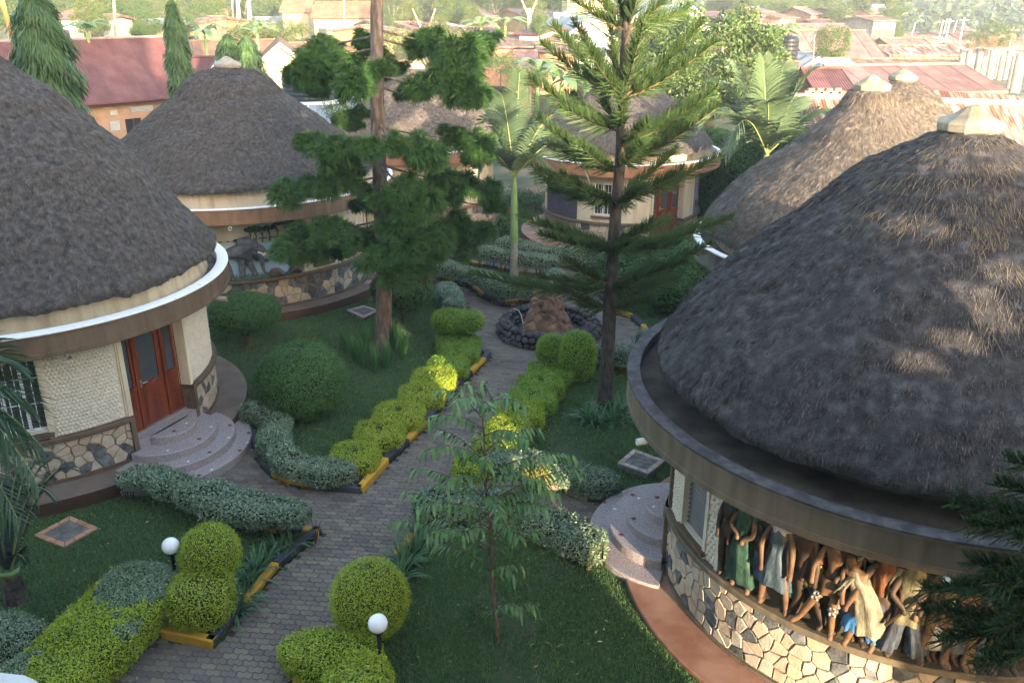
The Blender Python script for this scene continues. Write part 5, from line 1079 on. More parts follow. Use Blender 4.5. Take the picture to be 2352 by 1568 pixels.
CL = [(745,128,62,1),(692,160,42,.6),(700,185,40,0),(805,192,62,-1.3),(858,165,40,-.9),(905,150,36,1.5),(745,100,34,1.4),(832,95,40,1.2),(860,115,36,1.5),(1000,95,48,.6),(1062,130,72,-.2),(1108,100,48,.2),(955,105,38,1.0),(985,195,62,-.6),(1062,205,58,-.9),(1105,222,42,-.5),(1020,150,44,.4),(790,150,50,.3),(735,195,46,.3),(715,150,44,-.2),(1030,190,48,-.4),(940,215,34,.4),
      (790,275,34,1.2),(830,258,26,1.5),(785,352,64,-1.0),(722,330,40,-.3),(852,340,44,-1.4),(905,330,40,-1.6),(968,350,66,-1.2),(1092,330,50,.2),(1035,315,40,.6),(1085,365,34,.1),(655,448,52,.2),(700,432,44,.1),(760,425,52,-.3),(812,430,38,-.5),(795,385,44,.5),(925,425,44,-1.3),(965,475,62,-1.2),(1010,410,44,-.2),(1060,432,56,.2),(1118,438,40,.3),(1128,470,30,.3),(880,465,40,-1.2),(1015,455,50,.1),(835,470,36,.9),
      (658,572,44,.2),(690,545,46,.3),(735,530,48,0),(780,535,44,-.4),(820,560,40,-.7),(700,590,40,.2),(770,575,40,0),(875,600,56,-1.3),(930,570,64,-1.2),(985,535,54,-.5),(1045,520,54,.1),(1100,540,46,.3),(1010,570,44,-.4),(1070,575,38,.2),(905,640,48,-1.3),(905,520,50,-1.2),(960,610,46,-1.0),(850,545,40,.6)]
tr = random.Random(4); LIMB = []
for i, (px, py, rp, dy) in enumerate(CL):
    Y = LT[1] + dy * 1.15; p = atY(px, py, Y); dist = Y * .931 + (CAM_H - p[2]) * .365; s = rp * dist / 2000 * 1.18
    tz_ = p[2] + .12 * abs(p[0] - LT[0]) + .1
    mm = MB(); P0 = np.array([LT[0] + .036 * tz_, LT[1], tz_]); P3 = np.array(p); mm.tube([P0, P0 * .55 + P3 * .45 + np.array([0, 0, -.04]), P3 + np.array([0, 0, -.05])], [.034, .026, .014], 6, caps=False)
    if i % 3 == 0 or dy < -1.1: l = build('limb', mm, bark_l, lt); LIMB.append((np.array(p), l))
    else: l = min(LIMB, key=lambda q: np.linalg.norm(q[0] - np.array(p)))[1]
    q_ = (p[0] + tr.uniform(-.32, .32), p[1] + tr.uniform(-.4, .4), p[2] + tr.uniform(-.18, .12)); put('needle_tuft', tufts[(i + 1) % 4], l, q_, (tr.uniform(-.3, .3), tr.uniform(-.3, .3), tr.uniform(0, 6.3)), (s * .8, s * .8, s * .62))
    put('needle_tuft', tufts[i % 4], l, p, (tr.uniform(-.3, .3), tr.uniform(-.3, .3), tr.uniform(0, 6.3)), (s, s, s * .82))
# foliage above the frame that the photograph only implies by shade
for i in range(22):
    a_ = i * 2.4; z = 10.4 + i * .22; rr_ = 2.0 - i * .07; p = (LT[0] + rr_ * math.cos(a_), LT[1] + rr_ * math.sin(a_), z); mm = MB(); mm.tube([(LT[0] + .4, LT[1], z + .2), p], [.04, .02], 6); l = build('limb', mm, bark_l, lt); put('needle_tuft', tufts[i % 4], l, p, (0, 0, a_), .62)

# ------------------------------------------------------------------ the Cook pine on the right
RT = at(1386, 945)
def cook_branch(P0, tip, rise, seed, wid=.20, dens=150, r0=.024, up=.7):
    """rope like branch: main axis plus rows of upswept branchlets"""
    r = np.random.default_rng(seed); P0 = np.array(P0, float); P3 = np.array(tip, float); L = np.linalg.norm(P3 - P0); k = 12; t = np.linspace(0, 1, k)[:, None]
    mid = np.array([0, 0, -rise * .6 * L]); C = P0 * (1 - t) + P3 * t + mid * (t * (1 - t) * 4) * (.5 + .5 * (1 - t))
    n = int(L * dens); tt = np.sort(r.uniform(.10, 1, n)) ; f = tt * (k - 1); j = np.minimum(f.astype(int), k - 2); w = (f - j)[:, None]
    B = C[j] * (1 - w) + C[j + 1] * w; T = nrm(C[j + 1] - C[j]); upv = nrm(np.array([0, 0, 1.]) - T * T[:, 2:3]); S = np.cross(T, upv); an = r.normal(0, .85, n)[:, None]; an[r.random(n) < .16] += 2.6
    D = nrm(T * .75 + (upv * np.cos(an) + S * np.sin(an)) * up); ln = wid * 1.3 * r.uniform(.7, 1.2, n) * np.interp(tt, [0, .12, .5, .85, 1], [.7, 1.0, 1.15, .9, .6])
    q = np.linspace(0, 1, 5)[None, :, None]; CC = B[:, None] + D[:, None] * ln[:, None, None] * q + (T * .25 - np.array([0, 0, .10]))[:, None] * ln[:, None, None] * q ** 2 * np.where(np.cos(an) > .2, -.1, 1)[:, None]
    s1 = nrm(np.cross(D, r.normal(0, 1, (n, 3)))); W = np.array([.011, .015, .015, .012, .004]); m = MB(); m.strips(CC, s1, W, 0); m.strips(CC, np.cross(s1, D), W, 0)
    e = 12; ii = np.repeat(np.arange(n), e); qq = np.tile(np.linspace(.1, .98, e), n); f = qq * 4; j = np.minimum(f.astype(int), 3); w = (f - j)[:, None]; P = CC[ii, j] * (1 - w) + CC[ii, j + 1] * w; Dn = nrm(D[ii] * .9 + r.normal(0, .6, (len(ii), 3))); m.cards(P, Dn, r.normal(0, 1, (len(ii), 3)), .028, .008, 0)
    b = MB(); b.tube(C, np.linspace(r0, .006, k), 6)
    return m, b
needle3 = leafmat('shade_dark_needles', (.012, .035, .012), (.03, .06, .02), isc=[(.010, .03, .010), (.03, .065, .02), (.016, .045, .014)], sc=2, spec=.2, transl=.05)  # needles darkened in colour for the shade on the corner pine
def cook_tree(label, base, topz, lean, r0, brs, mbark, name='cook_pine', nm=None):
    t = thing(name, label, 'tree', (base[0], base[1], 0)); zz = np.linspace(-.1, topz, 90); R = np.interp(zz, [0, .4, topz * .6, topz], [r0 * 1.15, r0, r0 * .62, .03]); a = np.linspace(0, 2 * PI, 22, endpoint=False)[:, None]
    cx = base[0] + lean * zz + .02 * np.sin(zz * 1.3); cy = base[1] + .02 * np.sin(zz); G = np.stack([cx + R * np.cos(a), cy + R * np.sin(a), np.broadcast_to(zz, (22, 90))], 2); F_ = G.reshape(-1, 3)
    dd = .010 * vnoise(F_ * np.array([10, 10, 18.]), 1, 1) + .008 * vnoise(F_ * np.array([20, 20, 34.]), 1, 2); G = (F_ + np.stack([np.cos(a) + 0 * zz, np.sin(a) + 0 * zz, 0 * a + 0 * zz], 2).reshape(-1, 3) * dd[:, None]).reshape(22, 90, 3)
    m = MB(); m.smooth = True; m.grid(G, 0, True); build('trunk', m, mbark, t)
    for i, (z, tip, rise, wid) in enumerate(brs):
        P0 = (base[0] + lean * z, base[1], z); m, b = cook_branch(P0, tip, rise, i + 5, wid); o = build('branch', b, bark_y if i % 3 else mbark, t); build('needles', m, nm or needle2, o)
    return t
def ctip(px, py, dy): return atY(px, py, RT[1] + dy)
def tzp(py): return atY(1400, py, RT[1])[2]
BR = []
for ay, px, py, dy, rise in ((70,1350,-30,.2,.10),(70,1300,-10,-.4,.1),(72,1535,-5,.2,.12),(70,1478,-60,-.5,.08),(70,1400,-80,.7,.05),(66,1580,20,.9,.12),
    (225,1243,100,.2,.13),(222,1271,61,.5,.12),(225,1318,52,1.2,.12),(222,1350,112,-1.0,.12),(222,1615,51,.4,.13),(225,1644,98,-.2,.14),(215,1479,49,-.9,.12),(222,1400,60,1.2,.1),(218,1480,115,1.0,.1),(222,1555,140,1.3,.1),
    (300,1220,182,.1,.15),(305,1300,215,1.3,.1),(298,1430,209,-1.3,.12),(330,1652,198,.2,.15),(335,1490,282,-1.3,.12),(300,1290,245,-.7,.13),(332,1600,225,1.2,.1),(305,1375,205,1.2,.1),
    (385,1237,275,-.2,.16),(375,1652,244,-.3,.16),(370,1620,240,.8,.12),(392,1330,330,-1.2,.15),(380,1480,330,-1.4,.12),(395,1260,330,1.1,.12),(380,1500,330,1.2,.1),
    (460,1221,381,-.1,.16),(450,1559,339,1.2,.1),(450,1570,388,-.6,.16),(455,1655,357,.3,.16),(465,1290,400,-1.1,.15),(460,1350,440,-1.4,.12),(470,1260,430,1.2,.1),(465,1480,430,-1.4,.15),(472,1440,470,1.0,.1),(455,1230,400,.7,.1),
    (560,1193,492,-.2,.15),(562,1240,540,-1.1,.12),(563,1681,501,0,.16),(566,1633,505,1.0,.12),(560,1280,520,1.1,.1),(566,1560,560,-1.2,.15),(558,1500,510,-1.0,.15),(570,1330,560,-1.4,.12),(572,1450,560,-1.5,.1),(548,1540,500,1.3,.1),
    (640,1633,559,.5,.15),(645,1580,600,-.6,.12),(640,1240,640,.5,.12),(655,1081,628,.2,.14),(662,1180,655,-.7,.12),(650,1300,600,-1.2,.12),(660,1500,605,1.0,.1),(665,1470,640,-1.2,.12),(655,1330,640,1.0,.1),(660,1560,640,1.0,.1),
    (712,1315,680,-.3,.12),(712,1500,690,-.5,.10),(705,1450,690,.8,.08),(712,1330,700,.7,.08)):
    BR.append((tzp(ay), ctip(px, py, dy), rise, .23 if ay < 400 else .20))
ck = cook_tree('tall slim pine with upswept rope like branches right of the fountain', RT, 12.2, .018, .165, BR, bark_d)
# young pine whose branches enter at the lower right edge
b0 = (6.15, 7.1); r = random.Random(3); B2 = []
for px, py, Y in ((2195,1150,7.3),(2225,1210,6.6),(2290,1110,7.4),(2320,1060,7.3),(2130,1355,6.6),(2118,1400,7.0),(2160,1470,6.2),(2250,1520,5.9),(2200,1440,6.6),(2300,1440,6.0),(2230,1290,7.0),(2340,1240,6.3),(2330,1330,6.6),(2270,1370,6.4),(2390,1180,6.6),(2200,1350,6.1),(2300,1180,6.9),(2350,1500,5.8)):
    p = atY(px, py, Y); B2.append((max(.5, p[2] - .15 - .1 * r.random()), p, .12, .17))
cook_tree('dark young pine reaching in from the lower right edge in front of the mural hut', b0, 5.6, 0, .10, B2, bark_d, nm=needle3)

# ------------------------------------------------------------------ palms
palm_g = leafmat('palm_leaflet', (.06, .11, .055), (.10, .15, .08), isc=[(.045, .09, .045), (.12, .17, .10), (.075, .12, .065)], rough=.35, spec=.5, transl=.2); palm_d = leafmat('dark_palm_leaflet', (.03, .07, .03), (.05, .10, .045), rough=.35, spec=.5, isc=[(.02, .055, .02), (.06, .11, .05)]); cyc = leafmat('cycad_leaflet', (.025, .045, .045), (.04, .065, .065))
palm_t = mat('ringed_palm_trunk', (.16, .14, .11), (.27, .24, .20), 7, .9, .5, 20, stretch=(1, 1, 3)); crown_s = mat('green_crownshaft', (.12, .20, .07), (.18, .26, .11), 3, .5); rach = mat('pale_green_rachis', (.20, .24, .09), (.26, .28, .12), 4, .6)
def frond(base, tip, sag, L_leaf, n, seed, droop=.35, vee=.55, wl=.035, bend=None):
    r = np.random.default_rng(seed); B = np.array(base, float); T_ = np.array(tip, float); L = np.linalg.norm(T_ - B); k = 16; t = np.linspace(0, 1, k)[:, None]
    C = B * (1 - t) + T_ * t + np.array([0, 0, sag * L]) * (4 * t * (1 - t)) * (.6 + .8 * t)
    m = MB(); T = nrm(np.gradient(C, axis=0)); hz = T_ - B; hz[2] = 0; S0 = nrm(np.cross(T, np.array([0, 0, 1.])) + 1e-6 + (np.array([1, 0, 0]) * (.3 if np.linalg.norm(hz) < .25 * L else 0)))
    for sg in (-1, 1):
        u = np.linspace(.12, .995, n) + r.normal(0, .002, n); u = np.clip(u, 0, .999); f = u * (k - 1); j = f.astype(int); w = (f - j)[:, None]; P = C[j] * (1 - w) + C[j + 1] * w; Tj = T[j]; Sj = S0[j] * sg; U = np.cross(Sj, Tj) * -sg; U[U[:, 2] < 0] *= -1
        ln = L_leaf * np.interp(u, [.1, .25, .6, 1], [.55, 1, .95, .35]) * r.uniform(.9, 1.08, n)
        D = nrm(Sj * 1. + Tj * np.interp(u, [0, 1], [.45, 1.3])[:, None] + U * vee * .5 + r.normal(0, .05, (n, 3))); q = np.linspace(0, 1, 5)[None, :, None]
        CC = P[:, None] + D[:, None] * ln[:, None, None] * q + np.array([0, 0, -1.]) * ln[:, None, None] * droop * q ** 2.2
        m.strips(CC, nrm(Tj + U * .5), wl * np.array([.6, 1, .9, .6, .08]))
    b = MB(); b.tube(C, np.linspace(.028, .006, k), 6); return m, b
def palm(label, base, trunk_top, r0, shaft, fr, mt, Lf=.62, n=52, cat='palm tree', droop=.3, wl=.035, name='palm_tree', trunk=palm_t):
    root = thing(name, label, cat, (base[0], base[1], 0)); x, y = base; m = MB(); m.smooth = True; zs = np.linspace(-.1, trunk_top, 60); rr_ = r0 * (1.12 - .35 * zs / max(trunk_top, .1)) * (1 + .04 * (np.sin(zs * 38) > .6)); m.lathe(list(zip(rr_, zs)), base, 20); build('trunk', m, trunk, root)
    if shaft: m = MB(); m.smooth = True; m.lathe([(r0 * .78, trunk_top), (r0 * .95, trunk_top + .15), (r0 * .8, trunk_top + shaft * .6), (r0 * .45, trunk_top + shaft)], base, 16); build('crownshaft', m, crown_s, root)
    for i, (tip, sag) in enumerate(fr):
        m, b = frond((x, y, trunk_top + shaft), tip, sag, Lf, n, i, droop, wl=wl); o = build('frond', b, rach, root); build('leaflets', m, mt, o)
PM = at(1181, 637); Yp = PM[1]
palm('slender palm with pale feathery fronds in the middle of the garden', PM, atY(1190, 560, Yp)[2], .145, 2.3, [(atY(1193, 168, Yp), .02), (atY(1150, 215, Yp - .9), .12), (atY(1112, 282, Yp - .2), .22), (atY(1098, 392, Yp - 1.0), .38), (atY(1262, 225, Yp + .5), .10), (atY(1290, 262, Yp - .8), .18), (atY(1345, 395, Yp - .6), .42), (atY(1322, 372, Yp + .8), .40), (atY(1240, 330, Yp + 1.6), .3), (atY(1090, 345, Yp + .8), .32), (atY(1180, 260, Yp + 1.4), .15), (atY(1275, 420, Yp - 1.2), .40), (atY(1130, 230, Yp + 1.0), .1)], palm_g, .95, 72, wl=.05)
PR = (8.3, 28.6); Yr = PR[1]; zc = atY(1735, 355, Yr)[2]
palm('broad pale palm standing behind the right thatched huts', PR, zc - .9, .2, .9, [(atY(1752, 132, Yr), .04), (atY(1800, 150, Yr + .8), .08), (atY(1868, 162, Yr - .2), .12), (atY(1905, 270, Yr + .3), .22), (atY(1690, 150, Yr + .9), .06), (atY(1628, 205, Yr - .4), .22), (atY(1612, 290, Yr + .2), .32), (atY(1665, 352, Yr - 1.4), .45), (atY(1850, 330, Yr - .6), .30), (atY(1760, 240, Yr - 1.6), .2), (atY(1700, 260, Yr + 1.5), .2), (atY(1830, 230, Yr + 1.6), .15)], palm_g, 1.15, 74, wl=.052)
# palm at the left edge and the two cycads under it
palm('dark palm fronds hanging in at the left edge of the picture', (-8.3, 10.6), 3.6, .14, .4, [(atY(95, 1025, 10.4), .22), (atY(70, 930, 10.9), .25), (atY(88, 1110, 10.0), .30), (atY(40, 1190, 9.9), .30), (atY(10, 1190, 10.2), .3), (atY(30, 840, 11.3), .22), (-9.8, 9.0, 2.9) and ((-9.8, 9.4, 2.9), .3), ((-9.6, 11.8, 3.4), .3)], palm_d, .95, 50, wl=.05)
for q, (bp, lab, tips) in enumerate((((40, 1385), 'cycad with dark arching fronds beside the left frame edge', ((185,1085),(150,1062),(100,1072),(60,1085),(15,1110),(5,1240),(85,1190),(130,1150),(-30,1160),(60,1290))),)):
    b_ = at(*bp); zt_ = .55; palm(lab, b_, zt_, .17, .02, [(atY(px, py, b_[1] + (.9 if py < 1150 else -.2) + .25 * math.sin(px)), .30) for px, py in tips], cyc, .24, 110, 'cycad', .1, .02, 'cycad', bark_d)

# ------------------------------------------------------------------ sapling
SP_ = at(1143, 1482); sapm = leafmat('sapling_leaf', (.035, .10, .022), (.06, .14, .03), isc=[(.035, .10, .03), (.08, .18, .045), (.05, .13, .035), (.16, .30, .07)], rough=.35, spec=.5); root = thing('young_tree', 'slender young tree with drooping glossy leaflets on the front right lawn', 'tree', (SP_[0], SP_[1], 0))
tp = atY(1103, 905, SP_[1]); m = MB(); zt_ = tp[2]; fn = lambda z: np.array([SP_[0] + (tp[0] - SP_[0]) * (z / zt_) + .015 * math.sin(z * 4), SP_[1], z]); m.tube([fn(z) for z in np.linspace(-.05, zt_, 16)], np.linspace(.036, .009, 16), 8); build('trunk', m, mat('grey_brown_sapling_bark', (.06, .045, .035), (.13, .10, .075), 9, .9, .5, 40), root)
r = np.random.default_rng(12); TW = [(1010,895,.3),(1060,890,-.2),(1110,885,0),(1165,905,.3),(1205,930,-.3),(1240,985,.2),(1215,1010,-.5),(985,960,-.3),(1000,985,.4),(1040,930,-.5),(950,1075,.2),(975,1035,-.4),(1260,1060,.3),(1315,1045,-.1),(1335,1075,.3),(1250,1110,-.5),(1170,1000,.6),(1090,990,.6),
    (905,1195,0),(930,1130,.3),(960,1165,-.4),(1000,1190,.5),(1020,1110,-.5),(1060,1130,.5),(1230,1150,.3),(1255,1165,-.3),(1200,1180,.6),(1285,1130,-.2),(1060,1230,-.4),(1000,1250,.2),(1190,1230,-.5),(1235,1220,.3),(1205,1300,.1),(1180,1320,-.3),(1100,1210,.6),(980,1230,-.5),(1120,1080,-.5),(1060,1050,-.1),(1160,1075,.5),(1235,1390,.1),(1195,1400,-.2),(1130,950,-.4),(1105,1415,.2),(1150,1180,-.6)]
for i, (px, py, dy) in enumerate(TW):
    tip = np.array(atY(px, py, SP_[1] + dy)); z0 = max(.5, min(zt_ - .05, tip[2] - .10 - .25 * abs(tip[0] - SP_[0]))); P0 = fn(z0); k = 8; t = np.linspace(0, 1, k)[:, None]; C = P0 * (1 - t) + tip * t + np.array([0, 0, .12]) * 4 * t * (1 - t)
    b = MB(); b.tube(C, np.linspace(.010, .003, k), 5, caps=False); o = build('branch', b, twig, root); L = np.linalg.norm(tip - P0); m = MB(); n = max(10, int(L / .032)); u = np.linspace(.15 if L > .5 else .05, 1, n); f = u * (k - 1); j = np.minimum(f.astype(int), k - 2); w = (f - j)[:, None]; P = C[j] * (1 - w) + C[j + 1] * w
    T = nrm(C[j + 1] - C[j]); sg = np.where(np.arange(n) % 2, 1, -1)[:, None]; D = nrm(np.cross(T, [0, 0, 1.]) * sg * .8 + T * .5 + np.array([0, 0, -.15]) + r.normal(0, .2, (n, 3))); ln = r.uniform(.11, .17, n)[:, None, None]; q = np.linspace(0, 1, 5)[None, :, None]
    m.strips(P[:, None] + D[:, None] * ln * q + np.array([0, 0, -1.]) * ln * .75 * q ** 2, nrm(np.cross(D, np.array([0, 0, 1.])) + r.normal(0, .2, (n, 3))), np.array([.012, .042, .047, .036, .006])); build('leaves', m, sapm, o)

# fallen leaves and petals on lawns and paving
m = MB(); r = np.random.default_rng(77); n = 520; px = r.uniform(120, 1560, n); py = r.uniform(720, 1560, n); P = np.array([[*at(x_, y_, .09)[:2], .085] for x_, y_ in zip(px, py)]); ok = np.array([not any(math.hypot(p[0] - c[0], p[1] - c[1]) < R_2 for c, R_2 in HUTR) for p in P]); P = P[ok]; n = len(P); a = r.uniform(0, 2 * PI, n); lawn_ = np.zeros(n, bool)
for k_, poly in BEDS.items(): lawn_ |= inpoly(P[:, 0], P[:, 1], poly)
P[:, 2] = np.where(lawn_, .095, .012); m.cards(P, np.stack([np.cos(a), np.sin(a), r.uniform(-.1, .2, n)], 1), np.stack([r.normal(0, .3, n), r.normal(0, .3, n), np.ones(n)], 1), r.uniform(.03, .10, n), r.uniform(.015, .04, n))
build('fallen_leaves', m, mat('dry_leaf', (.2, .12, .05), rough=.8, isl=.9, isc=[(.16, .09, .04), (.30, .22, .08), (.10, .06, .03), (.22, .26, .08), (.38, .34, .30)]), label='scattered dry fallen leaves on the lawns and paving', cat='fallen leaves', kind='stuff')
# ------------------------------------------------------------------ hotel the photograph was taken from (throws the courtyard into shade), plus added sun blockers
hot_m = mat('hotel_render', (.42, .36, .28), (.50, .43, .34), 2, .9, .2, 30); hot_g = mat('hotel_glass', (.05, .06, .07), rough=.1, spec=.8)
def hotel(name, lab, x0, x1, xb0, xb1, y0, y1, h, storeys):
    t = thing(name, lab, 'building', ((x0 + x1) / 2, y0, 0)); m = MB(); m.prism([(x0, y0), (x1, y0), (xb1, y1), (xb0, y1)], -.1, h); build('wall', m, hot_m, t)
    m = MB(); m.prism([(x0 - .0, y0 + .12), (x1, y0 + .12), (xb1, y1 - .1), (xb0, y1 - .1)], h + .002, h + .25); build('roof', m, slab_m, t)
    for s in range(storeys):
        for i in range(int((x1 - x0) / 3.2)):
            m = MB(); m.box((x0 + 1.8 + 3.2 * i, y0 + .02, 1.6 + s * 3.1), (1.5, .06, 1.4)); w = build('window', m, metal_w, t); m = MB(); m.box((x0 + 1.8 + 3.2 * i, y0 + .055, 1.6 + s * 3.1), (1.38, .02, 1.28)); build('pane', m, hot_g, w)
def screen():  # added unseen screen; random gaps throw sun patches on the thatch
    t = thing('sun_dapple_screen', 'added pierced screen for sun dapple, on top of the low hotel wing behind the viewer', 'wall', (11.8, -.9, 6.55)); m = MB(); r = random.Random(14)
    for j in range(9):
        for i in range(11):
            x, z = 9.12 + .489 * i, 6.56 + .254 * j
            if r.random() < .13 and j < 8: continue
            m.box((x + .245, -.95, z + .127), (.489, .16, .254))
    build('block', m, hot_m, t, kind='stuff')
screen()
hb = hotel('hotel_building', 'tall cream hotel block behind the viewer', -32, 3.6, -32, 3.6, -1.0, -12, 17.2, 5)
hotel('hotel_corner_block', 'hotel corner block one storey lower than the main block behind the viewer', 3.62, 6.4, 3.62, 6.4, -1.0, -12, 13.4, 4)
hotel('sun_notch_block', 'added lower block shaping the sun notch beside the hotel block behind the viewer', 6.42, 7.25, 6.42, 7.25, -1.0, -6, 9.3, 2)  # added unseen block; its height and edge set the sun notch
hotel('hotel_wing', 'lower hotel wing behind the viewer to the right', 9.1, 14.5, 10.6, 14.5, -.8, -3.9, 6.3, 2)  # unseen; slanted side shaped to leave the sun strip open
hotel('low_sun_wing', 'unseen wing behind the viewer, kept low so sun reaches the far huts', 14.52, 42, 14.52, 42, -.8, -5, 6.7, 2)  # unseen; height set so sun reaches the far huts
t = thing('gap_blocker', 'added upper walkway joining the two hotel blocks', 'blocker', (8.4, -2, 4.3)); m = MB(); m.prism([(7.26, -1.15), (9.265, -1.15), (9.96, -2.6), (7.26, -2.6)], 4.3, 13.0); build('blocker_wall', m, hot_m, t)  # added unseen block; shuts off sun above the low strip
t = thing('balcony_ledge', 'pale grey ledge just below the viewer at the bottom left corner', 'ledge', (-1, 1, 7.8)); m = MB(); e0 = np.array(atY(-40, 1560, 1.25)); e1 = np.array(atY(40, 1592, 1.05)); e2 = e1 + np.array([.10, -.25, -.05]); e00 = e0 + np.array([-.4, .06, 0])
m.smooth = True; m.tube([e00 + [0, 0, -.05], e0 + [0, 0, -.05], (e0 + e1) / 2 + [.01, .005, -.048], e1 + [0, 0, -.05], e2 + [0, 0, -.05]], .05, 14); build('rail', m, mat('grey_ledge_paint', (.35, .36, .38), rough=.6), t)

# ------------------------------------------------------------------ buildings of the town
def metal_roof(n, a, b, c=None, sc=1.2): return mat(n, a, b, sc, .65, .15, 20, objr=.18, c3=c, stretch=(1, 1, .5), detail=7)
r_red = metal_roof('dull_red_sheet', (.095, .036, .034), (.14, .062, .06)); r_pink = metal_roof('faded_red_sheet', (.17, .092, .08), (.25, .15, .13)); r_or = metal_roof('rusty_orange_sheet', (.17, .085, .045), (.26, .14, .08)); r_gr = metal_roof('grey_sheet', (.18, .19, .20), (.28, .29, .30))
r_rust = mat('rust_streaked_sheet', (.12, .055, .035), (.27, .245, .22), 1.7, .85, .2, 30, stretch=(2.6, .5, .5), detail=10, objr=.3, lo=.40, hi=.60, c3=(.20, .14, .11)); r_rst2 = mat('brown_rust_sheet', (.11, .055, .035), (.22, .16, .13), 2.2, .8, objr=.2)
w_or = mat('orange_wall', (.30, .18, .115), (.38, .24, .155), 1.5, .9); w_cr = mat('cream_wall', (.36, .28, .17), (.44, .35, .22), 1.2, .9); w_wh = mat('white_wall', (.44, .43, .40), (.52, .50, .47), 1.2, .9); w_ye = mat('yellow_wall', (.34, .26, .13), (.42, .32, .17), 1.5, .9); w_br = mat('brick_wall', (.30, .15, .09), (.42, .26, .17), 3, .9, .4, 9); w_mud = mat('grey_block_wall', (.20, .17, .14), (.32, .28, .24), 2, .9)
fasc = mat('white_fascia', (.5, .5, .5), rough=.6); fasc_r = mat('dark_red_fascia', (.10, .03, .02), rough=.6); cap_t = mat('ridge_capping', (.24, .20, .17), (.32, .28, .24), 2, .8)
def sheets(parent, A, B, C, D, matl, w=.8, rib=.11, amp=.012, name='roof_sheet', far=False, over=.0):
    """corrugated sheets side by side between eave A-B and ridge D-C"""
    A, B, C, D = (np.array(q, float) for q in (A, B, C, D)); L = np.linalg.norm(B - A); n = max(1, int(round(L / w))); N = nrm(np.cross(B - A, D - A)); N = N * np.sign(N[2] + 1e-9)
    for i in range(n):
        s0, s1 = i / n, (i + 1) / n + (.02 / L * w if i < n - 1 else 0); k = 3 if far else max(4, int(w / rib) * 4)
        s = np.linspace(s0, s1, k + 1)[:, None]; e = A + (B - A) * s; r_ = D + (C - D) * s; z = (amp * np.cos(np.arange(k + 1) * PI / 2 if not far else np.arange(k + 1) * PI) + .004 * (i % 2))[:, None]
        m = MB(); m.grid(np.stack([e + N * z, (e + r_) / 2 + N * z, r_ + N * z], 1)); build(name, m, matl, parent)
def house(name, label, A, B, eave, depth, rise, zb, wall, roof, ridge=.5, hip=0., oh=.35, wins=(), fm=fasc, far=True, w=1.0, gableside=0, sheetw=None, cat='house', back=True, capm_=None):
    """A, B: front eave corners (x, y); the house runs back by depth"""
    A, B = np.array(A, float), np.array(B, float); L = np.linalg.norm(B - A); T = (B - A) / L; N = np.array([-T[1], T[0]]); N = N if N[1] > 0 else -N
    root = thing(name, label, cat, (*((A + B) / 2), zb)); v = lambda p, z: np.array([p[0], p[1], z])
    a0, b0 = A + T * oh + N * oh, B - T * oh + N * oh; dpt = depth - 2 * oh; rz = eave + rise; ra = A + N * depth * ridge; rb = B + N * depth * ridge; rw = oh / (depth * ridge) * rise
    m = MB(); m.prism([a0, b0, b0 + N * dpt, a0 + N * dpt], zb, eave + rw - .04)
    for e_, s_ in ((a0, 1), (b0 - T * .12, 1)):
        p = [v(e_, eave), v(e_ + N * dpt, eave), v(e_ + N * (depth * ridge - oh), rz - .06)]; q = [x + v(T * .12, 0) for x in p]
        if hip == 0: m.add(p + q, [[(0, 1, 2), (5, 4, 3)], [(0, 3, 4, 1), (1, 4, 5, 2), (2, 5, 3, 0)]])
    build('wall', m, wall, root); h = T * hip * depth * .5
    sheets(root, v(A, eave), v(B, eave), v(rb - h, rz), v(ra + h, rz), roof, sheetw or w, far=far)
    Ab, Bb = A + N * depth, B + N * depth
    if back: m = MB(); m.add([v(Ab, eave), v(Bb, eave), v(rb - h, rz), v(ra + h, rz)], [(0, 1, 2, 3)]); build('back_roof', m, roof, root)
    if hip:
        m = MB(); m.add([v(A, eave), v(ra + h, rz), v(Ab, eave)], [(0, 1, 2)]); m.add([v(B, eave), v(Bb, eave), v(rb - h, rz)], [(0, 1, 2)]); build('hip_roof', m, roof, root)
    m = MB(); m.tube([v(ra + h, rz + .02), v(rb - h, rz + .02)], .09, 6); build('ridge_cap', m, capm_ or cap_t, root)
    m = MB(); m.tube([v(A, eave - .06), v(B, eave - .06)], .09, 4); 
    if not hip:
        for P0, P1 in ((A, Ab), (B, Bb)):
            R_0 = P0 + N * depth * ridge
            for q0, q1 in ((P0, R_0), (R_0, P1)):
                z0, z1 = (eave, rz) if q0 is P0 else (rz, eave); m.add([v(q0, z0 - .18), v(q1, z1 - .18), v(q1, z1 + .03), v(q0, z0 + .03)] + [x + v(T * .05, 0) for x in (v(q0, z0 - .18), v(q1, z1 - .18), v(q1, z1 + .03), v(q0, z0 + .03))], [[(0, 1, 2, 3), (7, 6, 5, 4), (0, 4, 5, 1), (3, 2, 6, 7)]])
    build('fascia_board', m, fm, root)
    rz_ = math.atan2(T[1], T[0])
    for (f, wz, ww, wh, kind) in wins:
        p = a0 + T * (np.linalg.norm(b0 - a0) * f); m = MB(); m.box((p[0] - N[0] * .03, p[1] - N[1] * .03, zb + wz), (ww + .12, .08, wh + .12), rz_); o = build('window' if kind == 'w' else 'door', m, fm if kind == 'w' else fasc_r, root)
        m = MB(); m.box((p[0] - N[0] * .075, p[1] - N[1] * .075, zb + wz), (ww, .02, wh), rz_); build('pane' if kind == 'w' else 'leaf', m, hot_g if kind == 'w' else {'d': curtain, 'r': fasc_r, 'k': dark_in}[kind], o)
    return root
def two(p, q, z): return at(*p, z), at(*q, z)
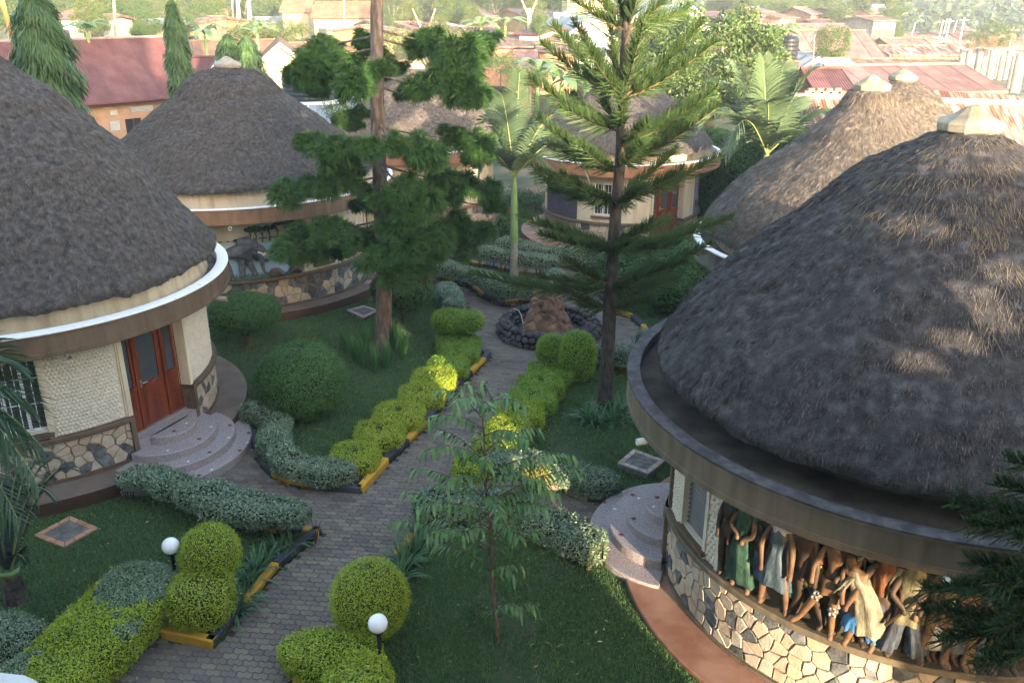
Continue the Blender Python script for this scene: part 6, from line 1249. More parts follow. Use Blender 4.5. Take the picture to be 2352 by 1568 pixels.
# the dull red building behind the left huts
A, B = two((-60, 262), (475, 217), 3.2)
lb = house('long_building', 'long building with dull red corrugated roof and orange wall behind the left huts', A, B, 3.2, 8.4, 3.5, -.3, w_or, r_red, .5, oh=.7, fm=fasc_r, far=False, sheetw=1.0)
T = nrm(np.array(B) - np.array(A)); Nf = np.array([T[1], -T[0]]); 
def on_wall(px, py, off=0.):     # a point on that building's front wall
    s = sight(px, py); W0 = np.array(A) - Nf * .7 + Nf * off; t_ = (W0 @ Nf) / (s[0] * Nf[0] + s[1] * Nf[1]); return np.array([s[0] * t_, s[1] * t_, CAM_H + s[2] * t_])
for (x0, y0, x1, y1, nx, nz) in ((299, 244, 351, 256, 11, 2), (252, 254, 269, 265, 4, 2), (252, 278, 275, 300, 4, 4)):
    p, q = on_wall(x0, (y0 + y1) / 2), on_wall(x1, (y0 + y1) / 2); zt_, zb_ = on_wall((x0 + x1) / 2, y0)[2], on_wall((x0 + x1) / 2, y1)[2]; az = math.atan2(T[1], T[0]); L = np.linalg.norm((q - p)[:2]); m = MB(); c = (p + q) / 2
    m.box((c[0], c[1], (zt_ + zb_) / 2), (L, .04, zt_ - zb_), az); o = build('vent_block', m, dark_in, lb); m = MB()
    for i in range(nx):
        for sg in (-1, 1):
            for k in range(nz):
                u = (i + .5) / nx - .5; zz = zb_ + (zt_ - zb_) * (k + .5) / nz; dx = L / nx * .5; dz = (zt_ - zb_) / nz * .5; a = c[:2] + T * (u * L - dx) + Nf * .04; b = c[:2] + T * (u * L + dx) + Nf * .04; m.tube([(a[0], a[1], zz - sg * dz), (b[0], b[1], zz + sg * dz)], .028, 4, caps=False)
    build('lattice', m, fasc, o)
p, q = on_wall(291, 300), on_wall(326, 300); zt_ = on_wall(308, 272)[2]; c = (p + q) / 2; m = MB(); m.box((c[0] + Nf[0] * .02, c[1] + Nf[1] * .02, zt_ - 1.3), (np.linalg.norm((q - p)[:2]), .08, 2.6), math.atan2(T[1], T[0])); o = build('door_opening', m, dark_in, lb)
m = MB(); m.box((c[0] + Nf[0] * .07, c[1] + Nf[1] * .07, zt_ - 1.2), (.06, .04, 2.4), math.atan2(T[1], T[0])); build('door_post', m, fasc_r, o)
H = lambda name, lab, p, q, z, dep, rise, wall, roof, **k: house(name, lab, *two(p, q, z), z, dep, rise, k.pop('zb', z - 3.4), wall, roof, **k)
def HD(name, lab, px0, px1, py, Y, dep, pyr, wall, roof, hgt=3.0, skew=0., **k):     # eave seen at row py at distance Y, ridge at row pyr
    a = atY(px0, py, Y); b = atY(px1, py, Y); z = a[2]; rise = max(.4, atY(px0, pyr, Y + dep * .5 + skew * .5)[2] - z); k.setdefault('fm', roof); k.setdefault('capm_', roof); return house(name, lab, (a[0], Y), (b[0], Y + skew), z, dep, rise, z - hgt, wall, roof, **k)
HD('house', 'orange roofed cream house behind the narrow columnar tree', 330, 640, 142, 62, 7, 94, w_cr, r_or, skew=4)
HD('small_house', 'little dull red gable with white barge boards left of the middle thatch', 415, 478, 185, 50, 3.0, 132, w_wh, r_red, hgt=3)
# cream gable end that faces the viewer
def gable_end(label, px, pyt, hw, drop, Y, dep, wall, roof, yaw=0., hgt=3, name='gabled_house', wins=0):
    ap = atY(px, pyt, Y); k = (Y * .931 + (CAM_H - ap[2]) * .365) / 2000; W = hw * k; dz = drop * k * 1.05; root = thing(name, label, 'house', (ap[0], Y, ap[2] - dz - hgt)); cy_, sy_ = math.cos(yaw), math.sin(yaw)
    f = lambda u, d, z: (ap[0] + u * cy_ - d * sy_, Y + u * sy_ + d * cy_, ap[2] + z)
    m = MB(); P = [f(-W, 0, -dz - hgt), f(W, 0, -dz - hgt), f(W, 0, -dz), f(0, 0, -.05), f(-W, 0, -dz)]; Q = [f(-W, dep, -dz - hgt), f(W, dep, -dz - hgt), f(W, dep, -dz), f(0, dep, -.05), f(-W, dep, -dz)]; m.add(P + Q, [np.arange(5), np.arange(5, 10)[::-1], [(1, 0, 5, 6), (2, 1, 6, 7), (0, 4, 9, 5)]]); build('wall', m, wall, root)
    for s in (-1, 1): sheets(root, f(s * W * 1.12, -.4, -dz * 1.12), f(s * W * 1.12, dep, -dz * 1.12), f(0, dep, .03), f(0, -.4, .03), roof, 1.0, far=True)
    m = MB()
    for s in (-1, 1):
        a, b = f(s * W * 1.13, -.43, -dz * 1.13), f(0, -.43, .02); a2, b2 = f(s * W * 1.13, -.43, -dz * 1.13 - .28), f(0, -.43, -.26); o_ = np.array([sy_, -cy_, 0]) * .05; P = [np.array(x) for x in (a, b, b2, a2)]; m.add(P + [x + o_ for x in P], [[(0, 1, 2, 3), (7, 6, 5, 4), (0, 4, 5, 1), (2, 6, 7, 3)]])
    build('barge_board', m, fasc, root)
    for i in range(wins):
        u = -W * .5 + W * i; m = MB(); m.box(f(u, -.03, -dz - 1.3), (1.1, .06, 1.1), yaw); o = build('window', m, fasc, root); m = MB(); m.box(f(u, -.07, -dz - 1.3), (.9, .02, .9), yaw); build('pane', m, hot_g, o)
    return root
gable_end('cream gable end with orange roof left of the conifer', 642, 97, 48, 36, 60, 10, w_cr, r_or, .25)
gable_end('small white gable with dull red roof right of the narrow columnar tree', 497, 136, 24, 30, 47, 6, w_wh, r_red, .3)
HD('house', 'low orange roof with white front edge behind the conifer', 655, 800, 118, 74, 6, 98, w_cr, r_or, skew=3)
HD('shop_row', 'cream building with three doors under a brown iron roof on the rise', 712, 862, 41, 112, 7, 5, w_cr, r_or, hgt=3.9, wins=((.14, 1.9, .9, 1.5, 'w'), (.42, 1.5, 1.3, 2.6, 'd'), (.66, 1.5, 1.3, 2.6, 'r'), (.90, 1.6, 1.3, 2.4, 'k')))
HD('house', 'cream house with brown iron roof next to the three door building', 640, 712, 28, 120, 6, -2, w_cr, r_or, hgt=5)
m = MB(); wl = thing('garden_wall', 'long pale wall in front of the three door building', 'wall', (*at(800, 110, 2), 1)); a, b = atY(655, 108, 100), atY(1010, 108, 104); m.prism([(a[0], a[1]), (b[0], b[1]), (b[0], b[1] + .3), (a[0], a[1] + .3)], 1.5, a[2]); build('wall', m, w_wh, wl)
HD('shed', 'grey corrugated shed among the trees at the top left', 505, 640, 52, 125, 8, 40, w_mud, r_gr, hgt=5)
HD('shed', 'pale iron roof shed behind the columnar tree at the far left', 30, 60, 20, 130, 8, 10, w_mud, r_gr, hgt=5)
for px0, px1, py, Y, dep, pyr, wall, roof, lab in ((1000, 1090, 62, 98, 6, 48, w_br, r_or, 'small rusty roof house behind the middle trees'), (870, 950, 95, 90, 6, 78, w_cr, r_or, 'cream house just right of the conifer trunk'), (1000, 1160, 40, 135, 8, 22, w_cr, r_pink, 'large pale house at the top middle'),
    (1085, 1290, 108, 72, 10, 82, w_br, r_rst2, 'long low pale iron roof left of the tall pine'), (1180, 1235, 155, 55, 5, 118, w_br, r_pink, 'small brown roof among the banana plants'), (1230, 1330, 118, 66, 5, 104, w_br, r_rst2, 'brown lean-to roof beside the brick wall'), (1275, 1390, 58, 84, 8, 31, w_wh, r_gr, 'grey ribbed roof house behind the tall pine'),
    (1640, 1705, 54, 112, 8, 36, w_mud, r_gr, 'grey roof right of the white gables'), (1700, 1792, 56, 118, 10, 33, w_mud, r_pink, 'pinkish hipped roof on the right skyline of roofs'), (1655, 1778, 79, 95, 5, 56, w_br, r_rst2, 'long brown roof behind the mango tree'), (1770, 1962, 72, 92, 6, 56, w_mud, r_pink, 'long faded red roof behind the small round tree'),
    (1785, 1862, 122, 72, 9, 86, w_br, r_pink, 'faded red roof beside the black water tank'), (1850, 2040, 138, 66, 10, 71, w_br, r_pink, 'large plain faded red roof behind the small round tree'), (2040, 2140, 103, 92, 5, 88, w_ye, r_rst2, 'yellowish shed beyond the large red roof'),
    (2042, 2212, 127, 74, 6, 106, w_wh, r_rust, 'rusty patched roof in front of the construction columns'), (1820, 1890, 142, 56, 4, 122, w_br, r_gr, 'white corrugated roof below the small round tree'), (1915, 1978, 158, 52, 4, 141, w_br, r_gr, 'small pale corrugated roof right of the small tree trunk'),
    (1972, 2218, 156, 54, 3, 141, w_ye, r_rst2, 'long brown roof with beige ridge behind the red roof'), (1874, 1972, 215, 39, 5, 158, w_br, r_red, 'dull red roof left of the long red roof'), (1970, 2342, 215, 40, 7, 150, w_mud, r_pink, 'long faded red corrugated roof behind the right thatched caps')):
    HD('house', lab, px0, px1, py, Y, dep, pyr, wall, roof, far=Y > 60, sheetw=.95, skew=1 if px0 > 1960 and Y < 45 else 0, hip=.8 if 'hipped' in lab else 0)
gable_end('grey gable roof with orange end wall left of the small round tree', 1868, 130, 62, 32, 51, 8, w_or, r_gr, .35)
gable_end('yellow gable end below the small pale corrugated roofs', 1925, 152, 36, 12, 48, 6, w_ye, r_gr, .2)
gable_end('white gabled house behind the tall pine', 1352, 42, 62, 38, 78, 12, w_wh, r_gr, .2, wins=2)
gable_end('large white gable at the top right of the tall pine', 1572, 18, 40, 34, 104, 14, w_wh, r_gr, .3)
gable_end('second white gable with wide white barge board', 1588, 14, 58, 38, 110, 14, w_wh, r_gr, .3)
gable_end('small white barge board gable between the right thatched caps', 2048, 266 - 8, 26, 24, 37.5, 4, w_wh, r_red, .5)
# two storey cream building at the top
tw = thing('apartment_block', 'two storey cream block at the top edge left of the tall pine', 'building', (*at(1330, 40, 3), 3)); a, b = atY(1303, 28, 96), atY(1392, 28, 96)
m = MB(); m.prism([(a[0], 96), (b[0], 96), (b[0], 106), (a[0], 106)], a[2] - 4, a[2] + 8); build('wall', m, w_cr, tw)
for i in range(4):
    for k in range(2): x = a[0] + (b[0] - a[0]) * (i + .5) / 4; m = MB(); m.box((x, 95.97, a[2] + 1.4 + 3 * k), (.75, .08, 1.3)); o = build('window', m, fasc, tw); m = MB(); m.box((x, 95.92, a[2] + 1.4 + 3 * k), (.6, .03, 1.15)); build('pane', m, hot_g, o)
m = MB(); m.box(((a[0] + b[0]) / 2, 95.4, a[2]), (b[0] - a[0] + .6, 1.2, .18)); build('balcony', m, w_wh, tw)
m = MB(); bw = thing('brick_wall', 'sunlit brick wall left of the grey roofed house', 'wall', (*at(1200, 90, 2), 0)); a, b = atY(1150, 75, 80), atY(1232, 75, 80)
m.prism([(a[0], 80), (b[0], 80), (b[0], 80.4), (a[0], 80.4)], 0, a[2]); build('wall', m, w_br, bw)
# far right skyline houses: many small roofs in the haze
r = random.Random(21)
for i, (px, py, Y, w_) in enumerate(((2105, 42 + 40, 210, 40), (2160, 95, 170, 50), (2230, 82, 230, 45), (2290, 100, 190, 60), (2250, 118, 140, 60), (2180, 122, 130, 40), (2210, 108, 155, 36), (2320, 122, 125, 60), (2060, 70, 220, 36), (2130, 62, 260, 30), (2330, 88, 240, 40), (2195, 76, 250, 30), (2340, 104, 170, 40), (2145, 108, 135, 30))):
    HD('house', ['hazy distant house with faded red roof on the right', 'hazy distant shed with pale roof on the right', 'hazy distant house with brown roof on the right'][i % 3] + ', %s' % ['nearest the poles', 'left of the dark tree', 'above the columns', 'at the right edge', 'behind the columns', 'under the pole group', 'between pole group and tree', 'right of the last column', 'at the foot of the hill', 'high on the slope', 'beside the green roof', 'at the tree line', 'by the lone pole', 'left of the pole group'][i], px - w_ / 2, px + w_ / 2, py, Y, 8, py - 9, [w_cr, w_wh, w_br][i % 3], [r_pink, r_gr, r_rst2][i % 3], hgt=5)
hr = random.Random(44); cnt = 0
wc_ = {'cream': w_cr, 'white': w_wh, 'yellow': w_ye, 'brick': w_br, 'grey': w_mud}; rc_ = {'faded red': r_pink, 'grey iron': r_gr, 'rusty brown': r_rst2, 'orange': r_or, 'maroon': r_red}
names_ = []
for (xa, xb, ya, yb, Ya, Yb, nh, zn) in ((880, 1270, 26, 84, 72, 118, 13, 'top middle'), (1290, 1650, 26, 66, 90, 125, 9, 'top centre'), (90, 560, 22, 62, 74, 112, 7, 'top left'), (1650, 2080, 22, 60, 100, 132, 9, 'top right'), (2050, 2345, 72, 112, 120, 210, 9, 'far right')):
    xs_ = sorted(xa + (xb - xa) * (q + hr.uniform(.1, .9)) / nh for q in range(nh))
    for q, px in enumerate(xs_):
        Y = hr.uniform(Ya, Yb); py = ya + (yb - ya) * (1 - (Y - Ya) / (Yb - Ya)) + hr.uniform(-4, 4); hw = hr.uniform(18, 38); wn_, rn_ = hr.choice(list(wc_)), hr.choice(list(rc_)); o_ = ['first', 'second', 'third', 'fourth', 'fifth', 'sixth', 'seventh', 'eighth', 'ninth', 'tenth', 'eleventh', 'twelfth', 'thirteenth'][q]
        HD('house', 'distant %s house with %s roof, %s from left at the %s' % (wn_, rn_, o_, zn), px - hw, px + hw, py, Y, 8, py - hr.uniform(9, 17), wc_[wn_], rc_[rn_], hgt=3.6, skew=hr.uniform(-2, 3), wins=tuple((f, 1.9, 1.0, 1.1, 'w') for f in (.25, .7)))
# rusty iron roof and fence behind the right huts
rf = thing('iron_roof_shed', 'long rust streaked corrugated iron roof behind the nearest right hut', 'shed', (14, 33, 0))
A_, B_ = atY(1820, 222, 33.0), atY(2420, 245, 33.0)
sheets(rf, (A_[0], 29.0, 3.1), (B_[0] + 1.5, 29.0, 2.8), (B_[0] + 1.5, 33.0, B_[2]), (A_[0], 33.0, A_[2]), r_rust, .75, rib=.10, amp=.014)
m = MB(); m.tube([(A_[0], 33.0, A_[2] + .02), (B_[0] + 1.5, 33.0, B_[2] + .02)], .13, 6); build('ridge_cap', m, cap_t, rf); m = MB(); m.prism([(A_[0] + .2, 29.3), (B_[0] + 1.3, 29.3), (B_[0] + 1.3, 32.8), (A_[0] + .2, 32.8)], 0, 2.75); build('wall', m, w_mud, rf)
rf = thing('iron_sheet_roof', 'second narrow rusty iron roof strip just below the long red roof', 'shed', (16, 36.5, 0)); A_, B_ = atY(2068, 203, 36.8), atY(2420, 226, 36.8)
sheets(rf, (A_[0], 35.2, A_[2] - .9), (B_[0], 35.2, B_[2] - .9), (B_[0], 36.8, B_[2]), (A_[0], 36.8, A_[2]), r_rust, .75, rib=.10, amp=.014); m = MB(); m.prism([(A_[0], 35.4), (B_[0], 35.4), (B_[0], 36.6), (A_[0], 36.6)], 0, A_[2] - 1.3); build('wall', m, w_mud, rf)
# low broken brick wall left of it
bwl = thing('ruined_wall', 'broken top of a brick wall beside the rusty roof', 'wall', (13, 35, 0)); m = MB(); a, b = atY(1850, 218, 34.4), atY(1945, 224, 34.4); m.prism([(a[0], 34.4), (b[0], 34.4), (b[0], 34.7), (a[0], 34.7)], 0, a[2] - .1); build('wall', m, w_br, bwl); 
for i in range(14): m = MB(); x = a[0] + (b[0] - a[0]) * i / 14; m.box((x, 34.55, a[2] - .03 + .1 * (i % 3)), (.24, .2, .12), .1); build('brick', m, w_br, bwl)

# ------------------------------------------------------------------ concrete columns of an unfinished building
colm = mat('pale_concrete_column', (.17, .165, .15), (.24, .23, .205), 1, .9); rod = mat('rusty_rebar', (.16, .07, .04), rough=.9)
cols = [(1690,330,435),(1727,333,435),(1800,345,437),(1852,335,437),(1868,350,440),(1893,340,412),(1932,365,470),(1980,345,470),(2003,372,472),(2052,358,475),(2082,388,478),(2117,338,478),(2140,345,478),(2157,345,480),(2180,400,480),(2210,380,482),(2255,350,482),(2292,385,535),(2325,370,552),(2345,410,560)]
proto = None
for i, (zx, y0, y1) in enumerate(cols):
    px, t0, t1 = 1568 + zx / 3, y0 / 3, y1 / 3; Y = 92 - (18 if zx > 2280 else 0) + (i % 3) * 5 + (12 if y1 < 445 else 0); top = atY(px, t0, Y); bot = atY(px, t1, Y)
    root = thing('concrete_column', 'round concrete column of the unfinished building, %s' % ('nearest the right edge' if i == 19 else 'leftmost in the group' if i == 0 else 'standing in its rows'), 'column', (top[0], Y, bot[2] - 1), group='unfinished concrete columns')
    if 0 < i < 19: root['label'] = 'round concrete column standing in the rows of the unfinished building'
    m = MB(); m.tube([(top[0], Y, bot[2] - 1.0), (top[0], Y, top[2])], .27, 10); m.smooth = False; build('shaft', m, colm, root); m = MB()
    for q in range(4): m.tube([(top[0] + .12 * math.cos(q * 1.57), Y + .12 * math.sin(q * 1.57), top[2]), (top[0] + .2 * math.cos(q * 1.57), Y + .2 * math.sin(q), top[2] + 1.3)], .02, 3, caps=False)
    build('reinforcing_bars', m, rod, root)

# ------------------------------------------------------------------ water tanks, poles, wood pile
tank_m = mat('black_plastic', (.015, .018, .025), rough=.4); stand_r = mat('rusty_brown_steel', (.20, .09, .06), rough=.8)
def tank(label, c, z0, r, h, legs, lm, spread, ladder=False):
    t = thing('water_tank', label, 'water tank', (c[0], c[1], 0)); m = MB(); m.smooth = False; prof = [(.001, z0)] + [(r * (1 if k % 2 else .965), z0 + h * .82 * k / 10) for k in range(0, 11)] + [(r * .8, z0 + h * .93), (r * .3, z0 + h * .96), (r * .3, z0 + h), (.001, z0 + h)]
    m.lathe(prof, c, 28); build('tank_body', m, tank_m, t); m = MB(); m.box((c[0], c[1], z0 - .05), (spread * 2.1, spread * 2.1, .1)); build('platform', m, lm, t)
    for sx in (-1, 1):
        for sy in (-1, 1): m = MB(); m.box((c[0] + sx * spread, c[1] + sy * spread, (z0 - .1) / 2), (.09, .09, z0 - .1)); build('leg', m, lm, t)
    for zz in (z0 * .35, z0 * .7):
        m = MB(); 
        for s in (-1, 1): m.box((c[0], c[1] + s * spread, zz), (spread * 2 - .09, .05, .06)); m.box((c[0] + s * spread, c[1], zz), (.05, spread * 2 - .09, .06))
        build('brace', m, lm, t)
    if ladder:
        m = MB(); 
        for s in (-.2, .2): m.box((c[0] + s, c[1] - spread - .12, z0 / 2), (.04, .04, z0))
        for k in range(int(z0 / .3)): m.box((c[0], c[1] - spread - .12, .3 * k + .2), (.36, .03, .03))
        build('ladder', m, lm, t)
c = atY(712, 215, 40); tank('black water tank on a white steel stand behind the conifer', (c[0], 40), atY(712, 228, 40)[2], 1.2, 1.15, 4, metal_w, 1.3, True)
m = MB(); bl = thing('outbuilding', 'pale blue grey wall under the water tank stand', 'building', (c[0] - .3, 43, 0)); m.prism([(c[0] - 3, 43), (c[0] + 2.7, 43), (c[0] + 2.7, 46), (c[0] - 3, 46)], -.1, 3.4); build('wall', m, mat('pale_blue_wall', (.45, .50, .55), (.52, .56, .60), 2, .9), bl); m = MB(); m.box((c[0] + .8, 42.96, 1.3), (1.1, .08, 1.6)); build('window', m, hot_g, bl); sheets(bl, (c[0] - 3.3, 42.6, 3.45), (c[0] + 3, 42.6, 3.45), (c[0] + 3, 46.4, 4.4), (c[0] - 3.3, 46.4, 4.4), r_gr, .9)
c = atY(1808, 120, 50); tank('black ribbed water tank on a rusty steel tower among the right roofs', (c[0], 50), atY(1808, 137, 50)[2], .58, 1.3, 4, stand_r, .55)
pole_m = mat('weathered_pole', (.22, .18, .14), (.34, .29, .24), 3, .9); pole_p = mat('pale_pole', (.50, .46, .42), rough=.9)
for px, y0, y1, Y, rr, lab, arm in ((260, -20, 85, 60, .11, 'wooden utility pole at the top left', 0), (533, -10, 60, 115, .14, 'pale pole beside the grey shed', 0), (2170, 43, 97, 170, .16, 'tallest of the clustered utility poles in the haze', 1), (2154, 46, 95, 172, .14, 'leftmost of the clustered utility poles in the haze', 0), (2163, 44, 92, 176, .14, 'middle of the clustered utility poles in the haze', 0), (2185, 48, 84, 200, .14, 'shorter utility pole right of the cluster', 0), (2203, 40, 98, 165, .16, 'lone utility pole right of the cluster', 1), (2090, 52, 88, 175, .13, 'thin pole left of the pole cluster', 0), (2316, 60, 118, 120, .11, 'utility pole in front of the dark tree at right', 1), (1871, 80, 152, 48, .035, 'thin antenna mast beside the small round tree', 0), (1349, -5, 30, 95, .06, 'thin pole in front of the two storey block', 0), (790, -5, 88, 100, .07, 'thin pole in front of the three door building', 0)):
    a, b = atY(px, y0, Y), atY(px, y1, Y); t = thing('utility_pole', lab, 'pole', (b[0], Y, b[2])); m = MB(); m.tube([(b[0], Y, b[2] - 1.5), (a[0] + .006 * Y * (1 if px > 2000 else 0), Y, a[2])], [rr, rr * .8], 7); build('shaft', m, pole_m if Y < 80 else pole_p, t)
    if arm: m = MB(); m.box((a[0] + .006 * Y, Y, a[2] - .5), (1.6, .12, .12)); build('crossarm', m, pole_p, t)
org = mat('orange_painted_steel', (.55, .22, .07), rough=.7)
t = thing('steel_mast', 'orange lattice mast leaning in at the top left corner', 'mast', (-30, 52, 4)); m = MB(); a, b = np.array(atY(-6, -30, 55)), np.array(atY(28, 85, 55)); m.tube([a, b], .16, 4); m.tube([a + [-1.4, 0, 0], b + [-1.2, 0, 0]], .12, 4)
build('leg', m, org, t)
wp = thing('wood_pile', 'stacked cut poles lying behind the right huts', 'wood pile', (8.6, 32.0, 0)); r = random.Random(9); lg = mat('grey_cut_wood', (.09, .075, .065), (.22, .19, .17), 6, .95, .6, 20, objr=.3)
for i in range(26): m = MB(); y = 31.2 + .18 * (i % 6) + r.uniform(-.05, .05); z = .10 + .15 * (i // 5); x = 7.6 + r.uniform(-.3, .3); m.tube([(x, y, z), (x + 2.3 + r.uniform(-.3, .6), y - .5 + r.uniform(-.25, .25), z + r.uniform(-.05, .14))], [.055, .04], 7); build('log', m, lg, wp)

# ------------------------------------------------------------------ trees
broad = leafmat('broad_leaf', (0.050, 0.094, 0.025), (0.086, 0.137, 0.040), isc=[(0.036, 0.076, 0.022), (0.101, 0.151, 0.043), (0.065, 0.108, 0.029)]); yelg = leafmat('yellow_green_leaf', (0.079, 0.115, 0.025), (0.115, 0.144, 0.036), isc=[(0.058, 0.094, 0.022), (0.137, 0.158, 0.043)]); ashok = leafmat('drooping_leaf', (.04, .095, .03), (.07, .14, .045), isc=[(.03, .075, .025), (.09, .16, .05), (.12, .16, .05)]); mango = leafmat('mango_leaf', (0.048, 0.096, 0.028), (0.080, 0.136, 0.040), isc=[(0.032, 0.068, 0.022), (0.104, 0.152, 0.044), (0.064, 0.112, 0.032)]); euc = leafmat('grey_green_leaf', (0.050, 0.079, 0.036), (0.079, 0.108, 0.050), isc=[(0.036, 0.065, 0.029), (0.094, 0.122, 0.065)]); ban = leafmat('banana_leaf', (.12, .20, .07), (.18, .27, .11), rough=.4, transl=.35, k=.2)
bark_b = mat('brown_bark', (.09, .065, .045), (.18, .14, .10), 5, .95, .6, 14); bark_p = mat('pale_bark', (.30, .22, .16), (.42, .33, .25), 4, .9)
def crown_mesh(seed, r3, z0, nl, per, lr, size, lm, gap=.35, asp=.45, drop=.1):
    """leaf cards on many lumps spread through the crown"""
    r = np.random.default_rng(seed); d = nrm(r.normal(0, 1, (nl, 3))); rad = r.uniform(gap, 1, (nl, 1)) ** .5; C = d * rad * np.array(r3) * (1 + .25 * vnoise(d, 2, seed))[:, None]; C[:, 2] = np.maximum(C[:, 2], -r3[2] * .75) + z0
    lrs = lr * r.uniform(.6, 1.3, nl); Q = nrm(r.normal(0, 1, (nl * per, 3)) + np.array([0, 0, .25])); ii = np.repeat(np.arange(nl), per); rr_ = r.uniform(.55, 1.05, (len(ii), 1)); P = C[ii] + Q * lrs[ii][:, None] * rr_ * np.array([1, 1, .75])
    D = nrm(Q * .4 + r.normal(0, .8, (len(ii), 3)) + np.array([0, 0, -drop * 4])); m = MB(); m.cards(P, D, nrm(Q + r.normal(0, .5, Q.shape)), size * r.uniform(.6, 1.3, len(ii)), size * asp * r.uniform(.7, 1.2, len(ii))); return m, C
def trunk_mesh(h, r0, C, seed, k=7, lean=0.):
    r = random.Random(seed); m = MB(); m.smooth = True; top = (lean * h, 0, h); m.tube([(0, 0, -1.5), (0, 0, 0), (lean * h * .4, .05, h * .5), top], [r0 * 1.2, r0, r0 * .75, r0 * .5], 9)
    for i in range(k): c = C[r.randrange(len(C))]; f = r.uniform(.5, .95); m.tube([(lean * h * f, 0, h * f), ((c[0] + lean * h * f) / 2, c[1] / 2, (c[2] + h * f) / 2 + .2), tuple(c)], [r0 * .4, r0 * .26, r0 * .1], 5, caps=False)
    return m
PROT = {}
def proto_tree(key, seed, r3, z0, nl, per, lr, size, lm, trunk, h, r0, **k):
    m, C = crown_mesh(seed, r3, z0, nl, per, lr, size, lm, **k); PROT[key] = (m.mesh('crown', lm), trunk_mesh(h, r0, C, seed).mesh('trunk', trunk))
proto_tree('round', 1, (3.2, 3.2, 2.4), 5.0, 70, 120, .95, .26, broad, bark_b, 4.0, .22)
proto_tree('dense', 2, (3.6, 3.4, 3.0), 4.6, 95, 130, .95, .24, mango, bark_b, 3.4, .26)
proto_tree('loose', 3, (3.0, 3.0, 3.4), 6.4, 60, 100, .85, .26, yelg, bark_b, 5.5, .18, gap=.15)
proto_tree('tall', 4, (2.8, 2.8, 4.2), 9.0, 75, 110, .95, .28, euc, bark_p, 8.0, .24, gap=.2)
proto_tree('flat', 5, (3.4, 3.4, 1.0), 4.8, 60, 110, .8, .20, yelg, bark_b, 4.0, .16)
proto_tree('bush', 6, (1.6, 1.6, 1.1), 1.2, 26, 110, .7, .18, broad, bark_b, .6, .08)
def tree(key, px, py, Y, hpx, label, wid=1., name='tree', seedrot=0., group=None):
    """px, py: middle of the crown in the picture, hpx: crown height there"""
    cz = {'round': 5, 'dense': 4.6, 'loose': 6.4, 'tall': 9, 'flat': 4.8, 'bush': 1.2}[key]; ch = {'round': 6.0, 'dense': 7.2, 'loose': 8.2, 'tall': 9.8, 'flat': 3.2, 'bush': 3.2}[key]
    p = atY(px, py, Y); k = (Y * .931 + (CAM_H - p[2]) * .365) / 2000; s = hpx * k / ch; root = thing(name, label, 'tree', (p[0], Y, p[2] - cz * s), group=group); cm, tm = PROT[key]; a = seedrot or (px * 7.3 + py) % 6.28
    put('trunk', tm, root, WORG[root], (0, 0, a), (s, s, s)); put('crown', cm, root, WORG[root], (0, 0, a), (s * wid, s * wid, s)); return root
# mango tree and the other trees near the compound
m, C = crown_mesh(31, (2.9, 2.4, 2.3), 0, 160, 150, .62, .21, mango, gap=.3); p = atY(1632, 148, 41); root = thing('mango_tree', 'big round dense mango tree right of the tall pine', 'tree', (p[0], 41, 0)); put('crown', m.mesh('crown', mango), root, p); t2 = MB(); t2.smooth = True; t2.tube([(p[0] + .4, 41, -.2), (p[0] + .3, 41, 2), (p[0], 41, p[2] - 1)], [.34, .3, .2], 10)
for q in range(6): cc = C[q * 7]; t2.tube([(p[0] + .2, 41, p[2] - 2.0), (p[0] + cc[0] * .8, 41 + cc[1] * .8, p[2] + cc[2] * .8)], [.14, .05], 6, caps=False)
build('trunk', t2, bark_b, root)
m, C = crown_mesh(32, (2.1, 1.9, 1.6), 0, 80, 140, .6, .2, yelg, gap=.3); p = atY(1505, 105, 50); root = thing('tree', 'pale green leafy tree directly behind the tall pine top', 'tree', (p[0], 50, 0)); put('crown', m.mesh('crown', yelg), root, p, (0, 0, 0), 1.0); t2 = MB(); t2.tube([(p[0], 50, 0), (p[0], 50, p[2])], .2, 8); build('trunk', t2, bark_b, root)
for a in [('dense', 1912, 103, 56, 105, 'small round dense tree standing in front of the large plain red roof', .75), ('flat', 620, 70, 80, 62, 'wide flat topped feathery tree in front of the three door building', 1.6), ('dense', 1400, 150, 52, 90, 'leafy tree behind the pine crown on its left side', .9), ('round', 1330, 105, 60, 70, 'small leafy tree near the white gabled house', .8), ('bush', 1215, 180, 42, 70, 'bushy papaya like shrub between the palm and the bananas', 1.4), ('bush', 1150, 150, 45, 60, 'sunlit bush behind the middle palm', 1.4), ('bush', 1480, 250, 40, 60, 'bush behind the pine hut roof', 1.4),
          ('flat', 985, 95, 62, 90, 'pale spreading shrub behind the conifer right clumps', 1.15), ('round', 1010, 120, 58, 70, 'yellow green bush behind the conifer', .9), ('round', 600, 190, 44, 70, 'drooping shrub behind the elephant hut cap', .55), ('bush', 775, 255, 36, 60, 'leafy shrub under the water tank', 1.2), ('bush', 1340, 450, 38.5, 70, 'dark shrubs beside the pine hut', 1.2), ('bush', 1290, 330, 40, 80, 'dark shrub left of the pine hut thatch', 1.2), ('dense', 1640, 330, 39.5, 70, 'dark foliage under the mango tree', .7), ('bush', 1240, 470, 40, 80, 'dark bush behind the middle palm trunk', 1.3), ('bush', 1180, 455, 41, 60, 'low bush in the shade behind the palm', 1.3),
          ('dense', 2290, 82, 118, 70, 'dark hazy tree above the concrete columns at right', 1.15), ('dense', 2235, 95, 128, 45, 'smaller dark hazy tree left of the big one at right', 1.1)]: tree(*a)
lab = {'round': 'leafy green tree', 'dense': 'dense dark green tree', 'loose': 'loose yellow green tree', 'tall': 'tall grey green tree', 'flat': 'flat spreading tree', 'bush': 'bush'}
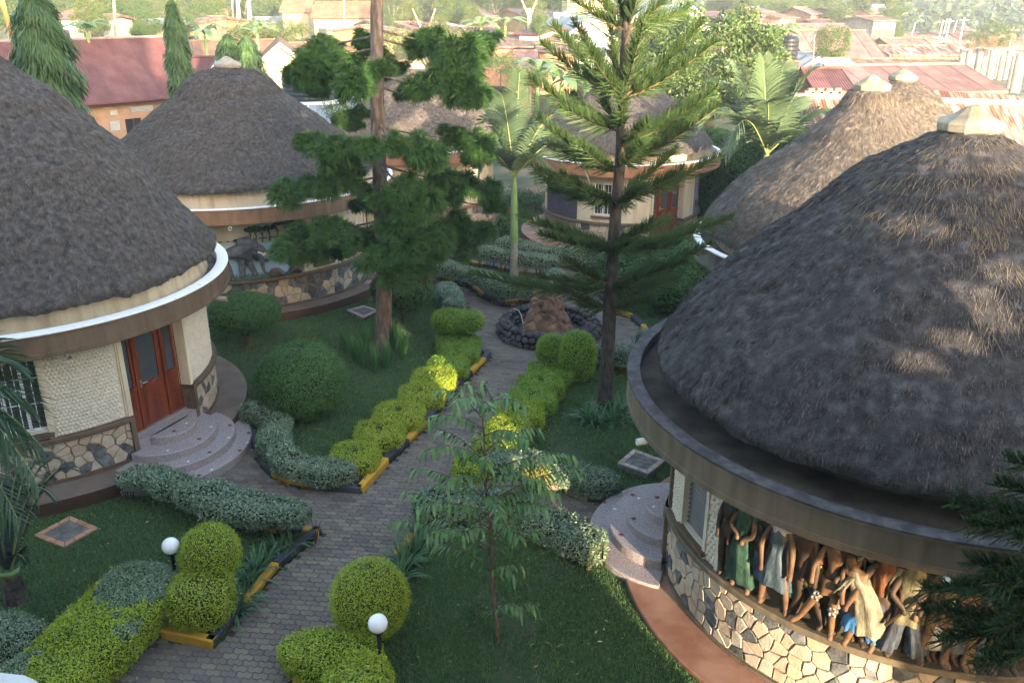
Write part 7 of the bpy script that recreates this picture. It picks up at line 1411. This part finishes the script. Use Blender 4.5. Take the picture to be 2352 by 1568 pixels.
spots = [('tall', 1975, 45, 128, 110), ('dense', 1925, 45, 122, 80), ('tall', 2020, 60, 120, 90), ('dense', 1860, 35, 132, 80), ('round', 1800, 35, 130, 75), ('dense', 1745, 25, 138, 70), ('tall', 1710, 22, 142, 80), ('round', 1670, 12, 150, 60), ('tall', 1890, 22, 145, 80), ('round', 2055, 72, 118, 50), ('loose', 1820, 68, 88, 48), ('loose', 1770, 20, 150, 70),
         ('loose', 200, 40, 78, 110), ('round', 250, 20, 95, 90), ('dense', 300, 25, 100, 90), ('round', 340, 55, 76, 70), ('loose', 385, 20, 98, 90), ('tall', 440, 10, 104, 110), ('round', 470, 40, 92, 80), ('dense', 225, 55, 84, 60), ('loose', 500, 20, 96, 80), ('round', 320, 72, 66, 44), ('loose', 60, 45, 72, 80), ('round', 10, 30, 88, 90), ('tall', 560, 15, 118, 90), ('round', 420, 60, 74, 60), ('dense', 380, 50, 84, 60), ('tall', 600, 5, 140, 90), ('round', 150, 5, 115, 80), ('dense', 265, -5, 118, 80),
         ('tall', 900, 25, 104, 100), ('loose', 940, 40, 88, 90), ('tall', 985, 25, 102, 110), ('round', 1040, 30, 96, 80), ('loose', 1090, 40, 92, 70), ('tall', 1140, 15, 112, 80), ('dense', 1180, 15, 118, 60), ('loose', 1225, 30, 94, 80), ('round', 880, 60, 84, 60), ('loose', 1010, 60, 78, 60), ('dense', 1275, 20, 115, 60), ('tall', 1080, 5, 130, 70), ('tall', 660, -5, 150, 60), ('round', 740, -8, 150, 50), ('loose', 830, -5, 140, 60), ('dense', 950, 0, 140, 60), ('round', 1240, 60, 74, 50)]
rs_ = random.Random(12)
for px in range(-10, 1320, 34): spots.append((rs_.choice(['dense', 'round', 'tall', 'dense', 'loose']), px + rs_.uniform(-12, 12), rs_.uniform(-6, 22), rs_.uniform(125, 165), rs_.uniform(60, 95)))
for px in range(1640, 2060, 46): spots.append((rs_.choice(['dense', 'round', 'tall']), px + rs_.uniform(-12, 12), rs_.uniform(12, 40), rs_.uniform(135, 165), rs_.uniform(55, 80)))
wh = ['on the skyline', 'among the roofs', 'behind a wall', 'in the back row', 'in the front row', 'by the road']
zone = lambda px: 'top left' if px < 560 else 'top middle left' if px < 880 else 'top middle' if px < 1300 else 'top right'
zz_ = {}
ordn = ['', 'first', 'second', 'third', 'fourth', 'fifth', 'sixth', 'seventh', 'eighth', 'ninth', 'tenth', 'eleventh', 'twelfth', 'thirteenth', 'fourteenth', 'fifteenth', 'sixteenth', 'seventeenth', 'eighteenth', 'nineteenth', 'twentieth', 'twenty-first', 'twenty-second']
for (k, px, py, Y, h) in sorted(spots, key=lambda q: q[1]):
    key = (k, zone(px)); zz_[key] = zz_.get(key, 0) + 1
    tree(k, px, py, Y, h, '%s, %s of its kind from the left in the %s' % (lab[k], ordn[zz_[key]], zone(px)), group='background trees at the %s' % zone(px))
# tree trunks seen among them
for px, y0, y1, Y in ((1215, 20, 100, 92), (545, -10, 50, 110), (570, -10, 45, 112), (975, 60, 120, 80)):
    a, b = atY(px, y0, Y), atY(px + 3, y1, Y); t = thing('bare_tree', 'bare pale trunk %s' % {1215: 'left of the grey roofed house', 545: 'left beside the grey shed', 570: 'in front of the grey shed', 975: 'behind the conifer'}[px], 'tree', (b[0], Y, b[2])); m = MB(); m.tube([(b[0], Y, b[2] - 1), (a[0], Y, a[2])], [.32, .2], 8); m.tube([(a[0], Y, a[2] - 1), (a[0] + 1, Y, a[2] + 1.4)], [.12, .05], 6); m.tube([(a[0], Y, a[2] - .8), (a[0] - 1, Y, a[2] + 1.4)], [.12, .05], 6); build('trunk', m, bark_p, t)
# far hillside woods
woods = MB(); r = np.random.default_rng(5); n = 1500; px = r.uniform(-250, 2700, n); Y = r.uniform(200, 640, n)
X = (px - 1176) / 2000 * (Y * .931 + 2); Z = tz(X, Y); s = r.uniform(2.2, 4.2, n) * (1 + Y / 900); q = 34
Cc = np.stack([X, Y, Z + s * .9], 1); ii = np.repeat(np.arange(n), q); Q = nrm(r.normal(0, 1, (n * q, 3)) + [0, -.35, .25]); P = Cc[ii] + Q * (s[ii] * (1 + .3 * vnoise(Q * 2 + Cc[ii], 1, 2)))[:, None] * np.array([1.1, 1.1, .95]) * r.uniform(.7, 1.05, (n * q, 1))
woods.cards(P, nrm(r.normal(0, 1, P.shape)), nrm(Q + r.normal(0, .4, Q.shape)), s[ii] * .55, s[ii] * .34); build('far_woods', woods, leafmat('distant_foliage', (.025, .05, .022), (.045, .075, .032), isc=[(.02, .042, .02), (.05, .08, .035)], transl=.05), label='hazy wooded hillside beyond the town', cat='woodland', kind='stuff')
# columnar mast trees
def mast_tree(px, ytop, ybot, hw, Y, label, seed, n=9000, ll=.30, lw=1.):
    a, b = np.array(atY(px, ytop, Y)), np.array(atY(px, ybot, Y)); k = Y * .931 / 2000; W = hw * k; H_ = a[2] - b[2]; root = thing('mast_tree', label, 'tree', (b[0], Y, 0)); r = np.random.default_rng(seed); t = r.random(n); an = r.uniform(0, 2 * PI, n); R = W * np.interp(t, [0, .05, .5, .8, 1], [1.0, 1.0, .95, .62, .12]) * (1 + .22 * np.sin(an * 3 + t * 22) + .15 * r.normal(0, 1, n)) * r.uniform(.35, 1, n) ** .4
    P = np.stack([b[0] + R * np.cos(an), Y + R * np.sin(an), b[2] + t * H_], 1); out = np.stack([np.cos(an), np.sin(an), 0 * an], 1); D = nrm(out * .55 + np.array([0, 0, -1.]) + r.normal(0, .28, (n, 3))); ln = ll * r.uniform(.6, 1.2, n); q = np.linspace(0, 1, 4)[None, :, None]
    m = MB(); m.strips(P[:, None] + D[:, None] * ln[:, None, None] * q + np.array([0, 0, -.06]) * q ** 2, nrm(np.cross(D, out) + r.normal(0, .3, (n, 3))), lw * np.array([.02, .055, .05, .008])); build('crown', m, ashok, root)
    m = MB(); m.tube([(b[0], Y, -.2), (b[0], Y, a[2] - .4)], [.16, .04], 8); build('trunk', m, bark_b, root)
mast_tree(128, -40, 275, 58, 24.5, 'broad columnar tree with drooping leaves behind the large left hut', 1, 30000, .22, .6)
mast_tree(425, 0, 250, 24, 34, 'narrow columnar tree with drooping leaves left of the elephant hut peak', 2, 12000, .22, .7)
mast_tree(530, 78, 150, 24, 40, 'short columnar treetop, left of the pair behind the elephant hut cap', 3, 2600)
mast_tree(572, 82, 165, 27, 40, 'short columnar treetop, right of the pair behind the elephant hut cap', 4, 2800)
# banana plants
def banana(px, py, Y, s, label, seed):
    r = random.Random(seed); p = atY(px, py, Y); g = tzf(p[0], Y); root = thing('banana_plant', label, 'banana plant', (p[0], Y, g)); m = MB(); m.tube([(p[0], Y, g - .3), (p[0], Y, p[2])], [.16 * s, .09 * s], 8); build('stem', m, crown_s, root)
    for i in range(8):
        a = i * .785 + r.uniform(-.3, .3); L = 2.1 * s * r.uniform(.8, 1.15); el = r.uniform(.7, 1.25); k = 9; t = np.linspace(0, 1, k)[:, None]; o = np.array([math.cos(a), math.sin(a), 0]); C = np.array(p) + o * L * t * math.cos(el) * (1 + .5 * t) + np.array([0, 0, 1.]) * (L * math.sin(el) * t - L * .75 * t ** 2.4); sd = np.array([-math.sin(a), math.cos(a), 0]); W = .24 * s * np.interp(t[:, 0], [0, .15, .3, .8, 1], [.06, .2, 1, .9, .1])
        m = MB()
        for sg in (-1, 1):
            tn = nrm(np.gradient(C, axis=0)); e = C + (sd * sg * .9 + np.array([0, 0, -.35])) * W[:, None] + np.array([0, 0, .01]) * np.sin(np.arange(k) * 2.)[:, None]; m.grid(np.stack([C, e], 1))
        build('leaf', m, ban, root)
for a in ((1290, 190, 43, 1.2, 'large banana plant left of the pine hut peak', 1), (1345, 205, 44, 1.1, 'banana plant close behind the tall pine', 2), (1235, 165, 46, 1.0, 'banana plant left of the brown roof', 3), (590, 78, 66, 1.1, 'banana plant left of the flat topped tree', 4), (1105, 65, 72, 1.2, 'banana plant behind the conifer right clumps', 5), (1160, 60, 76, 1.2, 'banana plant beside the brick wall', 6), (1790, 82, 72, 1.0, 'banana plant left of the large red roof', 7), (1810, 78, 76, 1.0, 'papaya like plant beside the banana', 8), (20, 60, 60, 1.3, 'banana plant at the top left corner', 9), (200, 75, 58, 1.1, 'banana plant right of the broad columnar tree', 10), (470, 82, 60, 1.1, 'banana plant behind the narrow columnar tree', 11), (1835, 76, 80, 1.0, 'banana plant close to the small round tree', 12)): banana(*a)

# ------------------------------------------------------------------ air
hz = MB(); hz.box((250, 330, 55.5), (2200, 760, 121)); hm = bpy.data.materials.new('morning_haze'); hm.use_nodes = True; nt = hm.node_tree; nt.nodes.remove(nt.nodes['Principled BSDF']); pv = nt.nodes.new('ShaderNodeVolumePrincipled'); pv.inputs['Color'].default_value = (.80, .89, 1.0, 1); pv.inputs['Density'].default_value = HAZE; pv.inputs['Anisotropy'].default_value = .0
nt.links.new(pv.outputs[0], nt.nodes['Material Output'].inputs['Volume'])
build('haze', hz, hm, kind='stuff')
